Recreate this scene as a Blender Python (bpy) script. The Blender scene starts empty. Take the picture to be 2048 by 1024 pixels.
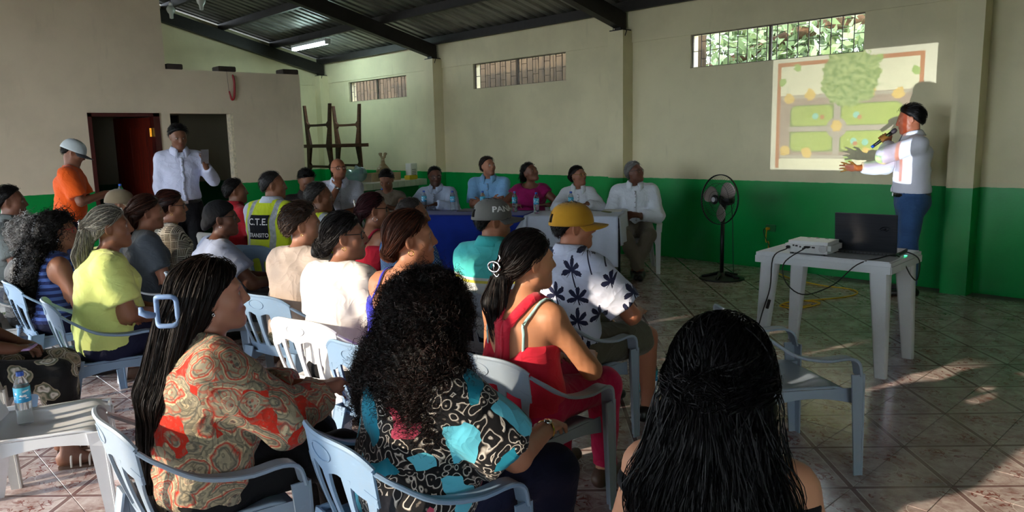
import bpy, bmesh, math, random
import numpy as np
from concurrent.futures import ThreadPoolExecutor
from mathutils import Vector, Matrix

scene = bpy.context.scene
COL = scene.collection
random.seed(7)

# ------------------------------------------------------------------ camera
CAM_H = 1.55
FPX = 1512.67                                   # focal length in pixels of the 2048 px wide frame
YAW, PITCH, ROLL = [math.radians(a) for a in (47.302, 8.8728, -1.2807)]
_f = np.array([-math.sin(YAW), math.cos(YAW), 0.0])
_r = np.array([math.cos(YAW), math.sin(YAW), 0.0])
_u = np.array([0, 0, 1.0])
_f2 = _f * math.cos(PITCH) - _u * math.sin(PITCH)
_u2 = _u * math.cos(PITCH) + _f * math.sin(PITCH)
_r3 = _r * math.cos(ROLL) + _u2 * math.sin(ROLL)
_u3 = _u2 * math.cos(ROLL) - _r * math.sin(ROLL)
CAM_M = np.stack([_r3, -_u3, _f2])
cam_data = bpy.data.cameras.new('camera')
cam = bpy.data.objects.new('camera', cam_data)
COL.objects.link(cam)
cam_data.sensor_width = 36.0
cam_data.lens = 36.0 * FPX / 2048.0
cam_data.clip_start = 0.05
cam.matrix_world = Matrix(((_r3[0], _u3[0], -_f2[0], 0), (_r3[1], _u3[1], -_f2[1], 0), (_r3[2], _u3[2], -_f2[2], CAM_H), (0, 0, 0, 1)))
scene.camera = cam


def _ray(px, py):
    return CAM_M.T @ np.array([(px - 1024) / FPX, (py - 512) / FPX, 1.0])


def at_z(px, py, z=0.0):                         # where a pixel's ray meets the level z
    d = _ray(px, py); t = (z - CAM_H) / d[2]
    return np.array([0, 0, CAM_H]) + d * t


def at_dep(px, py, dep):                         # a pixel's ray at a distance judged from size and seat row
    return np.array([0, 0, CAM_H]) + _ray(px, py) * dep


def at_y(px, py, y):
    d = _ray(px, py); return np.array([0, 0, CAM_H]) + d * (y / d[1])


def at_x(px, py, x):
    d = _ray(px, py); return np.array([0, 0, CAM_H]) + d * (x / d[0])


# ------------------------------------------------------------------ light
scene.view_settings.view_transform = 'Standard'
scene.view_settings.look = 'None'
scene.view_settings.gamma = 1.0
scene.view_settings.use_curve_mapping = False
scene.view_settings.exposure = 1.42
try:
    scene.cycles.use_denoising = True
    scene.cycles.max_bounces = 7
    scene.cycles.diffuse_bounces = 4
    scene.cycles.glossy_bounces = 3
    scene.cycles.transparent_max_bounces = 8
    scene.cycles.sample_clamp_indirect = 4.0
    scene.cycles.caustics_reflective = False
    scene.cycles.caustics_refractive = False
except Exception:
    pass

SUN_DIR = Vector((0.23, 0.93, -0.29)).normalized()     # low afternoon sun from behind the audience
world = bpy.data.worlds.new('world'); scene.world = world; world.use_nodes = True
_wn = world.node_tree.nodes; _wl = world.node_tree.links
_bg = _wn['Background']
_bg.inputs[0].default_value = (0.80, 0.90, 1.0, 1.0)        # bright hazy sky
_bg.inputs[1].default_value = 4.6
sun_data = bpy.data.lights.new('sun', 'SUN'); sun = bpy.data.objects.new('sun', sun_data); COL.objects.link(sun)
sun_data.energy = 2.5; sun_data.angle = math.radians(0.9); sun_data.color = (1.0, 0.83, 0.62)
sun.rotation_euler = SUN_DIR.to_track_quat('-Z', 'Y').to_euler()
sun.location = (0, -8, 8)

# ------------------------------------------------------------------ helpers: objects
def s2l(c):
    c = c / 255.0
    return c / 12.92 if c <= 0.04045 else ((c + 0.055) / 1.055) ** 2.4


def rgb(r, g, b, a=1.0):
    return (s2l(r), s2l(g), s2l(b), a)


def link(o, parent=None):
    COL.objects.link(o)
    if parent is not None:
        o.parent = parent
    return o


def tag(o, label=None, cat=None, group=None, kind=None):
    if label: o['label'] = label
    if cat: o['category'] = cat
    if group: o['group'] = group
    if kind: o['kind'] = kind
    return o


def empty(name, loc=(0, 0, 0), rz=0.0, label=None, cat=None, group=None):
    o = bpy.data.objects.new(name, None); COL.objects.link(o)
    o.empty_display_size = 0.1
    o.location = Vector([float(v) for v in loc]); o.rotation_euler = (0, 0, rz)
    return tag(o, label, cat, group)


def obj(name, mesh, parent=None, mat=None, loc=None, rot=None):
    if mat is not None and len(mesh.materials) == 0:
        mesh.materials.append(mat)
    o = bpy.data.objects.new(name, mesh)
    link(o, parent)
    if loc is not None: o.location = Vector([float(v) for v in loc])
    if rot is not None: o.rotation_euler = rot
    return o


def copy_tree(o, parent=None):
    c = o.copy(); COL.objects.link(c); c.parent = parent
    for ch in list(o.children):
        copy_tree(ch, c)
    return c


def npmesh(name, V, Fc, smooth=True, col=None):
    """mesh from arrays; Fc is (n,3) or (n,4) array or a list of lists"""
    me = bpy.data.meshes.new(name)
    V = np.asarray(V, dtype=np.float32)
    if isinstance(Fc, np.ndarray):
        n, k = Fc.shape
        me.vertices.add(len(V)); me.vertices.foreach_set('co', V.ravel())
        me.loops.add(n * k); me.loops.foreach_set('vertex_index', Fc.astype(np.int32).ravel())
        me.polygons.add(n)
        me.polygons.foreach_set('loop_start', np.arange(0, n * k, k, dtype=np.int32))
        me.update(calc_edges=True)
    else:
        me.from_pydata([tuple(map(float, v)) for v in V], [], Fc)
        me.update()
    if smooth and len(me.polygons):
        me.polygons.foreach_set('use_smooth', np.ones(len(me.polygons), dtype=bool))
    if col is not None:
        a = me.color_attributes.new('col', 'FLOAT_COLOR', 'POINT')
        c = np.ones((len(V), 4), dtype=np.float32); c[:, :3] = np.asarray(col, dtype=np.float32)[:, :3]
        a.data.foreach_set('color', c.ravel())
    return me


class MB:
    """collects simple shapes into one mesh"""
    def __init__(s): s.v = []; s.f = []

    def add(s, V, Fs):
        b = len(s.v); s.v += [tuple(map(float, p)) for p in V]; s.f += [[i + b for i in f] for f in Fs]; return s

    def box(s, c, d, M=None):
        x, y, z = d[0] / 2, d[1] / 2, d[2] / 2
        P = [Vector((a * x, b * y, e * z)) for a in (-1, 1) for b in (-1, 1) for e in (-1, 1)]
        if M is not None: P = [M @ p for p in P]
        c = Vector(c)
        return s.add([p + c for p in P], [(0, 1, 3, 2), (4, 6, 7, 5), (0, 4, 5, 1), (2, 3, 7, 6), (0, 2, 6, 4), (1, 5, 7, 3)])

    def span(s, lo, hi):
        return s.box([(a + b) / 2 for a, b in zip(lo, hi)], [abs(b - a) for a, b in zip(lo, hi)])

    def bbox(s, c, d, bev=0.01, M=None):
        """box with chamfered vertical and top edges"""
        bm = bmesh.new(); bmesh.ops.create_cube(bm, size=1.0)
        for v in bm.verts: v.co = Vector((v.co.x * d[0], v.co.y * d[1], v.co.z * d[2]))
        bmesh.ops.bevel(bm, geom=bm.edges[:] , offset=bev, segments=2, affect='EDGES')
        P = [v.co.copy() for v in bm.verts]
        if M is not None: P = [M @ p for p in P]
        c = Vector(c); bm.verts.index_update()
        r = s.add([p + c for p in P], [[v.index for v in f.verts] for f in bm.faces]); bm.free(); return r

    def tube(s, pts, r, n=8, closed=False, cap=True):
        V, Fs = tube_arrays(pts, r, n, closed, cap); return s.add(V, Fs)

    def lathe(s, prof, n=20, c=(0, 0, 0), axis=None, cap=True):
        V = []; Fs = []
        for (r, z) in prof:
            for i in range(n):
                a = 2 * math.pi * i / n; V.append(Vector((r * math.cos(a), r * math.sin(a), z)))
        m = len(prof)
        for j in range(m - 1):
            for i in range(n):
                Fs.append((j * n + i, j * n + (i + 1) % n, (j + 1) * n + (i + 1) % n, (j + 1) * n + i))
        if cap:
            Fs.append(tuple(reversed(range(n)))); Fs.append(tuple(range((m - 1) * n, m * n)))
        if axis is not None:
            q = Vector((0, 0, 1)).rotation_difference(Vector(axis).normalized()); V = [q @ v for v in V]
        c = Vector([float(x) for x in c])
        return s.add([v + c for v in V], Fs)

    def prism(s, poly, a, b, axes=((1, 0, 0), (0, 0, 1), (0, 1, 0))):
        """polygon (u,v) extruded from a to b along the third axis"""
        U, Vv, W = [Vector(x) for x in axes]
        n = len(poly)
        P = [U * u + Vv * v + W * a for u, v in poly] + [U * u + Vv * v + W * b for u, v in poly]
        Fs = [tuple(range(n)), tuple(range(2 * n - 1, n - 1, -1))] + [(i, i + n, (i + 1) % n + n, (i + 1) % n) for i in range(n)]
        return s.add(P, Fs)

    def build(s, name, mat=None, parent=None, smooth=False, loc=None, rot=None, angle=None):
        me = bpy.data.meshes.new(name); me.from_pydata(s.v, [], s.f); me.update()
        bm = bmesh.new(); bm.from_mesh(me); bmesh.ops.recalc_face_normals(bm, faces=bm.faces); bm.to_mesh(me); bm.free()
        if smooth:
            me.polygons.foreach_set('use_smooth', np.ones(len(me.polygons), dtype=bool))
            if angle:
                try: me.set_sharp_from_angle(angle=math.radians(angle))
                except Exception: pass
        return obj(name, me, parent, mat, loc, rot)


def tube_arrays(pts, r, n=8, closed=False, cap=True):
    pts = [Vector([float(x) for x in p]) for p in pts]; m = len(pts)
    rr = r if isinstance(r, (list, tuple, np.ndarray)) else [r] * m
    V = []; Fs = []
    prev = None
    for i, p in enumerate(pts):
        if closed: t = pts[(i + 1) % m] - pts[i - 1]
        else: t = pts[min(i + 1, m - 1)] - pts[max(i - 1, 0)]
        t = t.normalized() if t.length > 1e-9 else Vector((0, 0, 1))
        if prev is None:
            a = Vector((0, 0, 1)) if abs(t.z) < 0.9 else Vector((1, 0, 0)); e1 = t.cross(a).normalized()
        else:
            e1 = (prev - t * prev.dot(t))
            e1 = e1.normalized() if e1.length > 1e-6 else t.orthogonal().normalized()
        prev = e1; e2 = t.cross(e1)
        for k in range(n):
            a = 2 * math.pi * k / n
            V.append(p + (e1 * math.cos(a) + e2 * math.sin(a)) * float(rr[i]))
    for i in range(m if closed else m - 1):
        j = (i + 1) % m
        for k in range(n):
            Fs.append((i * n + k, i * n + (k + 1) % n, j * n + (k + 1) % n, j * n + k))
    if cap and not closed:
        Fs.append(tuple(reversed(range(n)))); Fs.append(tuple(range((m - 1) * n, m * n)))
    return V, Fs


def spline(P, n):
    """Catmull-Rom through points"""
    P = [np.array(p, float) for p in P]; out = []
    Q = [2 * P[0] - P[1]] + P + [2 * P[-1] - P[-2]]
    seg = len(P) - 1
    for i in range(n):
        t = i / (n - 1) * seg; k = min(int(t), seg - 1); u = t - k
        a, b, c, d = Q[k:k + 4]
        out.append(0.5 * ((2 * b) + (c - a) * u + (2 * a - 5 * b + 4 * c - d) * u * u + (3 * b - a - 3 * c + d) * u ** 3))
    return out


# ------------------------------------------------------------------ helpers: materials
class NB:
    def __init__(s, name, rough=0.6, spec=0.5, metal=0.0):
        s.m = bpy.data.materials.new(name); s.m.use_nodes = True
        s.t = s.m.node_tree; s.p = s.t.nodes['Principled BSDF']
        s.p.inputs['Roughness'].default_value = rough
        s.p.inputs['Metallic'].default_value = metal
        s.p.inputs['Specular IOR Level'].default_value = spec
        s._oc = None

    def node(s, t): return s.t.nodes.new(t)

    def put(s, sock, v):
        if isinstance(v, bpy.types.NodeSocket): s.t.links.new(v, sock)
        elif isinstance(v, (int, float)):
            try: sock.default_value = v
            except TypeError: sock.default_value = (v, v, v)
        else:
            n = len(sock.default_value); v = tuple(v)
            sock.default_value = (v + (1.0,))[:n] if len(v) < n else v[:n]

    def coord(s, which='Object'):
        if s._oc is None: s._oc = s.node('ShaderNodeTexCoord')
        return s._oc.outputs[which]

    def map(s, vec, scale=(1, 1, 1), rot=(0, 0, 0), loc=(0, 0, 0)):
        n = s.node('ShaderNodeMapping'); s.put(n.inputs[0], vec)
        n.inputs['Scale'].default_value = scale; n.inputs['Rotation'].default_value = rot; n.inputs['Location'].default_value = loc
        return n.outputs[0]

    def noise(s, vec, scale=5, detail=3, rough=0.5, dist=0.0, color=False):
        n = s.node('ShaderNodeTexNoise'); s.put(n.inputs['Vector'], vec)
        s.put(n.inputs['Scale'], scale); n.inputs['Detail'].default_value = detail
        n.inputs['Roughness'].default_value = rough; n.inputs['Distortion'].default_value = dist
        return n.outputs['Color' if color else 'Fac']

    def voro(s, vec, scale=5, feat='F1', out='Distance', rnd=1.0):
        n = s.node('ShaderNodeTexVoronoi'); n.feature = feat; s.put(n.inputs['Vector'], vec)
        n.inputs['Scale'].default_value = scale; n.inputs['Randomness'].default_value = rnd
        return n.outputs[out]

    def wave(s, vec, scale=5, dist=0.0, dscale=1.0, typ='BANDS', dirn='X', detail=2):
        n = s.node('ShaderNodeTexWave'); n.wave_type = typ
        if typ == 'BANDS': n.bands_direction = dirn
        s.put(n.inputs['Vector'], vec); n.inputs['Scale'].default_value = scale
        n.inputs['Distortion'].default_value = dist; n.inputs['Detail'].default_value = detail; n.inputs['Detail Scale'].default_value = dscale
        return n.outputs['Fac']

    def sep(s, vec):
        n = s.node('ShaderNodeSeparateXYZ'); s.put(n.inputs[0], vec); return n.outputs

    def comb(s, x, y, z):
        n = s.node('ShaderNodeCombineXYZ'); s.put(n.inputs[0], x); s.put(n.inputs[1], y); s.put(n.inputs[2], z); return n.outputs[0]

    def math(s, op, a, b=None, c=None, clamp=False):
        n = s.node('ShaderNodeMath'); n.operation = op; n.use_clamp = clamp
        s.put(n.inputs[0], a)
        if b is not None: s.put(n.inputs[1], b)
        if c is not None: s.put(n.inputs[2], c)
        return n.outputs[0]

    def add(s, a, b): return s.math('ADD', a, b)
    def sub(s, a, b): return s.math('SUBTRACT', a, b)
    def mul(s, a, b): return s.math('MULTIPLY', a, b)
    def abs(s, a): return s.math('ABSOLUTE', a)
    def lt(s, a, b): return s.math('LESS_THAN', a, b)
    def gt(s, a, b): return s.math('GREATER_THAN', a, b)
    def mn(s, a, b): return s.math('MINIMUM', a, b)
    def mx(s, a, b): return s.math('MAXIMUM', a, b)

    def step(s, v, a, b):
        n = s.node('ShaderNodeMapRange'); n.interpolation_type = 'SMOOTHSTEP'; s.put(n.inputs[0], v)
        n.inputs[1].default_value = a; n.inputs[2].default_value = b; return n.outputs[0]

    def mix(s, f, a, b, mode='MIX'):
        n = s.node('ShaderNodeMix'); n.data_type = 'RGBA'; n.blend_type = mode
        s.put(n.inputs[0], f); s.put(n.inputs[6], a); s.put(n.inputs[7], b); return n.outputs[2]

    def ramp(s, f, stops, interp='LINEAR'):
        n = s.node('ShaderNodeValToRGB'); n.color_ramp.interpolation = interp
        e = n.color_ramp.elements
        while len(e) < len(stops): e.new(0.5)
        for k, (p, c) in enumerate(stops): e[k].position = p; e[k].color = tuple(c)[:4] if len(c) >= 4 else tuple(c) + (1.0,)
        s.put(n.inputs[0], f); return n.outputs[0]

    def base(s, v): s.put(s.p.inputs['Base Color'], v); return s
    def rough(s, v): s.put(s.p.inputs['Roughness'], v); return s

    def bump(s, h, strength=0.3, dist=0.01):
        n = s.node('ShaderNodeBump'); s.put(n.inputs['Height'], h)
        n.inputs['Strength'].default_value = strength; n.inputs['Distance'].default_value = dist
        s.t.links.new(n.outputs[0], s.p.inputs['Normal']); return s


def mat(name, c, rough=0.6, metal=0.0, spec=0.5, var=0.12, scale=14, bump=0.0, bscale=60, emit=None, trans=0.0, coat=0.0):
    """plain procedural material: colour with a little mottling and fine relief"""
    b = NB(name, rough, spec, metal); c = tuple(c)[:3]
    if var > 0:
        n = b.noise(b.coord(), scale, 3)
        b.base(b.ramp(n, [(0.25, tuple(x * (1 - var) for x in c)), (0.75, tuple(min(1, x * (1 + var)) for x in c))]))
    else: b.base(c + (1.0,))
    if bump: b.bump(b.noise(b.coord(), bscale, 4), bump, 0.004)
    if emit is not None:
        b.put(b.p.inputs['Emission Color'], tuple(emit[:3]) + (1.0,)); b.p.inputs['Emission Strength'].default_value = emit[3]
    if trans: b.p.inputs['Transmission Weight'].default_value = trans
    if coat: b.p.inputs['Coat Weight'].default_value = coat
    return b.m


# ------------------------------------------------------------------ helpers: smooth solids from distance fields
class Prim:
    __slots__ = ('fn', 'lo', 'hi', 'k', 'op')

    def __init__(s, fn, lo, hi, k=0.02, op='u'):
        s.fn = fn; s.lo = np.asarray(lo, float); s.hi = np.asarray(hi, float); s.k = k; s.op = op


A3 = lambda p: np.array([float(v) for v in p], dtype=np.float32)


def cone(a, b, ra, rb, k=0.02, op='u', flat=False):
    a = A3(a); b = A3(b); ab = b - a; L2 = float(ab @ ab) + 1e-12; L = L2 ** 0.5; ax = ab / L

    def fn(x, y, z):
        px, py, pz = x - a[0], y - a[1], z - a[2]
        t = np.clip((px * ab[0] + py * ab[1] + pz * ab[2]) / L2, 0, 1)
        d = np.sqrt((px - t * ab[0]) ** 2 + (py - t * ab[1]) ** 2 + (pz - t * ab[2]) ** 2) - (ra + (rb - ra) * t)
        if flat:
            d = np.maximum(d, (x - b[0]) * ax[0] + (y - b[1]) * ax[1] + (z - b[2]) * ax[2])
        return d
    r = max(ra, rb)
    return Prim(fn, np.minimum(a, b) - r, np.maximum(a, b) + r, k, op)


def ell(c, r, R=None, k=0.02, op='u'):
    c = A3(c); r = A3(r)
    Rm = None if R is None else np.asarray(R, dtype=np.float32)

    def fn(x, y, z):
        px, py, pz = x - c[0], y - c[1], z - c[2]
        if Rm is not None:
            px, py, pz = (Rm[0, 0] * px + Rm[0, 1] * py + Rm[0, 2] * pz, Rm[1, 0] * px + Rm[1, 1] * py + Rm[1, 2] * pz, Rm[2, 0] * px + Rm[2, 1] * py + Rm[2, 2] * pz)
        k0 = np.sqrt((px / r[0]) ** 2 + (py / r[1]) ** 2 + (pz / r[2]) ** 2)
        k1 = np.sqrt((px / r[0] ** 2) ** 2 + (py / r[1] ** 2) ** 2 + (pz / r[2] ** 2) ** 2) + 1e-6
        return k0 * (k0 - 1.0) / k1
    m = float(max(r)); return Prim(fn, c - m, c + m, k, op)


def ecap(a, b, ra, rb, side, k=0.03, op='u', flat0=False, flat1=False):
    """tapered limb with an oval cross-section: ra, rb = (half width along side, half depth)"""
    a = A3(a); b = A3(b); ab = b - a; L = float(np.linalg.norm(ab)) + 1e-9; ax = ab / L
    sd = A3(side); sd = sd - ax * float(sd @ ax); sd /= np.linalg.norm(sd); fw = np.cross(ax, sd)

    def fn(x, y, z):
        px, py, pz = x - a[0], y - a[1], z - a[2]
        u = px * ax[0] + py * ax[1] + pz * ax[2]
        t = np.clip(u / L, 0, 1); e = u - t * L
        s_ = px * sd[0] + py * sd[1] + pz * sd[2]; f_ = px * fw[0] + py * fw[1] + pz * fw[2]
        rx = ra[0] + (rb[0] - ra[0]) * t; ry = ra[1] + (rb[1] - ra[1]) * t; m = np.minimum(rx, ry)
        q = np.sqrt((s_ / rx) ** 2 + (f_ / ry) ** 2 + (e / m) ** 2)
        g = np.sqrt((s_ / rx ** 2) ** 2 + (f_ / ry ** 2) ** 2 + (e / m ** 2) ** 2) + 1e-6
        d = q * (q - 1) / g
        if flat0: d = np.maximum(d, -u)
        if flat1: d = np.maximum(d, u - L)
        return d
    m = max(ra[0], ra[1], rb[0], rb[1])
    return Prim(fn, np.minimum(a, b) - m, np.maximum(a, b) + m, k, op)


def half(n, c, k=0.004, op='s'):
    """keeps the side where n.p < c (intersection); lo/hi unbounded"""
    n = A3(n)
    return Prim(lambda x, y, z: -(x * n[0] + y * n[1] + z * n[2] - c), (-9, -9, -9), (9, 9, 9), k, op)


def warp(fn):
    return Prim(fn, (-9, -9, -9), (9, 9, 9), 0, 'w')


def _comb(F, d, p):
    if p.op == 'u':
        k = max(p.k, 1e-4); h = np.maximum(k - np.abs(F - d), 0) / k
        return np.minimum(F, d) - h * h * k * 0.25
    if p.op == 's':                      # subtract
        d = -d; k = max(p.k, 1e-4); h = np.maximum(k - np.abs(F - d), 0) / k
        return np.maximum(F, d) + h * h * k * 0.25
    return F + d


def fpoints(prims, P):
    P = np.asarray(P, dtype=np.float32); x, y, z = P[..., 0], P[..., 1], P[..., 2]
    F = np.full(x.shape, 1.0, dtype=np.float32)
    for p in prims: F = _comb(F, p.fn(x, y, z), p)
    return F


def fgrad(prims, P, e=0.003):
    P = np.asarray(P, dtype=np.float32); g = np.zeros_like(P)
    for s in ((1, -1, -1), (-1, -1, 1), (-1, 1, -1), (1, 1, 1)):
        s = np.array(s, dtype=np.float32); g += s * fpoints(prims, P + s * e)[..., None]
    return g / (np.linalg.norm(g, axis=-1, keepdims=True) + 1e-9)


def onto(prims, P, off=0.0, it=4):
    P = np.array(P, dtype=np.float32)
    for _ in range(it):
        P = P - np.clip(fpoints(prims, P) - off, -0.05, 0.05)[..., None] * fgrad(prims, P)
    return P


def axis_pts(lo, hi, coarse, fine, bands):
    """grid coordinates, fine inside the bands"""
    xs = [lo]
    while xs[-1] < hi:
        x = xs[-1]; h = coarse
        for a, b in bands:
            if a - coarse < x < b: h = min(h, fine)
        xs.append(x + h)
    return np.array(xs, dtype=np.float32)


def solid(prims, coarse, fine=None, boxes=(), clip=None):
    """surface nets over a rectilinear grid: vertices, quads"""
    us = [p for p in prims if p.op == 'u']
    lo = np.min([p.lo for p in us], axis=0) - 2.2 * coarse; hi = np.max([p.hi for p in us], axis=0) + 2.2 * coarse
    if clip is not None: lo = np.maximum(lo, clip[0]); hi = np.minimum(hi, clip[1])
    ax = [axis_pts(lo[i], hi[i], coarse, fine or coarse, [(b[0][i], b[1][i]) for b in boxes]) for i in range(3)]
    F = np.full([len(a) for a in ax], 1.0, dtype=np.float32)
    for p in prims:
        m = p.k + 2.5 * coarse
        sl = []
        for i in range(3):
            a = int(np.searchsorted(ax[i], p.lo[i] - m)); b = int(np.searchsorted(ax[i], p.hi[i] + m)); sl.append(slice(a, b))
        sl = tuple(sl)
        sub = F[sl]
        if sub.size == 0: continue
        d = p.fn(ax[0][sl[0]][:, None, None], ax[1][sl[1]][None, :, None], ax[2][sl[2]][None, None, :])
        F[sl] = _comb(sub, d.astype(np.float32), p)
    S = F < 0
    # keep the border empty
    S[0] = S[-1] = False; S[:, 0] = S[:, -1] = False; S[:, :, 0] = S[:, :, -1] = False
    F = np.where(S, np.minimum(F, -1e-6), np.maximum(F, 1e-6))
    cnt = np.zeros([n - 1 for n in S.shape], dtype=np.int8)
    offs = [(i, j, k) for i in (0, 1) for j in (0, 1) for k in (0, 1)]
    for i, j, k in offs:
        cnt += S[i:i + cnt.shape[0], j:j + cnt.shape[1], k:k + cnt.shape[2]]
    act = np.argwhere((cnt > 0) & (cnt < 8))
    idx = np.full(cnt.shape, -1, dtype=np.int32); idx[act[:, 0], act[:, 1], act[:, 2]] = np.arange(len(act))
    C = np.stack([F[act[:, 0] + i, act[:, 1] + j, act[:, 2] + k] for i, j, k in offs], axis=1)
    pos = np.zeros((len(act), 3), dtype=np.float32); nn = np.zeros(len(act), dtype=np.float32)
    for a in range(8):
        for axn, bit in ((0, 4), (1, 2), (2, 1)):
            if a & bit: continue
            b = a | bit; va, vb = C[:, a], C[:, b]; m = (va < 0) != (vb < 0)
            t = np.where(m, va / np.where(m, va - vb, 1), 0)
            q = np.tile(np.array(offs[a], dtype=np.float32), (len(act), 1)); q[:, axn] += t
            pos += q * m[:, None]; nn += m
    pos /= nn[:, None]
    V = np.empty_like(pos)
    for i in range(3):
        a0 = ax[i][act[:, i]]; V[:, i] = a0 + pos[:, i] * (ax[i][act[:, i] + 1] - a0)
    faces = []
    n = S.shape
    for axn in range(3):
        s0 = [slice(0, n[i]) for i in range(3)]; s1 = list(s0); s0[axn] = slice(0, n[axn] - 1); s1[axn] = slice(1, n[axn])
        A, B = S[tuple(s0)], S[tuple(s1)]
        e = np.argwhere(A != B)
        o1, o2 = [(1, 2), (2, 0), (0, 1)][axn]
        e = e[(e[:, o1] > 0) & (e[:, o2] > 0)]
        inside = A[e[:, 0], e[:, 1], e[:, 2]]
        d1 = np.zeros(3, int); d1[o1] = 1; d2 = np.zeros(3, int); d2[o2] = 1
        g = lambda q: idx[q[:, 0], q[:, 1], q[:, 2]]
        q = np.stack([g(e), g(e - d1), g(e - d1 - d2), g(e - d2)], axis=1)
        q[~inside] = q[~inside][:, ::-1]
        faces.append(q)
    Fc = np.concatenate(faces); Fc = Fc[(Fc >= 0).all(axis=1)]
    return V, Fc


def tubes(P, r, n=3, col=None, seed=0):
    """many strands at once: P (N,S,3), r (N,S) -> vertices, quads, colours"""
    N, S, _ = P.shape
    T = np.gradient(P, axis=1); T /= np.linalg.norm(T, axis=2, keepdims=True) + 1e-9
    rng = np.random.default_rng(seed); ref = rng.normal(size=(N, 1, 3)); ref /= np.linalg.norm(ref, axis=2, keepdims=True)
    e1 = np.cross(T, np.broadcast_to(ref, T.shape)); e1 /= np.linalg.norm(e1, axis=2, keepdims=True) + 1e-9
    e2 = np.cross(T, e1)
    a = np.arange(n) * 2 * np.pi / n
    V = P[:, :, None, :] + r[:, :, None, None] * (np.cos(a)[None, None, :, None] * e1[:, :, None, :] + np.sin(a)[None, None, :, None] * e2[:, :, None, :])
    V = V.reshape(-1, 3)
    s, k = np.meshgrid(np.arange(S - 1), np.arange(n if n > 2 else 1), indexing='ij'); s = s.ravel(); k = k.ravel()
    loc = np.stack([s * n + k, s * n + (k + 1) % n, (s + 1) * n + (k + 1) % n, (s + 1) * n + k], axis=1)
    Fc = (np.arange(N)[:, None, None] * (S * n) + loc[None]).reshape(-1, 4)
    c = None if col is None else np.repeat(col, S * n, axis=0)
    return V.astype(np.float32), Fc, c


JOBS = []          # (make arrays, make object): arrays are made in parallel at the end


def later(make, finish):
    JOBS.append((make, finish))


def run_jobs():
    with ThreadPoolExecutor(4) as ex:
        for (mk, fin), res in zip(JOBS, ex.map(lambda j: j[0](), JOBS)):
            fin(res)
    JOBS.clear()

# ------------------------------------------------------------------ the room
YW = 7.98; XE = -14.23; XP = -10.5; XR = 3.2; YF = -4.2
ZG = 1.0013                                   # top of the green dado
ROOF0, SLOPE, RIDGE_Y = 3.14, 0.26, 1.4


def roof_z(y): return ROOF0 + SLOPE * (YW - y) if y >= RIDGE_Y else ROOF0 + SLOPE * (YW - RIDGE_Y) - SLOPE * (RIDGE_Y - y)


def paint_mat(name, upper, lower):
    b = NB(name, 0.55, 0.35)
    o = b.coord(); z = b.sep(o)[2]
    edge = b.add(z, b.mul(b.sub(b.noise(o, 9, 2), 0.5), 0.012))
    n = b.noise(o, 1.3, 5, 0.6); n2 = b.noise(b.map(o, (6, 6, 1.2)), 1.5, 4)
    up = b.mix(b.step(n, 0.35, 0.75), upper, tuple(x * 0.86 for x in upper[:3]))
    up = b.mix(b.mul(b.step(n2, 0.62, 0.8), 0.35), up, tuple(x * 0.7 for x in upper[:3]))
    lo = b.mix(b.step(n, 0.3, 0.8), lower, tuple(x * 0.8 for x in lower[:3]))
    b.base(b.mix(b.lt(edge, ZG), up, lo))
    b.rough(b.mix(b.lt(edge, ZG), (0.7,) * 3, (0.32,) * 3))
    b.bump(b.add(b.noise(o, 35, 5, 0.6), b.mul(b.noise(o, 4, 3), 1.5)), 0.18, 0.006)
    return b.m


CREAM = rgb(226, 217, 180); GREEN = rgb(0, 160, 74)
M_WALL = paint_mat('wall paint cream over green', CREAM, GREEN)
M_PART = paint_mat('partition paint beige over green', rgb(222, 208, 182), rgb(0, 146, 66))
M_STEEL = mat('dark painted steel', rgb(34, 31, 29), 0.55, 0.3, var=0.3, bump=0.1)
M_IRON = mat('black wrought iron', rgb(26, 24, 24), 0.5, 0.5, var=0.2); M_GRILLE = mat('dusty grey iron', rgb(96, 88, 78), 0.7, 0.2, var=0.2)
M_PLAIN = mat('plain plaster', rgb(205, 200, 182), 0.8, var=0.1, scale=3)


def wall_boxes(u0, u1, z0, z1, holes):
    """rectangles (u,z) around holes"""
    us = sorted({u0, u1, *[h[0] for h in holes], *[h[1] for h in holes]})
    out = []
    for a, b in zip(us, us[1:]):
        m = (a + b) / 2; hs = sorted([(h[2], h[3]) for h in holes if h[0] < m < h[1]])
        z = z0
        for c, d in hs:
            if c > z: out.append((a, b, z, c))
            z = d
        if z < z1: out.append((a, b, z, z1))
    return out


WIN = [(-5.396, -3.340, 2.335, 2.723), (-9.466, -7.448, 2.335, 2.723), (-13.25, -11.306, 2.315, 2.690)]
w = MB()
for a, b, c, d in wall_boxes(XE, XR, 0, roof_z(YW) - 0.02, [(x0, x1, z0, z1) for x0, x1, z0, z1 in WIN]):
    w.span((a, YW, c), (b, YW + 0.16, d))
wall_back = tag(w.build('wall_back', M_WALL), kind='structure')
MB().span((XE, YW - 0.016, 2.724), (XR, YW + 0.004, roof_z(YW) - 0.03)).build('ring_beam', M_WALL, wall_back)
for a, b in ((XE, XE + 0.22), (-10.51, -10.26), (-6.515, -6.27), (-2.434, -2.21), (1.62, 1.87)):
    MB().span((a, YW - 0.2, 0), (b, YW + 0.01, 2.87)).build('pilaster', M_WALL, wall_back)

# end wall behind the partition, with its gable
w = MB()
YS = 0.4                                       # the store rooms end here; beyond, the hall's left side is a wide open doorway
prof = [(YS, 0), (YW + 0.16, 0), (YW + 0.16, roof_z(YW)), (RIDGE_Y, roof_z(RIDGE_Y)), (YS, roof_z(YS))]
w.prism(prof, XE - 0.16, XE, axes=((0, 1, 0), (0, 0, 1), (1, 0, 0)))
wall_end = tag(w.build('wall_end', M_WALL), kind='structure')
MB().span((XE - 0.004, YS, 2.69), (XE + 0.016, YW, 2.9)).build('ring_beam', M_WALL, wall_end)

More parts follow.
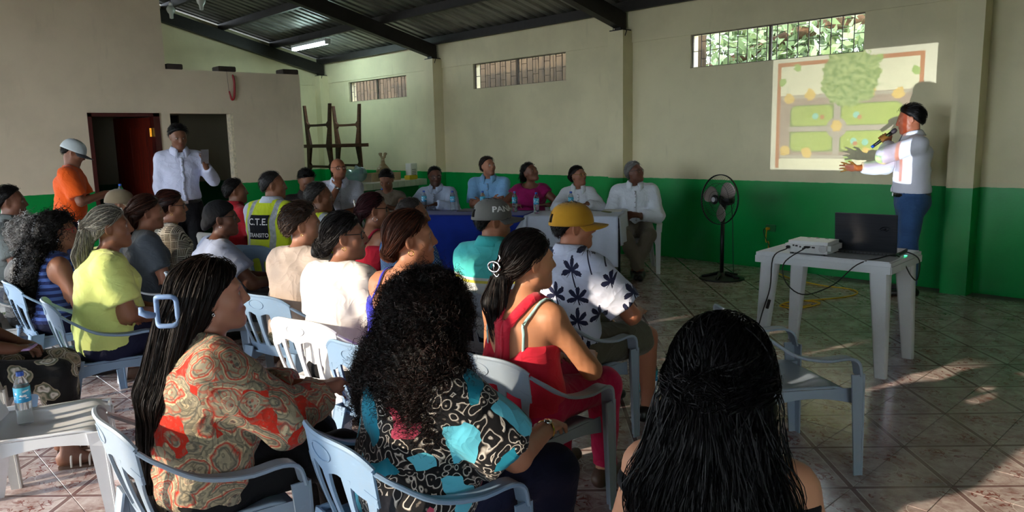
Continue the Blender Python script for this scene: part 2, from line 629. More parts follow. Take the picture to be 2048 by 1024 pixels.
# partition with two doorways
D1 = (2.617, 3.466, 0, 1.967); D2 = (3.605, 4.45, 0, 1.968)
w = MB()
for a, b, c, d in wall_boxes(YF, 5.5, 0, 2.54, [D1, D2, (-3.9, 0.1, 0, 2.5)]):
    w.span((XP - 0.13, a, c), (XP, b, d))
w.prism([(YF, 2.54), (3.6, 2.54), (3.6, roof_z(3.6) - 0.22), (RIDGE_Y, roof_z(RIDGE_Y) - 0.22), (YF, roof_z(YF) - 0.22)], XP - 0.13, XP, axes=((0, 1, 0), (0, 0, 1), (1, 0, 0)))
wall_left = tag(w.build('wall_left', M_PART), kind='structure')
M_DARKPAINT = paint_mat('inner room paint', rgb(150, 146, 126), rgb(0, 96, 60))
w = MB()
w.span((XE, 5.37, 0), (XP - 0.13, 5.5, 2.54))
w.span((XE, 3.49, 0), (XP - 0.131, 3.585, 2.46))
w.span((-12.35, YS, 0), (-12.25, 3.49, 2.46)); w.span((XE - 0.16, YS - 0.14, 0), (XP - 0.001, YS - 0.001, 2.54))
w.span((-11.75, 3.585, 1.99), (-11.65, 5.37, 2.46)); w.span((-11.75, 3.585, 0), (-11.65, 3.72, 1.99))
w.span((-11.75, 4.12, 0), (-11.65, 5.37, 1.99))
tag(w.build('wall_inner', M_DARKPAINT), kind='structure')
tag(MB().span((XE, YS, 2.46), (XP - 0.131, 5.369, 2.52)).build('ceiling_store', M_PLAIN), kind='structure')
# pale broken plaster along the jamb of the second doorway
MB().span((XP - 0.132, 4.415, 0), (XP + 0.004, 4.452, 1.966)).build('jamb_edge', mat('pale bare plaster', rgb(225, 214, 185), 0.9, var=0.25, scale=30), wall_left)

# front wall and right wall, behind the camera: open gate and openings let the daylight in
GATE = [(-7.4, -3.45, 0, 3.05), (-3.1, -2.55, 0, 3.05)]  # unseen pier between the two openings, added to shade part of the audience
w = MB()
for a, b, c, d in wall_boxes(XP - 0.13, XR, 0, roof_z(YF) - 0.02, GATE):
    w.span((a, YF - 0.16, c), (b, YF, d))
tag(w.build('wall_front', M_WALL), kind='structure')
w = MB()
for a, b, c, d in wall_boxes(YF, YW + 0.16, 0, 3.1, [(-3.2, -0.9, 1.0, 2.4)]):
    w.span((XR, a, c), (XR + 0.16, b, d))
w.prism([(YF, 3.1), (YW + 0.16, 3.1), (RIDGE_Y, roof_z(RIDGE_Y))], XR, XR + 0.16, axes=((0, 1, 0), (0, 0, 1), (1, 0, 0)))
tag(w.build('wall_right', M_WALL), kind='structure')

# roof: corrugated sheets, rafters, purlins
b = NB('galvanised roofing', 0.42, 0.5, 0.55); o = b.coord()
n = b.noise(b.map(o, (3, 0.6, 1)), 2.5, 5, 0.65)
b.base(b.ramp(n, [(0.25, rgb(66, 64, 60)), (0.55, rgb(120, 120, 116)), (0.85, rgb(150, 148, 140))])); b.bump(n, 0.15, 0.01)
M_ROOF = b.m
ceil = tag(MB().span((XE - 0.2, YW + 0.17, ROOF0 - 0.03), (XR + 0.2, YW + 0.2, ROOF0 + 0.02)).build('ceiling', M_STEEL), kind='structure')


def sheet_mesh(ya, yb):
    xs = []; prof = []
    p, wd = 0.19, 1.14
    x = 0.0
    while x < wd + 0.05:
        for dx, dz in ((0, 0), (0.1, 0), (0.125, 0.035), (0.165, 0.035)):
            xs.append(x + dx); prof.append(dz)
        x += p
    V = []; Fs = []
    for y in (ya, yb):
        for x, dz in zip(xs, prof): V.append((x, y, roof_z(y) + dz + 0.06))
    n = len(xs)
    for i in range(n - 1): Fs.append((i, i + 1, n + i + 1, n + i))
    me = npmesh('roof_sheet', V, Fs, smooth=False); me.materials.append(M_ROOF)
    return me


for ya, yb in ((YW + 0.5, 4.6), (4.65, RIDGE_Y), (RIDGE_Y, YF - 0.6)):
    me = sheet_mesh(ya, yb)
    x = XE - 0.3; k = 0
    while x < XR + 0.3:
        o = obj('roof_sheet', me, ceil, loc=(x, 0, 0.004 * (k % 2))); x += 1.14; k += 1
beam = MB()
ang = math.atan(SLOPE)
for x in (XE + 0.09, -10.38, -6.39, -2.32, 1.74):
    m = MB()
    for ya, yb in ((YW - 0.06, RIDGE_Y), (RIDGE_Y, YF + 0.02)):
        z0, z1 = roof_z(ya), roof_z(yb)
        m.prism([(ya, z0 - 0.27), (yb, z1 - 0.27), (yb, z1 - 0.06), (ya, z0 - 0.06)], x - 0.06, x + 0.06, axes=((0, 1, 0), (0, 0, 1), (1, 0, 0)))
    m.build('rafter', M_STEEL, ceil)
    m = MB(); m.span((x - 0.11, YW - 0.19, 2.871), (x + 0.11, YW - 0.02, 2.885))
    m.span((x - 0.05, YW - 0.16, 2.885), (x + 0.05, YW - 0.05, 3.0)); m.build('bearing_plate', M_STEEL, ceil)
    m = MB(); m.tube([(x - 0.13, YW - 0.12, 2.83), (x - 0.1, YW - 0.13, 2.87), (x - 0.09, YW - 0.13, 2.95)], 0.006, 6)
    m.tube([(x + 0.12, YW - 0.16, 2.8), (x + 0.14, YW - 0.15, 2.86), (x + 0.1, YW - 0.13, 2.9)], 0.006, 6); m.build('tie_wire', M_STEEL, ceil)
y = YW - 0.1
while y > YF:
    z = roof_z(y); MB().span((XE, y - 0.03, z - 0.06), (XR, y + 0.03, z + 0.055)).build('purlin', M_STEEL, ceil); y -= 0.985

# floor: glazed printed tiles
b = NB('printed floor tile', 0.2, 0.5); uv = b.coord('UV'); u, v, _ = b.sep(uv)
rnd = b.node('ShaderNodeObjectInfo').outputs['Random']
geo = b.node('ShaderNodeNewGeometry').outputs['Position']
dd = b.mul(b.abs(b.sub(u, v)), 0.217)
r1 = b.math('SQRT', b.add(b.mul(u, u), b.math('POWER', b.sub(1.0, v), 2.0)))
r2 = b.math('SQRT', b.add(b.mul(v, v), b.math('POWER', b.sub(1.0, u), 2.0)))
rr = b.mul(b.mn(r1, r2), 0.3075)
cl = b.noise(geo, 7, 6, 0.68)
cl2 = b.noise(b.map(geo, (1, 1, 1), (0, 0, 0.6)), 26, 4, 0.6)
base = b.ramp(cl, [(0.3, rgb(138, 108, 104)), (0.5, rgb(190, 172, 170)), (0.72, rgb(222, 213, 213))])
base = b.mix(b.mul(b.step(cl2, 0.5, 0.7), 0.5), base, rgb(226, 220, 220))
wv = b.noise(b.map(uv, (1, 1, 1)), 3.2, 2, 0.5, 1.6)
sw = b.abs(b.sub(b.math('FRACT', b.mul(wv, 5.0)), 0.5))
orn = b.mul(b.lt(sw, 0.13), b.mul(b.gt(dd, 0.04), b.mul(b.gt(rr, 0.08), b.lt(rr, 0.235))))
orn = b.mul(orn, b.step(b.noise(geo, 5, 3), 0.35, 0.6))
base = b.mix(b.mul(orn, 0.85), base, rgb(122, 48, 38))
base = b.mix(b.mul(b.lt(dd, 0.011), 0.8), base, rgb(112, 78, 78))
lines = b.mul(b.gt(dd, 0.0125), b.lt(dd, 0.0155))
ring = b.lt(b.abs(b.sub(rr, 0.078)), 0.0016)
base = b.mix(b.mul(b.mx(lines, ring), 0.85), base, rgb(232, 226, 224))
b.base(base); b.rough(b.add(0.13, b.mul(cl, 0.14)))
b.bump(b.noise(geo, 30, 3), 0.04, 0.004)
M_TILE = b.m
M_GROUT = mat('grey tile grout', rgb(120, 108, 104), 0.9, var=0.2)
floor = tag(MB().span((XE, YF - 0.16, -0.14), (XR + 0.16, YW + 0.16, -0.003)).build('floor', M_GROUT), kind='structure')
TS = 0.3075; TA = math.radians(0.8); TO = np.array([-1.305, 3.809]); gap = 0.0009


def tile_mesh(flip):
    h = TS / 2 - gap; e = 0.0015
    V = [(-h, -h, -0.002), (h, -h, -0.002), (h, h, -0.002), (-h, h, -0.002), (-h + e, -h + e, 0), (h - e, -h + e, 0), (h - e, h - e, 0), (-h + e, h - e, 0)]
    Fs = [(4, 5, 6, 7), (0, 1, 5, 4), (1, 2, 6, 5), (2, 3, 7, 6), (3, 0, 4, 7)]
    me = npmesh('tile', V, Fs, smooth=False); me.materials.append(M_TILE)
    l = me.uv_layers.new(name='UVMap')
    for p in me.polygons:
        for li in p.loop_indices:
            c = V[me.loops[li].vertex_index]; uu = c[0] / TS + 0.5; vv = c[1] / TS + 0.5
            l.data[li].uv = (1 - uu if flip else uu, vv)
    return me


TM = [tile_mesh(False), tile_mesh(True)]
ca, sa = math.cos(TA), math.sin(TA)
cells = []
for i in range(-45, 18):
    for j in range(-28, 16):
        lx, ly = (i + 0.5) * TS, (j + 0.5) * TS
        x, yy = TO[0] + ca * lx - sa * ly, TO[1] + sa * lx + ca * ly
        if XE + 0.1 < x < XR - 0.1 and YF + 0.1 < yy < YW - 0.05 and not (XP - 0.3 < x < XP + 0.16 and yy < 5.6):
            c = CAM_M @ (np.array([x, yy, 0]) - np.array([0, 0, CAM_H]))
            d = 99.0
            if c[2] > 0.3:
                px = 1024 + FPX * c[0] / c[2]; py = 512 + FPX * c[1] / c[2]
                if -60 < px < 2110 and py < 1120: d = c[2]
            cells.append((d, x, yy, (i + j) % 2))
cells.sort()
for d, x, yy, f in cells[:300]:
    obj('tile', TM[f], floor, loc=(x, yy, 0), rot=(0, 0, TA))
V = []; Fs = []; UV = []
h = TS / 2 - gap
for d, x, yy, f in cells[300:]:
    bi = len(V)
    for sx, sy in ((-1, -1), (1, -1), (1, 1), (-1, 1)):
        V.append((x + ca * sx * h - sa * sy * h, yy + sa * sx * h + ca * sy * h, 0)); UV.append(((0.5 - sx * 0.5) if f else (0.5 + sx * 0.5), 0.5 + sy * 0.5))
    Fs.append((bi, bi + 1, bi + 2, bi + 3))
me = npmesh('tile_field', V, Fs, smooth=False); me.materials.append(M_TILE)
l = me.uv_layers.new(name='UVMap')
for li, lp in enumerate(me.loops): l.data[li].uv = UV[lp.vertex_index]
tag(obj('tile_field', me, floor), kind='stuff')

# windows: iron grilles
for k, (x0, x1, z0, z1) in enumerate(WIN):
    y = YW + 0.05
    m = MB()
    for a, c in (((x0 + 0.0, z0), (x1, z0 + 0.01)), ((x0, z1 - 0.01), (x1, z1)), ((x0, z0), (x0 + 0.01, z1)), ((x1 - 0.01, z0), (x1, z1))):
        m.span((a[0], y - 0.012, a[1]), (c[0], y + 0.012, c[1]))
    win = tag(m.build('window_%d' % (k + 1), M_GRILLE), kind='structure')
    N = 17; st = (x1 - x0) / N
    hz = z1 - z0
    bar = MB().span((-0.004, -0.004, z0), (0.004, 0.004, z1)).build('grille_bar', M_GRILLE, win, loc=(x0 + st, y, 0))
    for i in range(2, N):
        obj('grille_bar', bar.data, win, loc=(x0 + st * i, y, 0))
    rail = None
    for i in range(N):
        for q in ((0.26, 0.78) if i % 2 else (0.5,)) if i % 4 != 3 else (0.36, 0.9):
            if rail is None: rail = MB().span((-st / 2, -0.0035, -0.0035), (st / 2, 0.0035, 0.0035)).build('grille_rail', M_GRILLE, win, loc=(x0 + st * (i + 0.5), y, z0 + hz * q)); continue
            obj('grille_rail', rail.data, win, loc=(x0 + st * (i + 0.5), y, z0 + hz * q))
    MB().span((x0 + (x1 - x0) * 0.485, y - 0.014, z0), (x0 + (x1 - x0) * 0.5, y + 0.014, z1)).build('mullion', M_GRILLE, win)
    b = NB('window glass %d' % k, 0.06, 0.5); b.base((1, 1, 1, 1)); b.p.inputs['Transmission Weight'].default_value = 1.0; b.p.inputs['IOR'].default_value = 1.0
    MB().span((x0 + 0.01, y + 0.02, z0 + 0.01), (x1 - 0.01, y + 0.023, z1 - 0.01)).build('pane', b.m, win)

# door 1: dark red wooden frame and an open leaf ; door 2 interior: black door
M_DOOR = None
b = NB('red brown varnished wood', 0.3, 0.5); o = b.map(b.coord(), (14, 14, 1.2))
n = b.noise(o, 3, 4, 0.6, 0.6)
b.base(b.ramp(n, [(0.3, rgb(58, 16, 10)), (0.6, rgb(96, 30, 18)), (0.85, rgb(120, 44, 24))])); b.bump(n, 0.08, 0.003); M_DOOR = b.m
M_FRAME = mat('dark red door frame', rgb(70, 24, 22), 0.4, var=0.25)
m = MB(); X0, X1 = XP - 0.12, XP + 0.015
m.span((X0, D1[0], 0), (X1, D1[0] + 0.045, D1[3])); m.span((X0, D1[1] - 0.075, 0), (X1, D1[1], D1[3])); m.span((X0, D1[0], D1[3] - 0.04), (X1, D1[1], D1[3] + 0.005))
door1 = tag(m.build('door_1', M_FRAME), kind='structure')
a = math.radians(70); hx, hy = XP - 0.125, 3.388
leaf = empty('door_leaf_pivot', (hx, hy, 0)); leaf.parent = door1
leaf.rotation_euler = (0, 0, -a)
bpy.data.objects.remove(leaf)
Mr = Matrix.Translation((hx, hy, 0)) @ Matrix.Rotation(-a, 4, 'Z')
m = MB()
m.span((-0.04, -0.74, 0.01), (0.0, 0, 1.92))
lf = m.build('door_leaf', M_DOOR, door1); lf.matrix_local = Mr
for z0, z1 in ((0.12, 0.85), (0.98, 1.8)):
    for ya, yb in ((-0.66, -0.4), (-0.34, -0.08)):
        q = MB().bbox((0.004, (ya + yb) / 2, (z0 + z1) / 2), (0.016, yb - ya, z1 - z0), 0.006).build('raised_panel', M_DOOR, lf)
M_BRASS = mat('brass', rgb(214, 164, 70), 0.25, 1.0, var=0.05)
for z in (0.3, 1.72):
    q = MB().span((XP - 0.1, D1[1] - 0.105, z - 0.05), (XP - 0.02, D1[1] - 0.074, z + 0.06)); q.tube([(XP - 0.06, D1[1] - 0.11, z - 0.05), (XP - 0.06, D1[1] - 0.11, z + 0.06)], 0.009, 8); q.build('hinge', M_BRASS, door1)
m = MB(); m.span((-11.72, 4.10, 0.0), (-11.66, 3.72, 1.985))
door2 = tag(m.build('door_2', mat('black painted door', rgb(18, 18, 19), 0.5, var=0.2)), kind='structure')
m = MB(); m.tube([(-11.65, 3.79, 0.98), (-11.6, 3.79, 0.98), (-11.6, 3.88, 0.98)], 0.01, 8); m.build('door_handle', M_BRASS, door2)

# outside: ground, neighbour's brown shed wall, trees seen through the grilles, an added unseen one by the gate
M_EARTH = mat('dry pale earth', rgb(150, 147, 140), 0.95, var=0.2, scale=2, bump=0.3, bscale=8)
g = MB(); g.span((-60, -60, -0.3), (60, 60, -0.16)); tag(g.build('ground_outside', M_EARTH), kind='structure')
b = NB('weathered brown planks', 0.85, 0.2); o = b.map(b.coord(), (1, 1, 0.2)); n = b.noise(o, 9, 5, 0.65)
b.base(b.ramp(n, [(0.3, rgb(34, 27, 19)), (0.6, rgb(62, 50, 34)), (0.85, rgb(84, 70, 48))])); M_SHED = b.m
shed = empty('shed', (-11.0, 9.6, 0), 0, 'weathered brown plank shed outside behind the two left grilles', 'shed')
x = -17.2; k = 0
while x < -6.4:
    h = 3.3 + 0.05 * math.sin(k * 2.3)
    MB().span((x + 11, 0, -0.16), (x + 11 + 0.205, 0.03 + 0.012 * (k % 2), h)).build('plank', M_SHED, shed); x += 0.215; k += 1


V_ = lambda *a: np.array(a, float)


def foliage_tree(name, label, base, h, spread, n, seed, leafc):
    rng = np.random.default_rng(seed)
    t = empty(name, base, 0, label, 'tree')
    tr = MB(); pts = [(0, 0, 0), (0.1, 0.05, h * 0.35), (0.0, 0.1, h * 0.7), (0.05, 0, h)]
    tr.tube(spline(pts, 10), np.linspace(0.16, 0.05, 10), 8)
    for k in range(7):
        a = rng.uniform(0, 6.28); z = h * rng.uniform(0.35, 0.8); e = spread * rng.uniform(0.6, 1.0)
        tr.tube(spline([(0, 0, z), (e * 0.5 * math.cos(a), e * 0.5 * math.sin(a), z + 0.25), (e * math.cos(a), e * math.sin(a), z + 0.4)], 6), np.linspace(0.07, 0.02, 6), 6)
    if seed == 3: tr.tube(spline([V_(-2.2, -0.6, 2.75), V_(-0.9, -0.5, 2.95), V_(0.4, -0.5, 3.3), V_(1.6, -0.3, 3.5)], 10), np.linspace(0.06, 0.13, 10), 8)
    tr.build('trunk', mat(name + ' bark', rgb(96, 72, 52), 0.9, var=0.3, bump=0.4), t, smooth=True)
    c = rng.normal(size=(n, 3)) * np.array([spread * 0.5, spread * 0.5, h * 0.2]) + np.array([0, 0, h * 0.85])
    d1 = rng.normal(size=(n, 3)); d1 /= np.linalg.norm(d1, axis=1, keepdims=True)
    d2 = np.cross(d1, rng.normal(size=(n, 3))); d2 /= np.linalg.norm(d2, axis=1, keepdims=True)
    L = rng.uniform(0.07, 0.15, (n, 1))
    V = np.stack([c - d1 * L, c + d2 * L * 0.4, c + d1 * L, c - d2 * L * 0.4], axis=1).reshape(-1, 3)
    me = npmesh('leaves', V, np.arange(4 * n).reshape(n, 4), smooth=False)
    bb = NB(name + ' leaf', 0.5, 0.3); bb.base(bb.ramp(bb.noise(bb.coord(), 1.5, 3), [(0.3, tuple(x * 0.6 for x in leafc[:3])), (0.7, leafc)]))
    tag(obj('leaves', me, t, bb.m), kind='stuff')


foliage_tree('tree', 'leafy tree outside close behind the barred opening above the screen', (-6.6, 12.7, -0.16), 3.7, 2.0, 5200, 3, rgb(120, 140, 96))
foliage_tree('tree', 'taller spreading tree outside further right of the barred opening', (1.8, 14.5, -0.16), 4.6, 1.9, 2600, 4, rgb(130, 150, 110))
foliage_tree('tree', 'garden tree outside in front of the open gate', (-8.6, -10.5, -0.16), 5.4, 1.7, 1500, 9, rgb(90, 120, 60))  # never in view; added so its leaves break up the incoming sun
TEST = False

# ------------------------------------------------------------------ people: body, clothes, hair
def skin_mat():
    b = NB('skin', 0.5, 0.4)
    a = b.node('ShaderNodeAttribute'); a.attribute_name = 'col'
    n = b.noise(b.coord(), 60, 4); b.base(b.mix(0.12, a.outputs['Color'], b.mix(n, (0.35, 0.12, 0.07), (1, 0.8, 0.65)), 'MULTIPLY'))
    b.p.inputs['Subsurface Weight'].default_value = 0.0
    b.bump(b.noise(b.coord(), 220, 3), 0.06, 0.002); return b.m


def hair_mat():
    b = NB('hair', 0.52, 0.2)
    a = b.node('ShaderNodeAttribute'); a.attribute_name = 'col'
    n = b.noise(b.map(b.coord(), (90, 90, 12)), 3, 3); b.base(b.mix(b.mul(n, 0.7), a.outputs['Color'], (0.0, 0.0, 0.0, 1)))
    b.bump(b.noise(b.map(b.coord(), (160, 160, 30)), 2, 3), 0.35, 0.003); return b.m


M_SKIN = skin_mat(); M_HAIR = hair_mat()


def crease(b, o, cs=0.26):
    """soft wrinkles and a fine weave"""
    n1 = b.noise(b.map(o, (1, 1, 0.75), (0.4, 0.5, 0.3)), 5.5, 2, 0.5, 0.9); r1 = b.math('POWER', b.sub(1.0, b.mul(b.abs(b.sub(n1, 0.5)), 2.0)), 4.0)
    n2 = b.noise(b.map(o, (1, 1, 1.2), (-0.5, 0.3, 0.9)), 10, 2, 0.5, 0.8); r2 = b.math('POWER', b.sub(1.0, b.mul(b.abs(b.sub(n2, 0.5)), 2.0)), 6.0)
    h = b.add(b.add(b.mul(r1, 1.0), b.mul(r2, 0.45)), b.add(b.mul(b.noise(o, 5, 2), 1.2), b.mul(b.noise(o, 500, 2), 0.06)))
    b.bump(h, cs, 0.018)


def cloth(name, c, var=0.08, rough=0.85, cs=None):
    b = NB(name, rough, 0.25); c = tuple(c)[:3]; o = b.coord()
    b.base(b.ramp(b.noise(o, 6, 3), [(0.3, tuple(x * (1 - var) for x in c)), (0.7, tuple(min(1, x * (1 + var)) for x in c))]))
    b.p.inputs['Sheen Weight'].default_value = 0.15 if max(c) > 0.05 else 0.0
    crease(b, o, cs if cs is not None else (0.06 if ('cap' in name or 'peak' in name or 'tablecloth' in name) else 0.26)); return b.m


def rotz(a): return np.array([[math.cos(a), -math.sin(a), 0], [math.sin(a), math.cos(a), 0], [0, 0, 1.0]])
def rotx(a): return np.array([[1.0, 0, 0], [0, math.cos(a), -math.sin(a)], [0, math.sin(a), math.cos(a)]])
def roty(a): return np.array([[math.cos(a), 0, math.sin(a)], [0, 1.0, 0], [-math.sin(a), 0, math.cos(a)]])


def ik(S, W, l1, l2, pole):
    S = np.array(S, float); W = np.array(W, float); d = W - S; L = np.linalg.norm(d)
    if L > (l1 + l2) * 0.995: W = S + d / L * (l1 + l2) * 0.995; d = W - S; L = np.linalg.norm(d)
    u = d / L; a = (l1 * l1 - l2 * l2 + L * L) / (2 * L); h = math.sqrt(max(l1 * l1 - a * a, 0))
    p = np.array(pole, float); p = p - u * (p @ u); p /= np.linalg.norm(p) + 1e-9
    return S + u * a + p * h, W


def hand_prims(W, d, n, curl, right, s=1.0, spread=0.0):
    W = np.array(W, float); d = np.array(d, float); d /= np.linalg.norm(d); n = np.array(n, float); n = n - d * (n @ d); n /= np.linalg.norm(n)
    w = np.cross(d, n); th = w if right else -w
    P = [ell(W + d * 0.045 * s, (0.04 * s, 0.052 * s, 0.018 * s), np.stack([w, d, n]), k=0.012)]
    for i in range(4):
        q = (i - 1.5)
        base = W + d * 0.082 * s + th * (-q) * 0.0195 * s
        fd = d + th * (-q) * (0.06 + spread); fd /= np.linalg.norm(fd)
        L = (0.066, 0.074, 0.07, 0.056)[i] * s
        a1 = curl * 1.0; a2 = curl * 2.1
        d1 = fd * math.cos(a1) + n * math.sin(a1); d2 = fd * math.cos(a2) + n * math.sin(a2)
        k1 = base + d1 * L * 0.52; k2 = k1 + d2 * L * 0.5
        P.append(cone(base - fd * 0.012, k1, 0.0098 * s, 0.0088 * s, k=0.004)); P.append(cone(k1, k2, 0.0088 * s, 0.0072 * s, k=0.004))
    tb = W + d * 0.03 * s + th * 0.03 * s; t1 = tb + (d * 0.55 + th * 0.65 + n * 0.35 * (0.4 + curl)) * 0.036 * s; t2 = t1 + (d * 0.85 + th * 0.15 + n * 0.3 * curl) * 0.032 * s
    P += [cone(tb, t1, 0.013 * s, 0.0105 * s, k=0.01), cone(t1, t2, 0.0105 * s, 0.0085 * s, k=0.004)]
    return P


def head_prims(c, R, s=1.0, fem=False):
    """R columns are the head's right, forward, up"""
    c = np.array(c, float); L = lambda x, y, z: c + R @ np.array([x, y, z]) * s
    RT = R.T; e = lambda x, y, z, r, k, op='u', Rr=None: ell(L(x, y, z), [q * s for q in r], RT if Rr is None else Rr @ RT, k * s, op)
    j = 0.92 if fem else 1.0
    P = [e(0, -0.014, 0.028, (0.0735, 0.093, 0.087), 0.01), e(0, 0.026, -0.04, (0.06 * j, 0.062, 0.072), 0.04),
         e(0, 0.066, -0.092, (0.021 * j, 0.02, 0.018), 0.03),
         cone(L(-0.046 * j, 0.012, -0.066), L(-0.016, 0.066, -0.094), 0.016 * s, 0.014 * s, 0.03 * s), cone(L(0.046 * j, 0.012, -0.066), L(0.016, 0.066, -0.094), 0.016 * s, 0.014 * s, 0.03 * s),
         cone(L(-0.036, 0.07, 0.024), L(0.036, 0.07, 0.024), 0.013 * s, 0.013 * s, 0.025 * s),
         e(-0.042, 0.052, -0.022, (0.022, 0.024, 0.022), 0.03), e(0.042, 0.052, -0.022, (0.022, 0.024, 0.022), 0.03),
         e(-0.031, 0.094, 0.004, (0.017, 0.015, 0.011), 0.014, 's'), e(0.031, 0.094, 0.004, (0.017, 0.015, 0.011), 0.014, 's'),
         e(-0.031, 0.071, 0.003, (0.0135, 0.0135, 0.0125), 0.004), e(0.031, 0.071, 0.003, (0.0135, 0.0135, 0.0125), 0.004),
         cone(L(0, 0.084, 0.014), L(0, 0.103, -0.025), 0.008 * s, 0.0115 * s, 0.016 * s),
         e(-0.012, 0.09, -0.031, (0.0085, 0.01, 0.008), 0.008), e(0.012, 0.09, -0.031, (0.0085, 0.01, 0.008), 0.008),
         cone(L(-0.019, 0.08, -0.06), L(0, 0.0865, -0.057), 0.006 * s, 0.0075 * s, 0.008 * s), cone(L(0.019, 0.08, -0.06), L(0, 0.0865, -0.057), 0.006 * s, 0.0075 * s, 0.008 * s),
         cone(L(-0.015, 0.081, -0.07), L(0.015, 0.081, -0.07), 0.0065 * s, 0.0065 * s, 0.008 * s)]
    for q in (-1, 1):
        Re = roty(q * 0.15) @ rotz(q * 0.35)
        P.append(e(q * 0.075, -0.008, -0.006, (0.0085, 0.02, 0.033), 0.008, 'u', Re.T))
        P.append(e(q * 0.085, -0.002, -0.004, (0.0075, 0.011, 0.02), 0.006, 's', Re.T))
    return P


def fold(amp, seed=0, f=1.0):
    r = np.random.default_rng(seed); p = r.uniform(0, 6.28, 8)

    def fn(x, y, z):
        a = np.sin(f * (17 * x + 31 * z + 9 * y) + 2.2 * np.sin(f * (11 * y + 7 * x) + p[0]) + p[1])
        b = np.sin(f * (-29 * x + 21 * z + 13 * y) + 2.0 * np.sin(f * (9 * z - 8 * y) + p[2]) + p[3])
        c = np.sin(f * (41 * z - 12 * x + 30 * y) + 1.5 * np.sin(f * 14 * x + p[4]) + p[5])
        return (amp * (0.5 * a + 0.35 * b + 0.25 * c)).astype(np.float32)
    return warp(fn)


def V3(*a): return np.array(a, float)


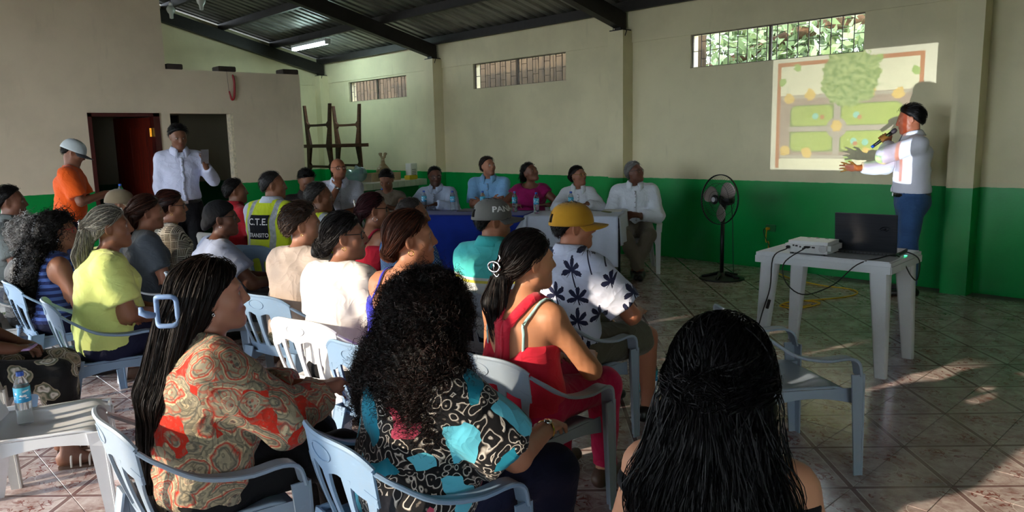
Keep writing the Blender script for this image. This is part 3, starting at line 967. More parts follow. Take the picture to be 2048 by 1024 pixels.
class Person:
    """a figure built in its own frame: +y is where the body faces, z up, origin on the floor under the pelvis"""
    def __init__(s, label, head, az, head_az=None, head_pitch=0.0, head_roll=0.0, pose='sit', sc=1.0, girth=1.0, fem=False,
                 skin=(140, 92, 68), lean=0.05, seat=0.41, cat='person', group=None, side_lean=0.0, hs=1.0, legs=None, quality=1.0, stubble=None):
        s.sc, s.g, s.fem, s.pose = sc, girth, fem, pose
        a = math.radians(az); s.az = a
        fw = V3(math.sin(a), math.cos(a), 0); rt = V3(math.cos(a), -math.sin(a), 0)
        head = np.array(head, float)
        base = head - fw * lean - rt * side_lean
        s.root = empty('person', (base[0], base[1], 0), -a, label, cat, group)
        s.base = V3(base[0], base[1], 0)
        s.q = min(1.6, max(0.8, float(np.hypot(head[0], head[1])) / 4.6))
        hz = head[2]
        s.Hd = V3(side_lean, lean, hz)
        ha = math.radians((az if head_az is None else head_az) - az)
        s.R = rotz(-ha) @ rotx(math.radians(head_pitch)) @ roty(math.radians(head_roll))
        s.hs = hs
        k = sc
        s.N = s.Hd + V3(0, -0.035, -0.15 * hs) * 1.0
        s.skin = np.array(rgb(*skin)[:3])
        s.stubble = stubble
        wS = (0.146 if fem else 0.168) * k
        if pose == 'sit':
            s.P = V3(0, -0.02, seat + 0.095 * k)
        else:
            s.P = V3(0, 0.0, hz - 0.15 - 0.53 * k)
        T = s.N - s.P
        s.W = s.P + T * 0.36 + V3(0, -0.015 if pose == 'sit' else 0.0, 0); s.C = s.P + T * 0.72 + V3(0, -0.01, 0)
        s.S = [s.N + V3(q * wS * (1 + 0.25 * (girth - 1)), -0.015, -0.062 * k) for q in (-1, 1)]
        s.l1, s.l2 = 0.275 * k, 0.245 * k
        # legs
        hw = 0.09 * k
        if pose == 'sit':
            tl = 0.41 * k
            kn = legs or [(-0.11, 0.0), (0.11, 0.0)]
            s.hip = [s.P + V3(q * hw, 0.02, -0.01) for q in (-1, 1)]
            s.knee = []; s.ank = []; s.toe = []
            for i, q in enumerate((-1, 1)):
                kx, fy = kn[i][0], kn[i][1]
                K = V3(kx * k, 0.02 + tl, seat + 0.06 * k); A = V3(kx * k * 1.05, tl + fy - 0.02, 0.075)
                if len(kn[i]) > 2: A[0] = kn[i][2] * k
                s.knee.append(K); s.ank.append(A); s.toe.append(A + V3(0.02 * q, 0.17 * k, -0.045))
        else:
            s.hip = [s.P + V3(q * hw, 0, -0.03) for q in (-1, 1)]
            z0 = s.P[2]
            s.knee = [V3(q * hw * 1.05, 0.02, 0.075 + (z0 - 0.075) * 0.47) for q in (-1, 1)]; s.ank = [V3(q * hw * 1.15, -0.02, 0.08) for q in (-1, 1)]
            s.toe = [A + V3(q * 0.03, 0.17 * k, -0.05) for A, q in zip(s.ank, (-1, 1))]
        s.arm = [None, None]; s.hand = [None, None]
        for i in (0, 1): s.set_arm(i, 'lap')
        s.fine_hands = False
        s.lips = True

    # i: 0 left, 1 right
    def set_arm(s, i, W, pole=None, d=None, n=None, curl=0.5, spread=0.0):
        q = -1 if i == 0 else 1; k = s.sc
        if isinstance(W, str):
            if W == 'lap':
                W = V3(q * 0.07, 0.25 * k, s.P[2] + 0.115 * k) if s.pose == 'sit' else s.S[i] + V3(q * 0.03, 0.04, -0.5 * k)
                d = (-q * 0.6, 0.8, -0.15) if s.pose == 'sit' else (0, 0.1, -1); n = (0, 0, -1) if s.pose == 'sit' else (-q, 0, 0)
                pole = (q * 0.8, -0.6, -0.5) if s.pose == 'sit' else (q * 0.3, -1, 0)
            elif W == 'cross':
                W = V3(-q * 0.07, 0.2 * k + 0.03 * i, s.C[2] - 0.12 * k + 0.03 * i); d = (-q, 0.1, 0.1); n = (0, -1, 0); pole = (q, 0.1, -0.8); curl = 0.4
            elif W == 'table':
                W = V3(q * 0.1, 0.36 * k, 0.80); d = (-q * 0.7, 0.7, -0.05); n = (0, 0, -1); pole = (q, -0.3, -0.6)
        E, W = ik(s.S[i], W, s.l1, s.l2, pole if pole is not None else (q * 0.7, -0.7, -0.4))
        s.arm[i] = (E, W)
        dd = np.array(d if d is not None else (W - E), float); nn = np.array(n if n is not None else (0, 0, -1), float)
        s.hand[i] = (dd, nn, curl, spread)

    # ---- prims
    def torso(s, o=0.0):
        k, g = s.sc, s.g; hipw = 0.172 if s.fem else 0.158; ch = 0.148 if s.fem else 0.165
        X = (1, 0, 0); sit = s.pose == 'sit'
        P = [ecap(s.P + V3(0, -0.01, -0.03), s.P + (s.W - s.P) * 0.4, ((hipw * g + o) * k, (0.118 * g + o) * k), ((hipw * g * 0.97 + o) * k, (0.115 * g + o) * k), X, 0.03),
             ecap(s.P + (s.W - s.P) * 0.4, s.W, ((hipw * g * 0.95 + o) * k, (0.113 * g + o) * k), ((0.138 * g + o) * k, (0.103 * g + o) * k), X, 0.05),
             ecap(s.W, s.C, ((0.138 * g + o) * k, (0.103 * g + o) * k), ((ch * g ** 0.7 + o) * k, (0.112 * g ** 0.7 + o) * k), X, 0.06),
             ecap(s.C, s.N + V3(0, 0, -0.075 * k), ((ch * g ** 0.7 + o) * k, (0.112 * g ** 0.7 + o) * k), ((0.11 + o) * k, (0.07 + o) * k), X, 0.05)]
        for i in (0, 1):
            P.append(cone(s.N + V3(0, 0, -0.055 * k), s.S[i], (0.058 + o) * k, (0.056 + o) * k, 0.05))
            P.append(cone(s.N + V3(0, -0.01, 0.005 * k), s.S[i] + V3(0, 0, 0.012), (0.036 + o * 0.8) * k, (0.034 + o * 0.8) * k, 0.04))
        if g > 1.12 : P.append(ell(s.W + V3(0, 0.05 * g * k, -0.01), ((0.125 * g + o) * k, (0.1 * g + o) * k, 0.115 * k), k=0.06))
        if s.fem:
            for q in (-1, 1): P.append(ell(s.C + V3(q * 0.068 * k, 0.085 * g ** 0.5 * k, -0.02 * k), ((0.06 * g ** 0.5 + o) * k,) * 3, k=0.04))
        return P

    def arms(s, o=0.0, upto=(2.0, 2.0), flat=False):
        P = []; k = s.sc; g = s.g ** 0.6
        for i in (0, 1):
            E, W = s.arm[i]; t = upto[i] if not np.isscalar(upto) else upto
            S = s.S[i]
            if t <= 0: continue
            ra, rb, rc = (0.05 * g + o) * k, (0.041 * g + o) * k, (0.027 * g ** 0.5 + o) * k
            if t < 1: P.append(cone(S, S + (E - S) * t, ra, (ra + (rb - ra) * t) + o * 0.35, 0.03, flat=flat))
            else:
                P.append(cone(S, E, ra, rb, 0.03)); u = min(t - 1, 1.0)
                P.append(cone(E, E + (W - E) * u, rb * 1.02, rb + (rc - rb) * u, 0.02, flat=flat))
        return P

    def neck(s, o=0.0):
        return [cone(s.N + V3(0, 0.0, -0.06), s.Hd + s.R @ V3(0, -0.018, -0.06) * s.hs, (0.058 if not s.fem else 0.05) * s.sc + o, (0.052 if not s.fem else 0.044) * s.hs + o, 0.03)]

    def legs(s, o=0.0, upto=2.0, flat=False):
        P = []; k = s.sc; g = s.g ** 0.7
        for i in (0, 1):
            H, K, A = s.hip[i], s.knee[i], s.ank[i]
            ra, rb, rc = (0.082 * g + o) * k, (0.056 * g ** 0.6 + o) * k, (0.036 + o) * k
            if upto < 1: P.append(cone(H, H + (K - H) * upto, ra, ra + (rb - ra) * upto + o * 0.4, 0.05, flat=flat))
            else:
                P.append(cone(H, K, ra, rb, 0.05)); u = min(upto - 1, 1.0)
                P.append(cone(K, K + (A - K) * u, rb, rb + (rc - rb) * u + (o * 0.4 if u < 1 else 0), 0.03, flat=flat))
                if u >= 0.55: P.append(ell(K + (A - K) * 0.3 + V3(0, -0.022, 0), (0.042 * k * g + o, 0.042 * k * g + o, 0.09 * k + o), k=0.04))
        return P

    def feet(s, o=0.0):
        P = []; k = s.sc
        for i in (0, 1):
            A, T = s.ank[i], s.toe[i]
            H = V3(A[0], A[1] - 0.035, 0.04)
            P.append(cone(H, V3(T[0], T[1], 0.028), 0.034 * k + o, 0.024 * k + o, 0.02)); P.append(cone(A, H + (T - H) * 0.35, 0.034 * k + o, 0.03 * k + o, 0.03))
        return P

    def body_prims(s):
        P = s.torso() + s.neck() + s.arms() + s.legs() + s.feet()
        for i in (0, 1):
            d, n, c, sp = s.hand[i]; P += hand_prims(s.arm[i][1], d, n, c, i == 1, s.sc * 0.98, sp)
        return P + head_prims(s.Hd, s.R, s.hs, s.fem)

    def hl(s, *p): return s.Hd + s.R @ V3(*p) * s.hs              # head-local to figure frame

    # ---- build
    def body(s, headres=0.0067, coarse=0.032):
        headres = max(0.0045, headres * s.q); coarse = max(coarse, 0.022)
        prims = s.body_prims(); Hd, R, hs = s.Hd, s.R, s.hs
        boxes = [(Hd - 0.135 * hs, Hd + 0.13 * hs)]
        if s.fine_hands:
            for i in (0, 1):
                W = s.arm[i][1]; d = np.array(s.hand[i][0], float); d /= np.linalg.norm(d); c = W + d * 0.08; boxes.append((c - 0.09, c + 0.09))
        skin, st = s.skin, s.stubble

        def mk():
            V, Fc = solid(prims, coarse, headres, boxes)
            L = (V - Hd) @ R / hs
            col = np.tile(skin, (len(V), 1))
            w = np.exp(-((L[:, 0] / 0.02) ** 2 + ((L[:, 2] + 0.0635) / 0.0085) ** 2)) * (L[:, 1] > 0.06)
            col = col * (1 - 0.75 * w[:, None]) + np.array(rgb(142, 70, 62)[:3]) * 0.75 * w[:, None]
            for q in (-1, 1):
                w = np.exp(-(((L[:, 0] - q * 0.033) / 0.017) ** 4 + ((L[:, 2] - 0.024 + 0.004 * ((L[:, 0] - q * 0.03) / 0.015) ** 2) / 0.0048) ** 2)) * (L[:, 1] > 0.055)
                col = col * (1 - 0.85 * w[:, None]) + np.array([0.012, 0.008, 0.006]) * 0.85 * w[:, None]
                r = np.sqrt(((L[:, 0] - q * 0.031) / 0.0125) ** 2 + ((L[:, 2] - 0.003) / 0.0062) ** 2); w = (r < 1.05) * (L[:, 1] > 0.066)
                col = np.where(w[:, None], np.array([0.5, 0.45, 0.42]), col)
                r2 = np.hypot(L[:, 0] - q * 0.031, L[:, 2] - 0.003); col = np.where((w & (r2 < 0.0062))[:, None], np.array([0.015, 0.008, 0.005]), col)
            if st:
                w = np.clip((-0.035 - L[:, 2]) / 0.03, 0, 1) * (L[:, 1] > 0.01) * (L[:, 2] > -0.13); col = col * (1 - st * w[:, None]) + np.array([0.03, 0.025, 0.022]) * st * w[:, None]
            return V, Fc, col

        def fin(res):
            obj('body', npmesh('body', res[0], res[1], col=res[2]), s.root, M_SKIN)
        later(mk, fin); s._body = prims
        return s

    def garment(s, name, prims, m, res=0.013, cuts=(), folds=0.004, seed=1, parent=None, label=None, ff=1.0):
        allp = list(prims) + ([fold(folds, seed, ff), fold(folds * 0.5, seed + 5, 2.3 * ff)] if folds else []) + list(cuts)

        def fin(r):
            o = obj(name, npmesh(name, r[0], r[1]), parent or s.root, m)
            if label: o['label'] = label
        later(lambda: solid(allp, max(0.009, res * s.q)), fin); return allp

    def top(s, m, sleeve=0.6, o=0.014, hem=None, neck='crew', res=0.012, folds=0.0055, seed=1, name='shirt', loose=0.01, label=None, long_hem=0.0, drop=0.0):
        up = (sleeve, sleeve) if np.isscalar(sleeve) else sleeve
        P = s.torso(o) + s.arms(o + loose, up, flat=True)
        cuts = []
        z = (s.P[2] - 0.035 - long_hem) if hem is None else hem
        cuts.append(half((0, 0, -1), -z))
        nk = s.N
        if neck == 'crew': cuts.append(ell(nk + V3(0, 0.02, 0.055), (0.075 * s.sc, 0.085 * s.sc, 0.062), k=0.008, op='s'))
        elif neck == 'v': cuts += [ell(nk + V3(0, 0.02, 0.05), (0.075 * s.sc, 0.08 * s.sc, 0.06), k=0.008, op='s'), cone(nk + V3(0, 0.12, -0.02), nk + V3(0, 0.15, -0.17), 0.05, 0.008, k=0.008, op='s')]
        elif neck == 'wide': cuts.append(ell(nk + V3(0, 0.03, 0.03), (0.11 * s.sc, 0.1 * s.sc, 0.075), k=0.01, op='s'))
        elif neck == 'tank':
            # low back and front, cut away over the shoulders
            cuts += [half((0, 0, 1), s.C[2] + 0.045 - drop, 0.03), ell(s.C + V3(0, -0.16, 0.09 - drop), (0.11, 0.1, 0.11), k=0.02, op='s')]
        elif neck == 'tankhigh': cuts += [half((0, 0, 1), s.C[2] + 0.085, 0.01)]
        for i in (0, 1):
            if up[i] <= 0 and neck not in ('tank', 'tankhigh'): cuts.append(ell(s.S[i] + V3((-0.045, 0.045)[i], 0, 0.0), (0.06, 0.13, 0.12), k=0.01, op='s'))
        s.top_prims = s.garment(name, P, m, res, cuts, folds, seed, label=label)
        return s

    def bottoms(s, m, upto=1.93, o=0.014, res=0.018, folds=0.004, seed=3, name='trousers', waist=None, label=None):
        k, g = s.sc, s.g; hipw = 0.172 if s.fem else 0.158
        P = [ecap(s.P + V3(0, -0.01, -0.035), s.P + (s.W - s.P) * 0.45, ((hipw * g + o) * k, (0.118 * g + o) * k), ((hipw * g * 0.94 + o) * k, (0.113 * g + o) * k), (1, 0, 0), 0.03)] + s.legs(o, upto, flat=True)
        cuts = [half((0, 0, 1), s.P[2] + (0.09 if waist is None else waist), 0.004)]
        s.garment(name, P, m, res, cuts, folds, seed, label=label); return s

    def shoes(s, m, name='shoe', sole=None):
        for i in (0, 1):
            A, T = s.ank[i], s.toe[i]; k = s.sc; H = V3(A[0], A[1] - 0.04, 0.045)
            P = [cone(H, V3(T[0], T[1], 0.036), 0.041 * k, 0.033 * k, 0.02), cone(A + V3(0, 0, -0.0), H + (T - H) * 0.35, 0.045 * k, 0.036 * k, 0.03)]
            cuts = [half((0, 0, -1), -0.004), half((0, 0, 1), A[2] + 0.02)]
            s.garment(name, P, m, 0.016, cuts, 0)
        return s

    def collar(s, m, open_=0.5, h=0.038):
        """folded shirt collar: a band round the neck, open in front"""
        V = []; Fs = []; n = 22; rings = ((0.064, 0.03, 0), (0.066, h + 0.034, 0), (0.075, h + 0.03, 0), (0.104, 0.02, 0.006))
        for j in range(n + 1):
            a = math.pi / 2 + open_ * 0.55 + (2 * math.pi - open_ * 1.1) * j / n
            t = (j / n - 0.5) * 2; front = abs(t) ** 3
            for r, z, _ in rings:
                rr = r * s.sc; V.append(s.N + V3(math.cos(a) * rr, math.sin(a) * rr * 1.05 + 0.012, z - 0.005 - 0.04 * front - (0.035 * front if r > 0.08 else 0)))
        q = len(rings)
        for j in range(n):
            for i in range(q - 1): Fs.append((j * q + i, (j + 1) * q + i, (j + 1) * q + i + 1, j * q + i + 1))
        me = npmesh('collar', V, Fs); o = obj('collar', me, s.root, m)
        md = o.modifiers.new('thick', 'SOLIDIFY'); md.thickness = 0.003
        return s

    def placket(s, m, mb, hem=None):
        """buttoned front band on the shirt"""
        z0 = s.P[2] + 0.05 if hem is None else hem
        pts = [V3(0.004, 0.2, z0), V3(0.004, 0.2, s.W[2]), V3(0.004, 0.2, s.C[2]), s.N + V3(0.004, 0.1, -0.06)]
        pr = s.top_prims
        s.strap(pts, 0.032, m, 'placket', 0.001, 22, 0.004, pr)
        P = np.array(spline(pts, 8))[1:]

        def mk():
            Q = onto(pr, P, 0.006, 8); return Q, fgrad(pr, Q)

        def fin(r):
            for q, nn in zip(*r):
                e1 = np.cross(nn, (0, 0, 1)); e1 /= np.linalg.norm(e1); e2 = np.cross(nn, e1)
                V = [q + 0.0065 * (math.cos(a) * e1 + math.sin(a) * e2) for a in np.linspace(0, 6.28, 9)[:-1]] + [q + nn * 0.002]
                obj('button', npmesh('button', V, [(k, (k + 1) % 8, 8) for k in range(8)]), s.root, mb)
        later(mk, fin); return s

    def strap(s, pts, wd, m, name='strap', off=0.006, n=22, th=0.003, prims=None):
        """flat band lying on the body through points in the figure frame"""
        P = np.array(spline(pts, n)); prims = prims or s.body_prims()

        def mk():
            Q = onto(prims, P, off, 8); N = fgrad(prims, Q); T = np.gradient(Q, axis=0); T /= np.linalg.norm(T, axis=1, keepdims=True); B = np.cross(T, N)
            V = []; Fs = []
            for q, b, nn in zip(Q, B, N): V += [q - b * wd / 2 + nn * 0.0, q - b * wd / 2 + nn * th, q + b * wd / 2 + nn * th, q + b * wd / 2]
            for i in range(n - 1):
                for j in range(4): Fs.append((i * 4 + j, i * 4 + (j + 1) % 4, i * 4 + 4 + (j + 1) % 4, i * 4 + 4 + j))
            return np.array(V), np.array(Fs)
        later(mk, lambda r: obj(name, npmesh(name, r[0], r[1]), s.root, m)); return s

    # ---- hair
    def hair_cap_prims(s, t=0.012, line=0.0, k=0.8, low=-0.095, ears=True):
        hs, R, c = s.hs, s.R, s.Hd
        P = [ell(s.hl(0, -0.014, 0.028), [(0.0735 + t) * hs, (0.093 + t) * hs, (0.087 + t) * hs], R.T, 0.01), ell(s.hl(0, -0.045, -0.03), [(0.06 + t * 0.8) * hs, (0.055 + t * 0.6) * hs, 0.06 * hs], R.T, 0.03)]
        n = R @ (V3(0, k, -1) / math.hypot(1, k)); cc = float(n @ c) - line * hs / math.hypot(1, k)
        cuts = [half(n, cc - 0.006, 0.034), half(R[:, 2] * -1, -(float(R[:, 2] @ c) + low * hs), 0.02)]
        if ears:
            for q in (-1, 1): cuts.append(ell(s.hl(q * 0.082, 0.0, -0.012), [0.022 * hs, 0.026 * hs, 0.034 * hs], R.T, 0.006, 's'))
        return P, cuts

    def hair_short(s, c1, t=0.012, line=0.016, k=0.97, low=-0.09, rough=0.004, res=0.0075, c2=None, strands=520, slen=6, seed=1, srad=0.0016, ears=True):
        P, cuts = s.hair_cap_prims(t, line, k, low, ears); col = np.array(rgb(*c1)[:3]); colb = np.array(rgb(*(c2 or c1))[:3])
        nz = fold(rough, seed, 4.5); prims = P + cuts; hs, R, Hd = s.hs, s.R, s.Hd

        def mk():
            V, Fc = solid(P + [nz] + cuts, res * s.q); C = np.tile(col * 0.8, (len(V), 1))  # base under the strands darkened: shade between them put into the colour
            if strands:
                rng = np.random.default_rng(seed); D = rng.normal(size=(strands * 4, 3)); D /= np.linalg.norm(D, axis=1, keepdims=True)
                L = D * np.array([0.0735 + t, 0.093 + t, 0.087 + t]) + np.array([0, -0.014, 0.028])
                ok = (L[:, 2] - k * L[:, 1] > line + 0.008) & (L[:, 2] > low + 0.01) & ~((np.abs(L[:, 0]) > 0.06) & (np.abs(L[:, 1]) < 0.03) & (L[:, 2] < 0.025))
                L = L[ok][:strands]; N = len(L); p = Hd + L @ R.T * hs
                fl = np.array([0, -0.5, -0.35]) @ R.T
                path = []
                for i in range(slen):
                    path.append(p); g = fgrad(P, p); f = fl + rng.normal(size=p.shape) * 0.25; f = f - g * (f * g).sum(1, keepdims=True); f /= np.linalg.norm(f, axis=1, keepdims=True) + 1e-6
                    p = p + f * 0.010 + g * 0.002
                PP = np.stack(path, 1); rad = np.linspace(1, 0.25, slen)[None] * srad * rng.uniform(0.7, 1.2, (N, 1))
                mix = rng.uniform(0, 1, (N, 1)); V2, F2, C2 = tubes(PP, rad, 2, col * (1 - mix) + colb * mix, seed)
                Fc = np.concatenate([Fc, F2 + len(V)]); V = np.concatenate([V, V2]); C = np.concatenate([C, C2])
            return V, Fc, C
        later(mk, lambda r: obj('hair', npmesh('hair', r[0], r[1], col=r[2]), s.root, M_HAIR)); return s

    def hair_flow(s, c1, c2, mass, flow, n=300, steps=14, step=0.02, t=0.014, line=0.0, k=0.8, low=-0.1, rad=0.0028, seed=1, wave=0.0, wfreq=8.0, lift=0.006, res=0.009,
                  roots=None, extra=None, rough=0.003, name='hair', ears=False, taper=0.35, rand=0.12):
        """hair drawn as locks that run over a smooth mass: mass = extra prims in the figure frame, flow(points)->directions"""
        P, cuts = s.hair_cap_prims(t, line, k, low, ears)
        M = P + cuts + list(mass)
        c1 = np.array(rgb(*c1)[:3]); c2 = np.array(rgb(*c2)[:3]); hs, R, Hd = s.hs, s.R, s.Hd; n = int(n * 2.2 / s.q); rad = rad * 0.62 * s.q ** 0.7

        def mk():
            rng = np.random.default_rng(seed)
            V, Fc = solid(P + [fold(rough, seed, 5)] + cuts + list(mass) + [fold(rough, seed + 1, 3)], res * s.q); C = np.tile(c1 * 0.75, (len(V), 1))  # mass painted darker than the locks, so the gaps look shaded
            D = rng.normal(size=(n * 5, 3)); D /= np.linalg.norm(D, axis=1, keepdims=True)
            L = D * np.array([0.0735 + t, 0.093 + t, 0.087 + t]) + np.array([0, -0.014, 0.028])
            ok = (L[:, 2] - k * L[:, 1] > line + 0.004) & (L[:, 2] > low + 0.02)
            L = L[ok][:n]; p = (Hd + L @ R.T * hs).astype(np.float32)
            if roots is not None: p = np.concatenate([p, onto(M, roots(rng), 0.004, 10)]).astype(np.float32); p = p[fpoints(M, p) < 0.02]
            N = len(p); off = rng.uniform(0.0, lift, N).astype(np.float32)
            path = []; ph = rng.uniform(0, 6.28, N); jit = rng.normal(size=(N, 3)) * rand
            for i in range(steps):
                f = fpoints(M, p); g = fgrad(M, p); p = p - np.clip(f - off, -0.03, 0.03)[:, None] * g
                path.append(p)
                fl = flow(p) + jit; fl = fl - g * (fl * g).sum(1, keepdims=True) * 0.9; fl /= np.linalg.norm(fl, axis=1, keepdims=True) + 1e-6
                p = p + fl * step
            PP = np.stack(path, 1)
            if wave:
                sarr = np.linspace(0, 1, steps)[None, :]; ref = rng.normal(size=(N, 1, 3)); ref /= np.linalg.norm(ref, axis=2, keepdims=True)
                PP = PP + ref * (wave * np.minimum(1, sarr * 3) * (0.35 + 0.9 * sarr) * np.sin(ph[:, None] + wfreq * 6.28 * sarr * rng.uniform(0.8, 1.2, (N, 1))))[:, :, None]
            rr = (1 - (1 - taper) * np.linspace(0, 1, steps)[None] ** 2) * rad * rng.uniform(0.6, 1.3, (N, 1))
            mix = rng.uniform(0, 1, (N, 1)) ** 1.5; V2, F2, C2 = tubes(PP, rr, 2, c1 * (1 - mix) + c2 * mix, seed)
            return np.concatenate([V, V2]), np.concatenate([Fc, F2 + len(V)]), np.concatenate([C, C2])
        later(mk, lambda r: obj(name, npmesh(name, r[0], r[1], col=r[2]), s.root, M_HAIR)); return s

    def hair_curly(s, c1, c2, mass, n=700, t=0.02, line=0.0, k=0.8, low=-0.1, seed=1, rad=0.0022, coil=0.009, length=0.07, res=0.011, turns=3.0, rough=0.008, out=0.25):
        n = int(n * 2 / s.q); rad = rad * 0.7 * s.q ** 0.7; P, cuts = s.hair_cap_prims(t, line, k, low, False); M = P + cuts + list(mass); c1 = np.array(rgb(*c1)[:3]); c2 = np.array(rgb(*c2)[:3])

        def mk():
            rng = np.random.default_rng(seed)
            V, Fc = solid(M + [fold(rough, seed, 6), fold(rough * 0.6, seed + 2, 12)], res * s.q); C = np.tile(c1 * 0.7, (len(V), 1))  # darker base colour stands in for shade between the curls
            p = V[rng.integers(0, len(V), n)]; g = fgrad(M, p)
            S = 13; sarr = np.linspace(0, 1, S)
            dn = np.array([0, 0, -1.0]) + rng.normal(size=(n, 3)) * 0.5; dn = dn - g * (dn * g).sum(1, keepdims=True) * 0.8 + g * out; dn /= np.linalg.norm(dn, axis=1, keepdims=True)
            e1 = np.cross(dn, rng.normal(size=(n, 3))); e1 /= np.linalg.norm(e1, axis=1, keepdims=True); e2 = np.cross(dn, e1)
            L = length * rng.uniform(0.6, 1.3, (n, 1, 1)); ph = rng.uniform(0, 6.28, (n, 1)); a = ph + turns * 6.28 * sarr[None] * rng.uniform(0.7, 1.3, (n, 1)); cr = coil * rng.uniform(0.6, 1.3, (n, 1, 1))
            PP = p[:, None, :] + dn[:, None, :] * L * sarr[None, :, None] + cr * (np.cos(a)[:, :, None] * e1[:, None, :] + np.sin(a)[:, :, None] * e2[:, None, :]) + g[:, None, :] * 0.002
            rr = np.tile(rad * (1 - 0.6 * sarr)[None], (n, 1)) * rng.uniform(0.7, 1.2, (n, 1)); mix = rng.uniform(0, 1, (n, 1)) ** 2
            V2, F2, C2 = tubes(PP, rr, 2, c1 * (1 - mix) + c2 * mix, seed)
            return np.concatenate([V, V2]), np.concatenate([Fc, F2 + len(V)]), np.concatenate([C, C2])
        later(mk, lambda r: obj('hair', npmesh('hair', r[0], r[1], col=r[2]), s.root, M_HAIR)); return s

    # ---- worn things
    def _hm(s):
        M = Matrix.Identity(4)
        for i in range(3):
            for j in range(3): M[i][j] = s.R[i, j] * s.hs
            M[i][3] = s.Hd[i]
        return M

    def glasses(s, m, z=0.004, tint=None, round_=False, up=0.0, name='glasses'):
        o = MB()
        for q in (-1, 1):
            pts = []
            for i in range(16):
                a = 2 * math.pi * i / 16; ca_, sa_ = math.cos(a), math.sin(a); p = 0.7 if not round_ else 1.0
                pts.append((q * 0.033 + 0.024 * math.copysign(abs(ca_) ** p, ca_), 0.093 - 0.012 * abs(q * 0.033 + 0.024 * ca_) / 0.05 - up * 0.3, z + up + 0.018 * math.copysign(abs(sa_) ** p, sa_)))
            o.tube(pts, 0.0024, 6, closed=True)
            o.tube([(q * 0.056, 0.08, z + up + 0.008), (q * 0.074, 0.06, z + up + 0.01), (q * 0.079, 0.0, z + up * 0.6 + 0.012), (q * 0.077, -0.015, z + up * 0.5)], 0.0024, 6)
        o.tube([(-0.01, 0.094 - up * 0.3, z + up + 0.006), (0, 0.097 - up * 0.3, z + up + 0.009), (0.01, 0.094 - up * 0.3, z + up + 0.006)], 0.0022, 6)
        ob = o.build(name, m, s.root, smooth=True); ob.matrix_local = s._hm()
        if tint is not None:
            l = MB()
            for q in (-1, 1): l.add([(q * 0.033 + 0.023 * math.cos(a), 0.0925 - 0.012 * abs(q * 0.033 + 0.023 * math.cos(a)) / 0.05 - up * 0.3, z + up + 0.017 * math.sin(a)) for a in [2 * math.pi * i / 14 for i in range(14)]], [list(range(14))])
            lo = l.build('lens', tint, ob)
        return s

    def earring(s, m, side=1, hoop=0.012):
        o = MB(); q = side
        o.tube([(q * 0.08, -0.006 + hoop * math.sin(a), -0.042 - hoop + hoop * math.cos(a)) for a in [2 * math.pi * i / 14 for i in range(14)]], 0.0016, 6, closed=True)
        ob = o.build('earring', m, s.root, smooth=True); ob.matrix_local = s._hm(); return s

    def cap(s, m, mb=None, brim=0.075, back_open=True, tilt=0.0, h=0.0, strapm=None, name='cap', button=True):
        """baseball cap in head coordinates: domed crown with panel seams, curved peak, opening and strap behind"""
        A, B, H = 0.0925, 0.114, 0.112; cy, cz = -0.014, 0.008 + h
        n, mrows = 48, 12
        V = []; Fs = []
        for j in range(mrows + 1):
            ph = j / mrows * math.pi / 2
            for i in range(n):
                a = 2 * math.pi * i / n; seam = 1.0 - 0.012 * math.exp(-((((a - math.pi / 2) % (math.pi / 3)) - (math.pi / 3 if ((a - math.pi / 2) % (math.pi / 3)) > math.pi / 6 else 0)) / 0.05) ** 2)
                cr = math.cos(ph) ** 0.75; V.append((A * cr * math.cos(a) * seam, cy + B * cr * math.sin(a) * seam, cz + H * math.sin(ph) ** 0.92))
        for j in range(mrows):
            for i in range(n):
                a = 2 * math.pi * (i + 0.5) / n; back = abs(((a - 1.5 * math.pi + math.pi) % (2 * math.pi)) - math.pi)
                if back_open and 1 <= j < 1 + 3.3 * math.sqrt(max(0, 1 - (back / 0.42) ** 2)): continue
                Fs.append((j * n + i, j * n + (i + 1) % n, (j + 1) * n + (i + 1) % n, (j + 1) * n + i))
        me = npmesh(name, V, Fs); o = obj(name, me, s.root, m)
        md = o.modifiers.new('thick', 'SOLIDIFY'); md.thickness = 0.003; md.offset = 1
        Mt = s._hm() @ Matrix.Translation((0, 0, 0)) @ Matrix.Rotation(math.radians(tilt), 4, 'X'); o.matrix_local = Mt
        V = []; Fs = []; na, nr = 24, 6
        for i in range(na + 1):
            a = math.radians(90 - 78 + 156 * i / na)
            for j in range(nr + 1):
                t = j / nr; r = t * brim * (math.sin(a) ** 0.6) * 1.05
                x = A * math.cos(a) * (1 - 0.04 * t); y = cy + B * math.sin(a) + r
                V.append((x, y, cz + 0.004 - 0.018 * (x / A) ** 2 * (0.3 + t) - 0.012 * t))
        for i in range(na):
            for j in range(nr): Fs.append((i * (nr + 1) + j, (i + 1) * (nr + 1) + j, (i + 1) * (nr + 1) + j + 1, i * (nr + 1) + j + 1))
        ob = obj('peak', npmesh('peak', V, Fs), o, mb or m); md = ob.modifiers.new('thick', 'SOLIDIFY'); md.thickness = 0.004
        if button: MB().lathe([(0.0, 0.006), (0.006, 0.004), (0.008, 0.0)], 10, (0, cy, cz + H + 0.001), cap=False).build('button', mb or m, o, smooth=True)
        return o

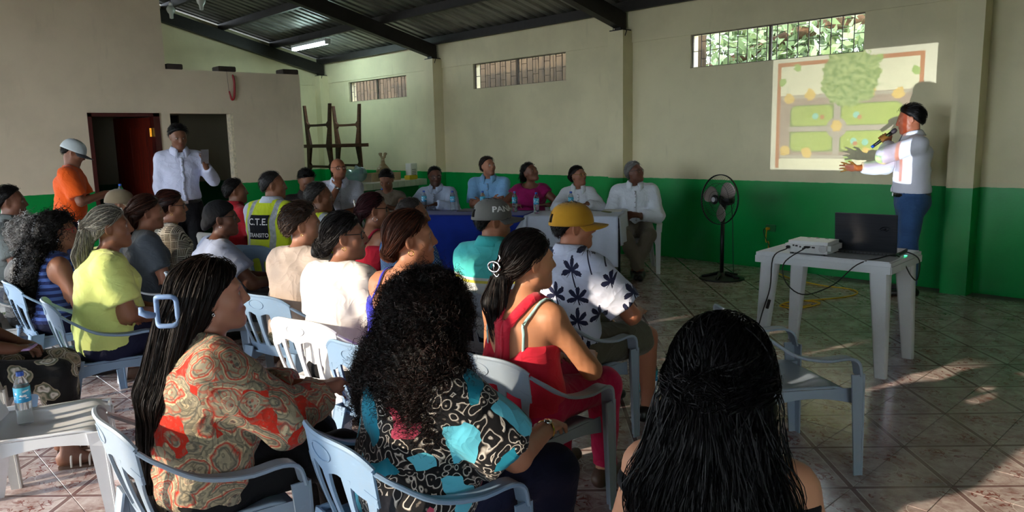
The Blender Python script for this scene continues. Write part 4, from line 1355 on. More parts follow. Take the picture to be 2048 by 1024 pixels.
# ------------------------------------------------------------------ chairs
def plastic(name, c, dirt=0.35, rough=0.42, stain=(120, 118, 112)):
    b = NB(name, rough, 0.4); o = b.coord(); c = tuple(c)[:3]
    n = b.noise(o, 4, 6, 0.7); n2 = b.noise(b.map(o, (3, 3, 9)), 6, 5, 0.7)
    k = b.mix(b.mul(b.step(n, 0.48, 0.75), dirt), c, rgb(*stain)); k = b.mix(b.mul(b.step(n2, 0.55, 0.8), dirt * 0.7), k, tuple(min(1, x * 1.35 + 0.04) for x in c))
    b.base(k); b.rough(b.add(rough - 0.08, b.mul(n, 0.25))); b.bump(n2, 0.05, 0.004); return b.m


M_CHAIR_BLUE = plastic('faded blue grey plastic', rgb(128, 156, 186), 0.45, stain=(150, 152, 154))
M_CHAIR_GREY = plastic('scuffed pale grey blue plastic', rgb(150, 166, 184), 0.5, stain=(186, 186, 182))
M_CHAIR_WHITE = plastic('white plastic', rgb(226, 230, 236), 0.2, stain=(170, 168, 160))
M_CHAIR_CREAM = plastic('grey white plastic', rgb(186, 184, 180), 0.3, stain=(130, 124, 116))


def strip(P, Q, th, nrm=None):
    """solid ribbon between two edge polylines P and Q (same length)"""
    P = np.array(P, float); Q = np.array(Q, float); n = len(P)
    T = np.gradient((P + Q) / 2, axis=0); W = Q - P; N = np.cross(T, W); N /= np.linalg.norm(N, axis=1, keepdims=True) + 1e-9
    V = np.concatenate([P - N * th / 2, Q - N * th / 2, Q + N * th / 2, P + N * th / 2]); Fs = []
    for i in range(n - 1):
        for a, b in ((0, 1), (1, 2), (2, 3), (3, 0)): Fs.append((a * n + i, b * n + i, b * n + i + 1, a * n + i + 1))
    Fs += [(0, 3 * n, 2 * n, n), (n - 1, 2 * n - 1, 3 * n - 1, 4 * n - 1)]
    return V, Fs


def back_pt(u, v):
    """backrest surface: u -1..1 across, v 0..1 up"""
    wd = 0.185 + 0.045 * v - 0.02 * v ** 6
    x = u * wd; y = -0.205 - 0.09 * v - 0.012 * math.sin(v * 3.1) + 0.055 * u * u * (0.55 + 0.45 * v); z = 0.40 + 0.345 * v - 0.05 * u ** 4 * v
    return (x, y, z)


def make_chair(m, arms=True, label='', cat='chair', group=None):
    t = empty('plastic_armchair' if arms else 'plastic_chair', (0, 0, 0), 0, label, cat, group)
    # seat: dished slab with rolled front
    n, k = 13, 13; V = []; Fs = []
    for i in range(n):
        v = i / (n - 1); y = -0.205 + 0.43 * v
        for j in range(k):
            u = -1 + 2 * j / (k - 1); wd = 0.19 + 0.03 * v
            z = 0.405 - 0.02 * (1 - u * u) * math.sin(math.pi * min(1, v * 1.05)) - 0.028 * max(0, (v - 0.8) / 0.2) ** 2 + 0.008 * u ** 6
            V.append((u * wd, y - 0.02 * u ** 4 * v, z))
    for i in range(n - 1):
        for j in range(k - 1): Fs.append((i * k + j, i * k + j + 1, (i + 1) * k + j + 1, (i + 1) * k + j))
    o = obj('seat', npmesh('seat', V, Fs), t, m); md = o.modifiers.new('t', 'SOLIDIFY'); md.thickness = 0.012
    # apron below the seat
    ap = MB()
    for q in (-1, 1):
        P = [(q * (0.19 + 0.03 * v), -0.2 + 0.42 * v, 0.398) for v in np.linspace(0, 1, 8)]; Q = [(q * (0.195 + 0.03 * v), -0.2 + 0.42 * v, 0.33 + 0.03 * math.sin(v * math.pi)) for v in np.linspace(0, 1, 8)]
        ap.add(*strip(P, Q, 0.008))
    P = [(x, 0.222, 0.372) for x in np.linspace(-0.2, 0.2, 8)]; Q = [(x, 0.226, 0.335 + 0.012 * math.cos(x * 7)) for x in np.linspace(-0.2, 0.2, 8)]; ap.add(*strip(P, Q, 0.008))
    ap.build('apron', m, t, smooth=True, angle=40)
    # backrest: crest, foot band, five slats
    bk = MB()
    us = np.linspace(-1, 1, 25)
    lowc = lambda u: 0.60 + 0.10 * (1 - u * u) - 0.03 * math.cos(u * 9)
    bk.add(*strip([back_pt(u, 1.0 - 0.0 * u) for u in us], [back_pt(u, lowc(u)) for u in us], 0.009))
    bk.add(*strip([back_pt(u, 0.16) for u in us], [back_pt(u, -0.02) for u in us], 0.009))
    rim = [np.array(back_pt(u, 1.0)) for u in us]; bk.tube(rim, 0.0085, 6)
    br = bk.build('backrest', m, t, smooth=True, angle=50)
    for c, hw in ((-0.93, 0.075), (-0.5, 0.07), (0.0, 0.085), (0.5, 0.07), (0.93, 0.075)):
        sl = MB(); vs = np.linspace(0.1, 0.72, 9)
        wfun = lambda v: hw * (0.75 + 0.55 * abs((v - 0.4) / 0.32) ** 2.2)
        sl.add(*strip([back_pt(max(-1, c * (0.9 + 0.1 * v) - wfun(v)), v) for v in vs], [back_pt(min(1, c * (0.9 + 0.1 * v) + wfun(v)), v) for v in vs], 0.0085))
        sl.build('back_slat', m, br, smooth=True, angle=50)
    em = MB(); em.tube([tuple(np.array(back_pt(0.26 * math.cos(a), 0.86 + 0.075 * math.sin(a))) + (0, -0.0055, 0)) for a in np.linspace(0, 2 * math.pi, 24)[:-1]], 0.0022, 5, closed=True)
    em.build('moulded_oval', m, br, smooth=True)
    for q in (-1, 1):
        if arms:
            C = spline([np.array(back_pt(q * 1.0, 0.97)), (q * 0.238, -0.2, 0.655), (q * 0.262, -0.09, 0.585), (q * 0.272, 0.04, 0.558), (q * 0.27, 0.15, 0.56), (q * 0.262, 0.205, 0.535), (q * 0.256, 0.226, 0.47)], 22)
            wv = np.interp(np.linspace(0, 1, 22), [0, 0.25, 0.5, 0.8, 1], [0.012, 0.03, 0.052, 0.056, 0.055])
            nx = np.interp(np.linspace(0, 1, 22), [0, 0.3, 1], [0.3, 1, 1])
            P = [c + np.array([-q * w_ * 0.5 * a, -w_ * 0.5 * (1 - a) * 0.6, 0.0]) for c, w_, a in zip(C, wv, nx)]; Q = [c + np.array([q * w_ * 0.5 * a, w_ * 0.5 * (1 - a) * 0.6, 0.0]) for c, w_, a in zip(C, wv, nx)]
            a_ = MB(); a_.add(*strip(P, Q, 0.01)); a_.tube(Q, 0.0075, 6); a_.build('arm', m, t, smooth=True, angle=50)
            zt, xt, yt = 0.48, 0.256, 0.226
        else: zt, xt, yt = 0.395, 0.2, 0.2
        # legs: angle section, tapering
        def leg(top, bot, w0, w1, sx, sy):
            l = MB(); vs = np.linspace(0, 1, 6)
            c = [np.array(top) + (np.array(bot) - np.array(top)) * v for v in vs]; ww = [w0 + (w1 - w0) * v for v in vs]
            l.add(*strip([p + np.array([0, 0, 0]) for p in c], [p + np.array([-sx * w_, 0, 0]) for p, w_ in zip(c, ww)], 0.008))
            l.add(*strip([p + np.array([0, 0, 0]) for p in c], [p + np.array([0, -sy * w_, 0]) for p, w_ in zip(c, ww)], 0.008))
            l.tube(c, 0.0075, 6)
            l.build('leg', m, t, smooth=True, angle=40)
        leg((q * (xt + 0.022), yt + 0.012, zt), (q * (xt + 0.014), yt + 0.03, 0.0), 0.06, 0.038, q, 1)
        leg((q * 0.205, -0.222, 0.43), (q * 0.25, -0.285, 0.0), 0.07, 0.04, q, -1)
    return t


CHAIR_PROTO = {}


def chair(x, y, az, kind='blue', label='', z=0.0, arms=True):
    m = {'blue': M_CHAIR_BLUE, 'grey': M_CHAIR_GREY, 'white': M_CHAIR_WHITE, 'cream': M_CHAIR_CREAM}[kind]
    key = (kind, arms)
    if key not in CHAIR_PROTO: o = CHAIR_PROTO[key] = make_chair(m, arms)
    else: o = copy_tree(CHAIR_PROTO[key])
    o.location = (x, y, z); o.rotation_euler = (0, 0, -math.radians(az)); tag(o, label, 'chair', 'plastic chairs in the hall'); return o


def chair_for(p, kind, label, back=0.02, daz=0.0):
    fw = V3(math.sin(p.az), math.cos(p.az), 0); c = p.base - fw * back
    return chair(c[0], c[1], math.degrees(p.az) + daz, kind, label)

# ------------------------------------------------------------------ small helpers for things
def text_mesh(txt, size=1.0, extrude=0.0, bold=0.0):
    cu = bpy.data.curves.new('t', 'FONT'); cu.body = txt; cu.size = size; cu.extrude = extrude; cu.offset = bold; cu.align_x = 'CENTER'; cu.align_y = 'CENTER'; cu.resolution_u = 3
    o = bpy.data.objects.new('t', cu); COL.objects.link(o); bpy.context.view_layer.update()
    me = bpy.data.meshes.new_from_object(o.evaluated_get(bpy.context.evaluated_depsgraph_get())); bpy.data.objects.remove(o); bpy.data.curves.remove(cu)
    return me


M_WATER = None
b = NB('clear bottle plastic with water', 0.05, 0.5); b.base((0.85, 0.93, 0.97, 1)); b.p.inputs['Transmission Weight'].default_value = 0.85; b.p.inputs['IOR'].default_value = 1.2; M_WATER = b.m
M_BCAP = mat('blue bottle cap', rgb(20, 84, 190), 0.35, var=0.05)
M_TEALCAP = mat('teal bottle cap', rgb(20, 120, 140), 0.35, var=0.05)
b = NB('turquoise bottle label', 0.35, 0.5); o = b.coord(); zz = b.sep(o)[2]
n = b.noise(b.map(o, (60, 60, 90)), 1.0, 2)
b.base(b.mix(b.mul(b.gt(n, 0.56), b.lt(b.abs(b.sub(zz, 0.135)), 0.018)), b.ramp(zz, [(0.1, rgb(20, 130, 190)), (0.17, rgb(70, 190, 220))]), rgb(235, 245, 250))); M_BLABEL = b.m
_bottle = None


def bottle(loc, label, tilt=None, cap=None, group='water bottles'):
    global _bottle
    if _bottle is None:
        t = empty('water_bottle', loc)
        MB().lathe([(0.022, 0.0), (0.03, 0.004), (0.031, 0.02), (0.028, 0.05), (0.031, 0.075), (0.031, 0.16), (0.027, 0.182), (0.014, 0.205), (0.0125, 0.213)], 18).build('bottle', M_WATER, t, smooth=True)
        MB().lathe([(0.0316, 0.102), (0.0316, 0.165), (0.0312, 0.1655), (0.0312, 0.1015)], 18, cap=False).build('label', M_BLABEL, t, smooth=True, angle=40)
        MB().lathe([(0.0148, 0.212), (0.0148, 0.228), (0.013, 0.231)], 14).build('cap', M_BCAP, t, smooth=True, angle=40)
        _bottle = t
    else: t = copy_tree(_bottle)
    t.location = Vector([float(v) for v in loc]); t.rotation_euler = tilt or (0, 0, random.uniform(0, 6))
    tag(t, label, 'bottle', group)
    if cap is not None:
        for c in t.children:
            if c.name.startswith('cap'):
                c.data = c.data.copy(); c.data.materials[0] = cap
    return t


# ------------------------------------------------------------------ panel table with cloths
TF0 = np.array([-6.76, 5.0]); TE = np.array([0.857, 0.514]); TN = np.array([-0.514, 0.857]); ZT = 0.72; TD = 0.6


def tp(s_, d_, z): q = TF0 + TE * s_ + TN * d_; return V3(q[0], q[1], z)


M_TLEG = mat('dark steel leg', rgb(58, 58, 62), 0.4, 0.6)
M_TTOP = plastic('white table plastic', rgb(222, 224, 228), 0.15)
for k, (s0, s1, lab) in enumerate(((-0.55, 1.08, 'long table under the royal blue cloth in front of the panel'), (1.1, 2.08, 'table under the white cloth beside the seated grey-haired man'))):
    q = tp(s0, 0, 0); t = empty('panel_table', q, math.atan2(TE[1], TE[0]), lab, 'table')
    L = s1 - s0
    MB().bbox((L / 2, TD / 2, ZT - 0.02), (L, TD, 0.03), 0.006).build('table_top', M_TTOP, t)
    for x in (0.05, L - 0.05):
        for y in (0.05, TD - 0.05): MB().tube([(x, y, ZT - 0.03), (x, y, 0)], 0.016, 8).build('leg', M_TLEG, t, smooth=True)


def drape(name, s0, s1, zlow, m, label, front=None, group='tablecloths'):
    """cloth over the table: top and hanging front, ends and back"""
    L = s1 - s0; q = tp(s0, 0, 0); n = 40; V = []; Fs = []
    fr = front or (lambda u: zlow)
    rows = []
    top = ZT + 0.004
    for j, d_ in enumerate(np.linspace(TD + 0.012, -0.012, 7)): rows.append([(u * L, d_, top) for u in np.linspace(0, 1, n)])
    for h in np.linspace(0.02, 1, 9):
        r = []
        for u in np.linspace(0, 1, n):
            zl = fr(u); z = top - (top - zl) * h
            r.append((u * L + 0.004 * math.sin(u * 40) * h, -0.014 - 0.014 * h * (1 + math.sin(u * 31 + 1.5 * math.sin(u * 9))), z))
        rows.append(r)
    for r in rows: V += r
    m_ = len(rows)
    for j in range(m_ - 1):
        for i in range(n - 1): Fs.append((j * n + i, j * n + i + 1, (j + 1) * n + i + 1, (j + 1) * n + i))
    for e, x in ((0, -0.01), (1, L + 0.01)):
        b0 = len(V)
        for h in np.linspace(0, 1, 7):
            for d_ in np.linspace(TD, -0.012, 10): V.append((x + (1 if e else -1) * 0.02 * h * (1 + 0.6 * math.sin(d_ * 22)), d_, top - (top - max(zlow, 0.42)) * h))
        for j in range(6):
            for i in range(9): Fs.append((b0 + j * 10 + i, b0 + j * 10 + i + 1, b0 + (j + 1) * 10 + i + 1, b0 + (j + 1) * 10 + i))
    o = obj(name, npmesh(name, V, Fs), None, m, loc=q, rot=(0, 0, math.atan2(TE[1], TE[0]))); md = o.modifiers.new('t', 'SOLIDIFY'); md.thickness = 0.003; md.offset = 1
    tag(o, label, 'tablecloth', group)
    return o


drape('tablecloth', -0.57, 1.09, 0.05, cloth('royal blue tablecloth', rgb(14, 46, 150), 0.12, 0.8), 'royal blue cloth covering the long panel table')
drape('tablecloth', 1.095, 2.1, 0.2, cloth('white tablecloth', rgb(205, 214, 232), 0.05, 0.8), 'white cloth covering the right-hand panel table', front=lambda u: 0.2)
# loose corner of the white cloth lying over the blue one
V = []; Fs = []; n = 14
q0 = tp(1.09, 0, 0)
for i in range(n):
    t_ = i / (n - 1)
    for j in range(8):
        h = j / 7; zt = ZT + 0.012; V.append(tp(1.13 - (0.02 + 0.36 * h) * (1 - t_) , -0.036 - 0.012 * h - 0.006 * math.sin(t_ * 9), zt - (zt - 0.22) * h))
for i in range(n - 1):
    for j in range(7): Fs.append((i * 8 + j, i * 8 + j + 1, (i + 1) * 8 + j + 1, (i + 1) * 8 + j))
me = npmesh('tablecloth', V, Fs); o = obj('cloth_corner', me, None, bpy.data.materials['white tablecloth']); md = o.modifiers.new('t', 'SOLIDIFY'); md.thickness = 0.003
o.parent = bpy.data.objects['tablecloth.001']; o.matrix_parent_inverse = (Matrix.Translation(bpy.data.objects['tablecloth.001'].location) @ Matrix.Rotation(math.atan2(TE[1], TE[0]), 4, 'Z')).inverted()

for px, py, lab in ((766, 414, 'water bottle on the table before the woman in the brown vest'), (849, 420, 'water bottle on the blue cloth left of the bearded man in pale blue'), (906, 421, 'water bottle on the blue cloth right of the bearded man in pale blue'),
                    (966, 422, 'water bottle on the blue cloth before the man in the sky blue shirt'), (1030, 424, 'water bottle on the blue cloth partly behind the grey cap'), (1073, 427, 'water bottle on the blue cloth before the woman in magenta'),
                    (1142, 425, 'water bottle on the white cloth before the woman in the white blouse')):
    q = at_z(px, py, ZT + 0.008); bottle(q, lab)
M_PAPER = mat('white paper', rgb(232, 232, 228), 0.8, var=0.03)
for px, py, a, lab in ((789, 420, 0.3, 'sheet of white paper on the table beside the brown vest woman'), (1225, 421, 0.6, 'white paper at the right end of the white cloth')):
    q = at_z(px, py, ZT + 0.009); tag(MB().bbox((0, 0, 0.001), (0.21, 0.29, 0.002), 0.0006).build('paper_sheet', M_PAPER, loc=q, rot=(0, 0, a)), lab, 'paper')
q = at_z(938, 421, ZT + 0.009); tag(MB().bbox((0, 0, 0.006), (0.2, 0.27, 0.012), 0.003).build('notebook', mat('dark notebook cover', rgb(40, 40, 48), 0.6), loc=q, rot=(0, 0, 0.5)), 'dark closed notebook on the blue cloth by folded arms', 'notebook')
q = at_z(1213, 424, ZT + 0.009); tag(MB().bbox((0, 0, 0.004), (0.05, 0.15, 0.008), 0.002).build('pen_case', mat('olive pen case', rgb(110, 120, 60), 0.6), loc=q, rot=(0, 0, 1.2)), 'small olive pen case on the white cloth', 'case')

# ------------------------------------------------------------------ white plastic side table with projector and laptop
cx = V3(-2.23, 5.07, 0); lx, ly, ta = 0.80, 0.56, math.radians(4.0)
ZP = 0.745
tb = empty('plastic_table', (cx[0], cx[1], 0), ta, 'white plastic table carrying the projector and open laptop', 'table')
W2, D2_ = lx / 2 + 0.03, ly / 2 + 0.03
m = MB(); m.bbox((0, 0, ZP - 0.012), (2 * W2, 2 * D2_, 0.024), 0.008); m.build('table_top', M_CHAIR_WHITE, tb, smooth=True, angle=40)
m = MB()
for a, b_ in (((-W2, -D2_), (W2, -D2_)), ((W2, -D2_), (W2, D2_)), ((W2, D2_), (-W2, D2_)), ((-W2, D2_), (-W2, -D2_))):
    a, b_ = np.array(a), np.array(b_); dirn = (b_ - a) / np.linalg.norm(b_ - a); nn = np.array([dirn[1], -dirn[0]])
    P = [(*(a + (b_ - a) * t_ ), ZP - 0.006) for t_ in np.linspace(0, 1, 3)]
    for z0, z1, off in ((ZP - 0.006, ZP - 0.03, 0.002), (ZP - 0.03, ZP - 0.075, 0.008)):
        m.add(*strip([(*(a + nn * off + (b_ - a) * t_), z0) for t_ in np.linspace(-0.005, 1.005, 3)], [(*(a + nn * off + (b_ - a) * t_), z1) for t_ in np.linspace(-0.005, 1.005, 3)], 0.007))
m.build('rim', M_CHAIR_WHITE, tb, smooth=False)
for sx in (-1, 1):
    for sy in (-1, 1):
        l = MB(); top = (sx * (W2 - 0.075), sy * (D2_ - 0.06)); bot = (sx * lx / 2, sy * ly / 2)
        vs = np.linspace(0, 1, 5); poly0 = [(-0.055, -0.045), (0.055, -0.045), (0.055, 0.045), (-0.055, 0.045)]
        V = []; Fs = []
        for v in vs:
            s_ = 1 - 0.42 * v; c = (top[0] + (bot[0] - top[0]) * v - sx * 0.0, top[1] + (bot[1] - top[1]) * v)
            for k in range(10):
                a = 2 * math.pi * k / 10 + 0.31; V.append((c[0] + 0.062 * s_ * math.copysign(abs(math.cos(a)) ** 0.5, math.cos(a)), c[1] + 0.048 * s_ * math.copysign(abs(math.sin(a)) ** 0.5, math.sin(a)), (ZP - 0.04) * (1 - v)))
        for i in range(4):
            for k in range(10): Fs.append((i * 10 + k, i * 10 + (k + 1) % 10, (i + 1) * 10 + (k + 1) % 10, (i + 1) * 10 + k))
        Fs.append(tuple(range(40, 50)))
        l.add(V, Fs); l.build('leg', M_CHAIR_WHITE, tb, smooth=True, angle=40)

M_PROJ = mat('white projector shell', rgb(222, 224, 226), 0.4, var=0.03); M_BLK = mat('black plastic', rgb(22, 22, 24), 0.45, var=0.1); M_DGREY = mat('dark grey plastic', rgb(60, 62, 66), 0.5, var=0.1)
pq = at_z(1612, 511, ZP); pc = V3(pq[0], pq[1], ZP)
pt = empty('projector', pc, ta + 0.02, 'white data projector on the plastic table, cables in its back', 'projector')
m = MB(); m.bbox((0, 0.125, 0.052), (0.30, 0.25, 0.078), 0.022); m.build('housing', M_PROJ, pt, smooth=True, angle=50)
for x in (-0.11, 0.11):
    for y in (0.04, 0.21): MB().lathe([(0.012, 0), (0.012, 0.018)], 10, (x, y, 0)).build('foot', M_DGREY, pt)
m = MB()
for x, w_, z in ((-0.115, 0.02, 0.05), (-0.085, 0.012, 0.062), (-0.065, 0.016, 0.06), (-0.04, 0.01, 0.055), (-0.02, 0.014, 0.045), (0.01, 0.034, 0.058), (0.045, 0.02, 0.056)): m.span((x - w_ / 2, -0.0015, z - 0.005), (x + w_ / 2, 0.004, z + 0.005))
m.build('port', M_BLK, pt)
m = MB()
for i in range(5): m.tube([(0.105 + 0.024 * math.cos(a) * (i + 1) / 5, -0.0012, 0.05 + 0.024 * math.sin(a) * (i + 1) / 5) for a in np.linspace(0, 6.28, 17)[:-1]], 0.0011, 5, closed=True)
m.build('speaker_grille', mat('light grey grille', rgb(176, 178, 180), 0.6), pt)
m = MB(); m.lathe([(0.036, -0.004), (0.036, 0.012), (0.03, 0.014), (0.028, 0.004)], 20, (-0.03, 0.25, 0.055), (0, 1, 0)); m.build('lens_ring', M_DGREY, pt, smooth=True, angle=40)
for x in (-0.06, 0.0, 0.06): MB().bbox((x, 0.2, 0.0915), (0.022, 0.01, 0.002), 0.0008).build('button', M_DGREY, pt)

lq = at_z(1729, 509, ZP)
lt = empty('laptop', (lq[0], lq[1], ZP), ta + 0.03, 'dark open laptop on the plastic table, lid back towards the audience', 'laptop')
LW = 0.385
MB().bbox((0, 0.135, 0.011), (LW, 0.27, 0.02), 0.005).build('base', M_BLK, lt)
lid = MB(); Ml = Matrix.Rotation(math.radians(-8), 3, 'X')
lid.bbox((0, 0.012, 0.145), (LW, 0.009, 0.25), 0.003, None)
b = NB('laptop lid dark metal', 0.4, 0.5, 0.5); b.base(b.ramp(b.noise(b.map(b.coord(), (1, 1, 60)), 3, 2), [(0.3, rgb(30, 33, 40)), (0.7, rgb(40, 44, 52))])); M_LID = b.m
ld = lid.build('lid', M_LID, lt); ld.rotation_euler = (math.radians(6), 0, 0)
MB().span((-LW / 2 + 0.01, 0.0175, 0.04), (LW / 2 - 0.01, 0.0185, 0.262)).build('screen', mat('laptop screen', rgb(30, 40, 60), 0.2, emit=(0.5, 0.7, 0.9, 0.5), var=0), ld)
m = MB()
for i in range(15): m.span((-0.17 + i * 0.0235, -0.0015, 0.006), (-0.17 + i * 0.0235 + 0.016, 0.003, 0.016))
m.build('vent', M_DGREY, lt)
# slanted eye-like emblem on the lid
em = MB()
em.tube(spline([(0.085, 0.0068, 0.17), (0.105, 0.0068, 0.185), (0.13, 0.0068, 0.188), (0.155, 0.0068, 0.181)], 10), [0.0004, 0.0016, 0.002, 0.002, 0.0018, 0.0016, 0.0014, 0.0012, 0.0008, 0.0004], 5)
em.tube(spline([(0.09, 0.0068, 0.165), (0.11, 0.0068, 0.17), (0.13, 0.0068, 0.164), (0.146, 0.0068, 0.176)], 10), [0.0004, 0.0016, 0.002, 0.002, 0.002, 0.002, 0.0016, 0.0012, 0.0008, 0.0004], 5)
em.tube([(0.118, 0.0068, 0.176), (0.128, 0.0068, 0.177)], 0.003, 6)
em.build('emblem', mat('emblem dark gloss', rgb(16, 18, 22), 0.15, 0.8, var=0), ld)
MB().span((LW / 2 + 0.03, 0.06, 0.0005), (LW / 2 + 0.045, 0.072, 0.006)).build('green_led', mat('green led', rgb(20, 160, 80), 0.4, emit=(0.05, 1, 0.3, 1.5), var=0), lt)


def W(o, p):
    return np.array(Matrix.Translation(o.location) @ Matrix.Rotation(o.rotation_euler.z, 4, 'Z') @ Vector(p))


M_CABLE = mat('black cable', rgb(18, 18, 19), 0.5, var=0.1); M_YEL = mat('yellow extension cord', rgb(222, 176, 20), 0.5, var=0.1)
# power lead of the projector: over the edge and down to the floor
a = W(pt, (-0.115, -0.004, 0.05)); e = W(tb, (-W2 + 0.12, -D2_ - 0.02, 0)); f = at_z(1520, 668, 0.006)
m = MB(); m.tube(spline([a, a + V3(-0.0, -0.03, -0.01), W(tb, (-W2 + 0.13, -D2_ - 0.03, ZP - 0.03)), W(tb, (-W2 + 0.115, -D2_ - 0.035, 0.5)), W(tb, (-W2 + 0.06, -D2_ - 0.035, 0.3)), W(tb, (-W2 + 0.02, -D2_ - 0.05, 0.06)), f + V3(0.08, 0, 0), f, f + V3(-0.25, 0.3, 0)], 44), 0.0042, 6)
m.bbox(a + V3(0, -0.008, 0), (0.024, 0.022, 0.018), 0.003); m.tube([W(tb, (-W2 + 0.115, -D2_ - 0.035, 0.42)), W(tb, (-W2 + 0.1, -D2_ - 0.035, 0.36))], 0.011, 8)
tag(m.build('power_cable', M_CABLE, smooth=True), 'thin black power lead hanging from the projector to the floor', 'cable')
a = W(pt, (0.01, -0.004, 0.058)); z_ = W(lt, (LW / 2, 0.06, 0.012))
m = MB(); m.bbox(a + V3(0, -0.012, 0), (0.034, 0.03, 0.012), 0.003)
m.tube(spline([a, a + V3(0.0, -0.04, -0.005), W(tb, (-0.22, -D2_ - 0.04, ZP - 0.06)), W(tb, (-0.2, -D2_ - 0.05, 0.56)), W(tb, (-0.08, -D2_ - 0.05, 0.49)), W(tb, (0.1, -D2_ - 0.04, 0.57)), W(tb, (0.24, -D2_ - 0.03, ZP - 0.03)), W(tb, (0.33, -D2_ + 0.08, ZP + 0.006)), W(tb, (W2 - 0.03, -0.06, ZP + 0.006)), W(tb, (W2 + 0.04, -0.02, ZP - 0.12)), W(tb, (W2 + 0.06, 0.05, ZP - 0.15)), W(tb, (W2 + 0.05, 0.1, ZP - 0.03)), W(tb, (W2 - 0.02, 0.06, ZP + 0.02)), z_], 70), 0.0042, 6)
tag(m.build('video_cable', M_CABLE, smooth=True), 'black video cable looping from projector round to the laptop', 'cable')

# wall socket with yellow extension cord coiled on the floor
sq = at_y(1542, 456, YW)
ob = MB().bbox((sq[0], YW - 0.008, sq[2]), (0.12, 0.016, 0.08), 0.004).build('wall_socket', mat('green painted socket plate', rgb(20, 120, 60), 0.4)); tag(ob, 'green painted wall socket with a yellow plug in it', 'socket')
m = MB(); m.bbox((sq[0] - 0.02, YW - 0.035, sq[2] - 0.005), (0.035, 0.05, 0.03), 0.006); m.build('plug', M_YEL, ob)
c1 = [at_z(px, py, 0.008) for px, py in ((1542, 540), (1580, 556), (1640, 570), (1700, 578), (1715, 586), (1690, 594), (1625, 600), (1580, 604), (1560, 612), (1600, 616), (1640, 606), (1600, 601), (1565, 608), (1600, 613), (1622, 609))]
m = MB(); m.tube(spline([V3(sq[0] - 0.02, YW - 0.06, sq[2]), V3(sq[0] - 0.02, YW - 0.07, sq[2] - 0.15), V3(sq[0] + 0.01, YW - 0.06, 0.3), V3(sq[0] + 0.02, YW - 0.12, 0.01)] + c1, 130), 0.0065, 6)
tag(m.build('extension_cord', M_YEL, smooth=True), 'yellow extension cord lying in loops on the tiled floor', 'cord')

# ------------------------------------------------------------------ pedestal fan
fq = at_z(1443, 557); fc = at_dep(1447, 396, 0)
M_FAN = mat('black fan metal', rgb(28, 29, 32), 0.4, 0.4, var=0.15); M_BLADE = mat('bronze grey fan blade', rgb(150, 138, 132), 0.35, 0.4, var=0.1); M_CHROME = mat('chrome', rgb(200, 202, 206), 0.15, 1.0, var=0.02)
dep_f = float((CAM_M @ (fq - V3(0, 0, CAM_H)))[2]); zc = float(at_dep(1447, 397, dep_f)[2])
ft = empty('pedestal_fan', (fq[0], fq[1], 0), 0, 'black pedestal fan with round wire cage standing by the green wall', 'fan')
MB().lathe([(0.0, 0.075), (0.03, 0.07), (0.05, 0.05), (0.1, 0.034), (0.2, 0.022), (0.235, 0.014), (0.24, 0.0)], 32, cap=False).build('base', M_FAN, ft, smooth=True, angle=50)
m = MB()
for k in range(5):
    a = k * 1.257; m.tube([(0.05 * math.cos(a), 0.05 * math.sin(a), 0.06), (0.21 * math.cos(a), 0.21 * math.sin(a), 0.026)], 0.014, 8)
m.build('base_rib', M_FAN, ft, smooth=True)
MB().tube([(0, 0, 0.06), (0, 0, 0.66)], 0.021, 12).build('lower_pole', M_FAN, ft, smooth=True)
MB().tube([(0, 0, 0.64), (0, 0, zc - 0.1)], 0.013, 12).build('upper_pole', M_CHROME, ft, smooth=True)
MB().lathe([(0.027, -0.03), (0.027, 0.03)], 12, (0, 0, 0.66)).build('collar', M_FAN, ft)
fd = Vector((-0.22, -0.97, 0.06)).normalized(); R_F = 0.262
hd = empty('tmp'); bpy.data.objects.remove(hd)
Mf = Vector((0, 0, 1)).rotation_difference(fd).to_matrix()
C0 = Vector((0, 0, zc)) + fd * 0.06
def fp(x, y, z): return C0 + Mf @ Vector((x, y, z))
m = MB(); m.lathe([(0.0, -0.19), (0.055, -0.18), (0.065, -0.12), (0.06, -0.05), (0.0, -0.045)], 16, C0, fd, cap=False); m.tube([Vector((0, 0, zc - 0.11)), fp(0, 0, -0.1)], 0.025, 8); m.build('motor_housing', M_FAN, ft, smooth=True)
cg = MB()
for r, z in ((R_F, 0.0), (R_F, -0.012), (R_F * 0.66, 0.042), (R_F * 0.33, 0.06), (R_F * 0.66, -0.05)):
    cg.tube([fp(r * math.cos(a), r * math.sin(a), z) for a in np.linspace(0, 2 * math.pi, 41)[:-1]], 0.005 if r == R_F else 0.0022, 5, closed=True)
for k in range(56):
    a = 2 * math.pi * k / 56
    cg.tube([fp(0.045 * math.cos(a), 0.045 * math.sin(a), 0.066), fp(0.13 * math.cos(a + 0.12), 0.13 * math.sin(a + 0.12), 0.055), fp(0.22 * math.cos(a + 0.2), 0.22 * math.sin(a + 0.2), 0.028), fp(R_F * math.cos(a + 0.22), R_F * math.sin(a + 0.22), 0)], 0.0013, 3, cap=False)
    cg.tube([fp(0.06 * math.cos(a), 0.06 * math.sin(a), -0.075), fp(0.2 * math.cos(a), 0.2 * math.sin(a), -0.05), fp(R_F * math.cos(a), R_F * math.sin(a), -0.01)], 0.0013, 3, cap=False)
cg.build('cage', M_FAN, ft, smooth=True)
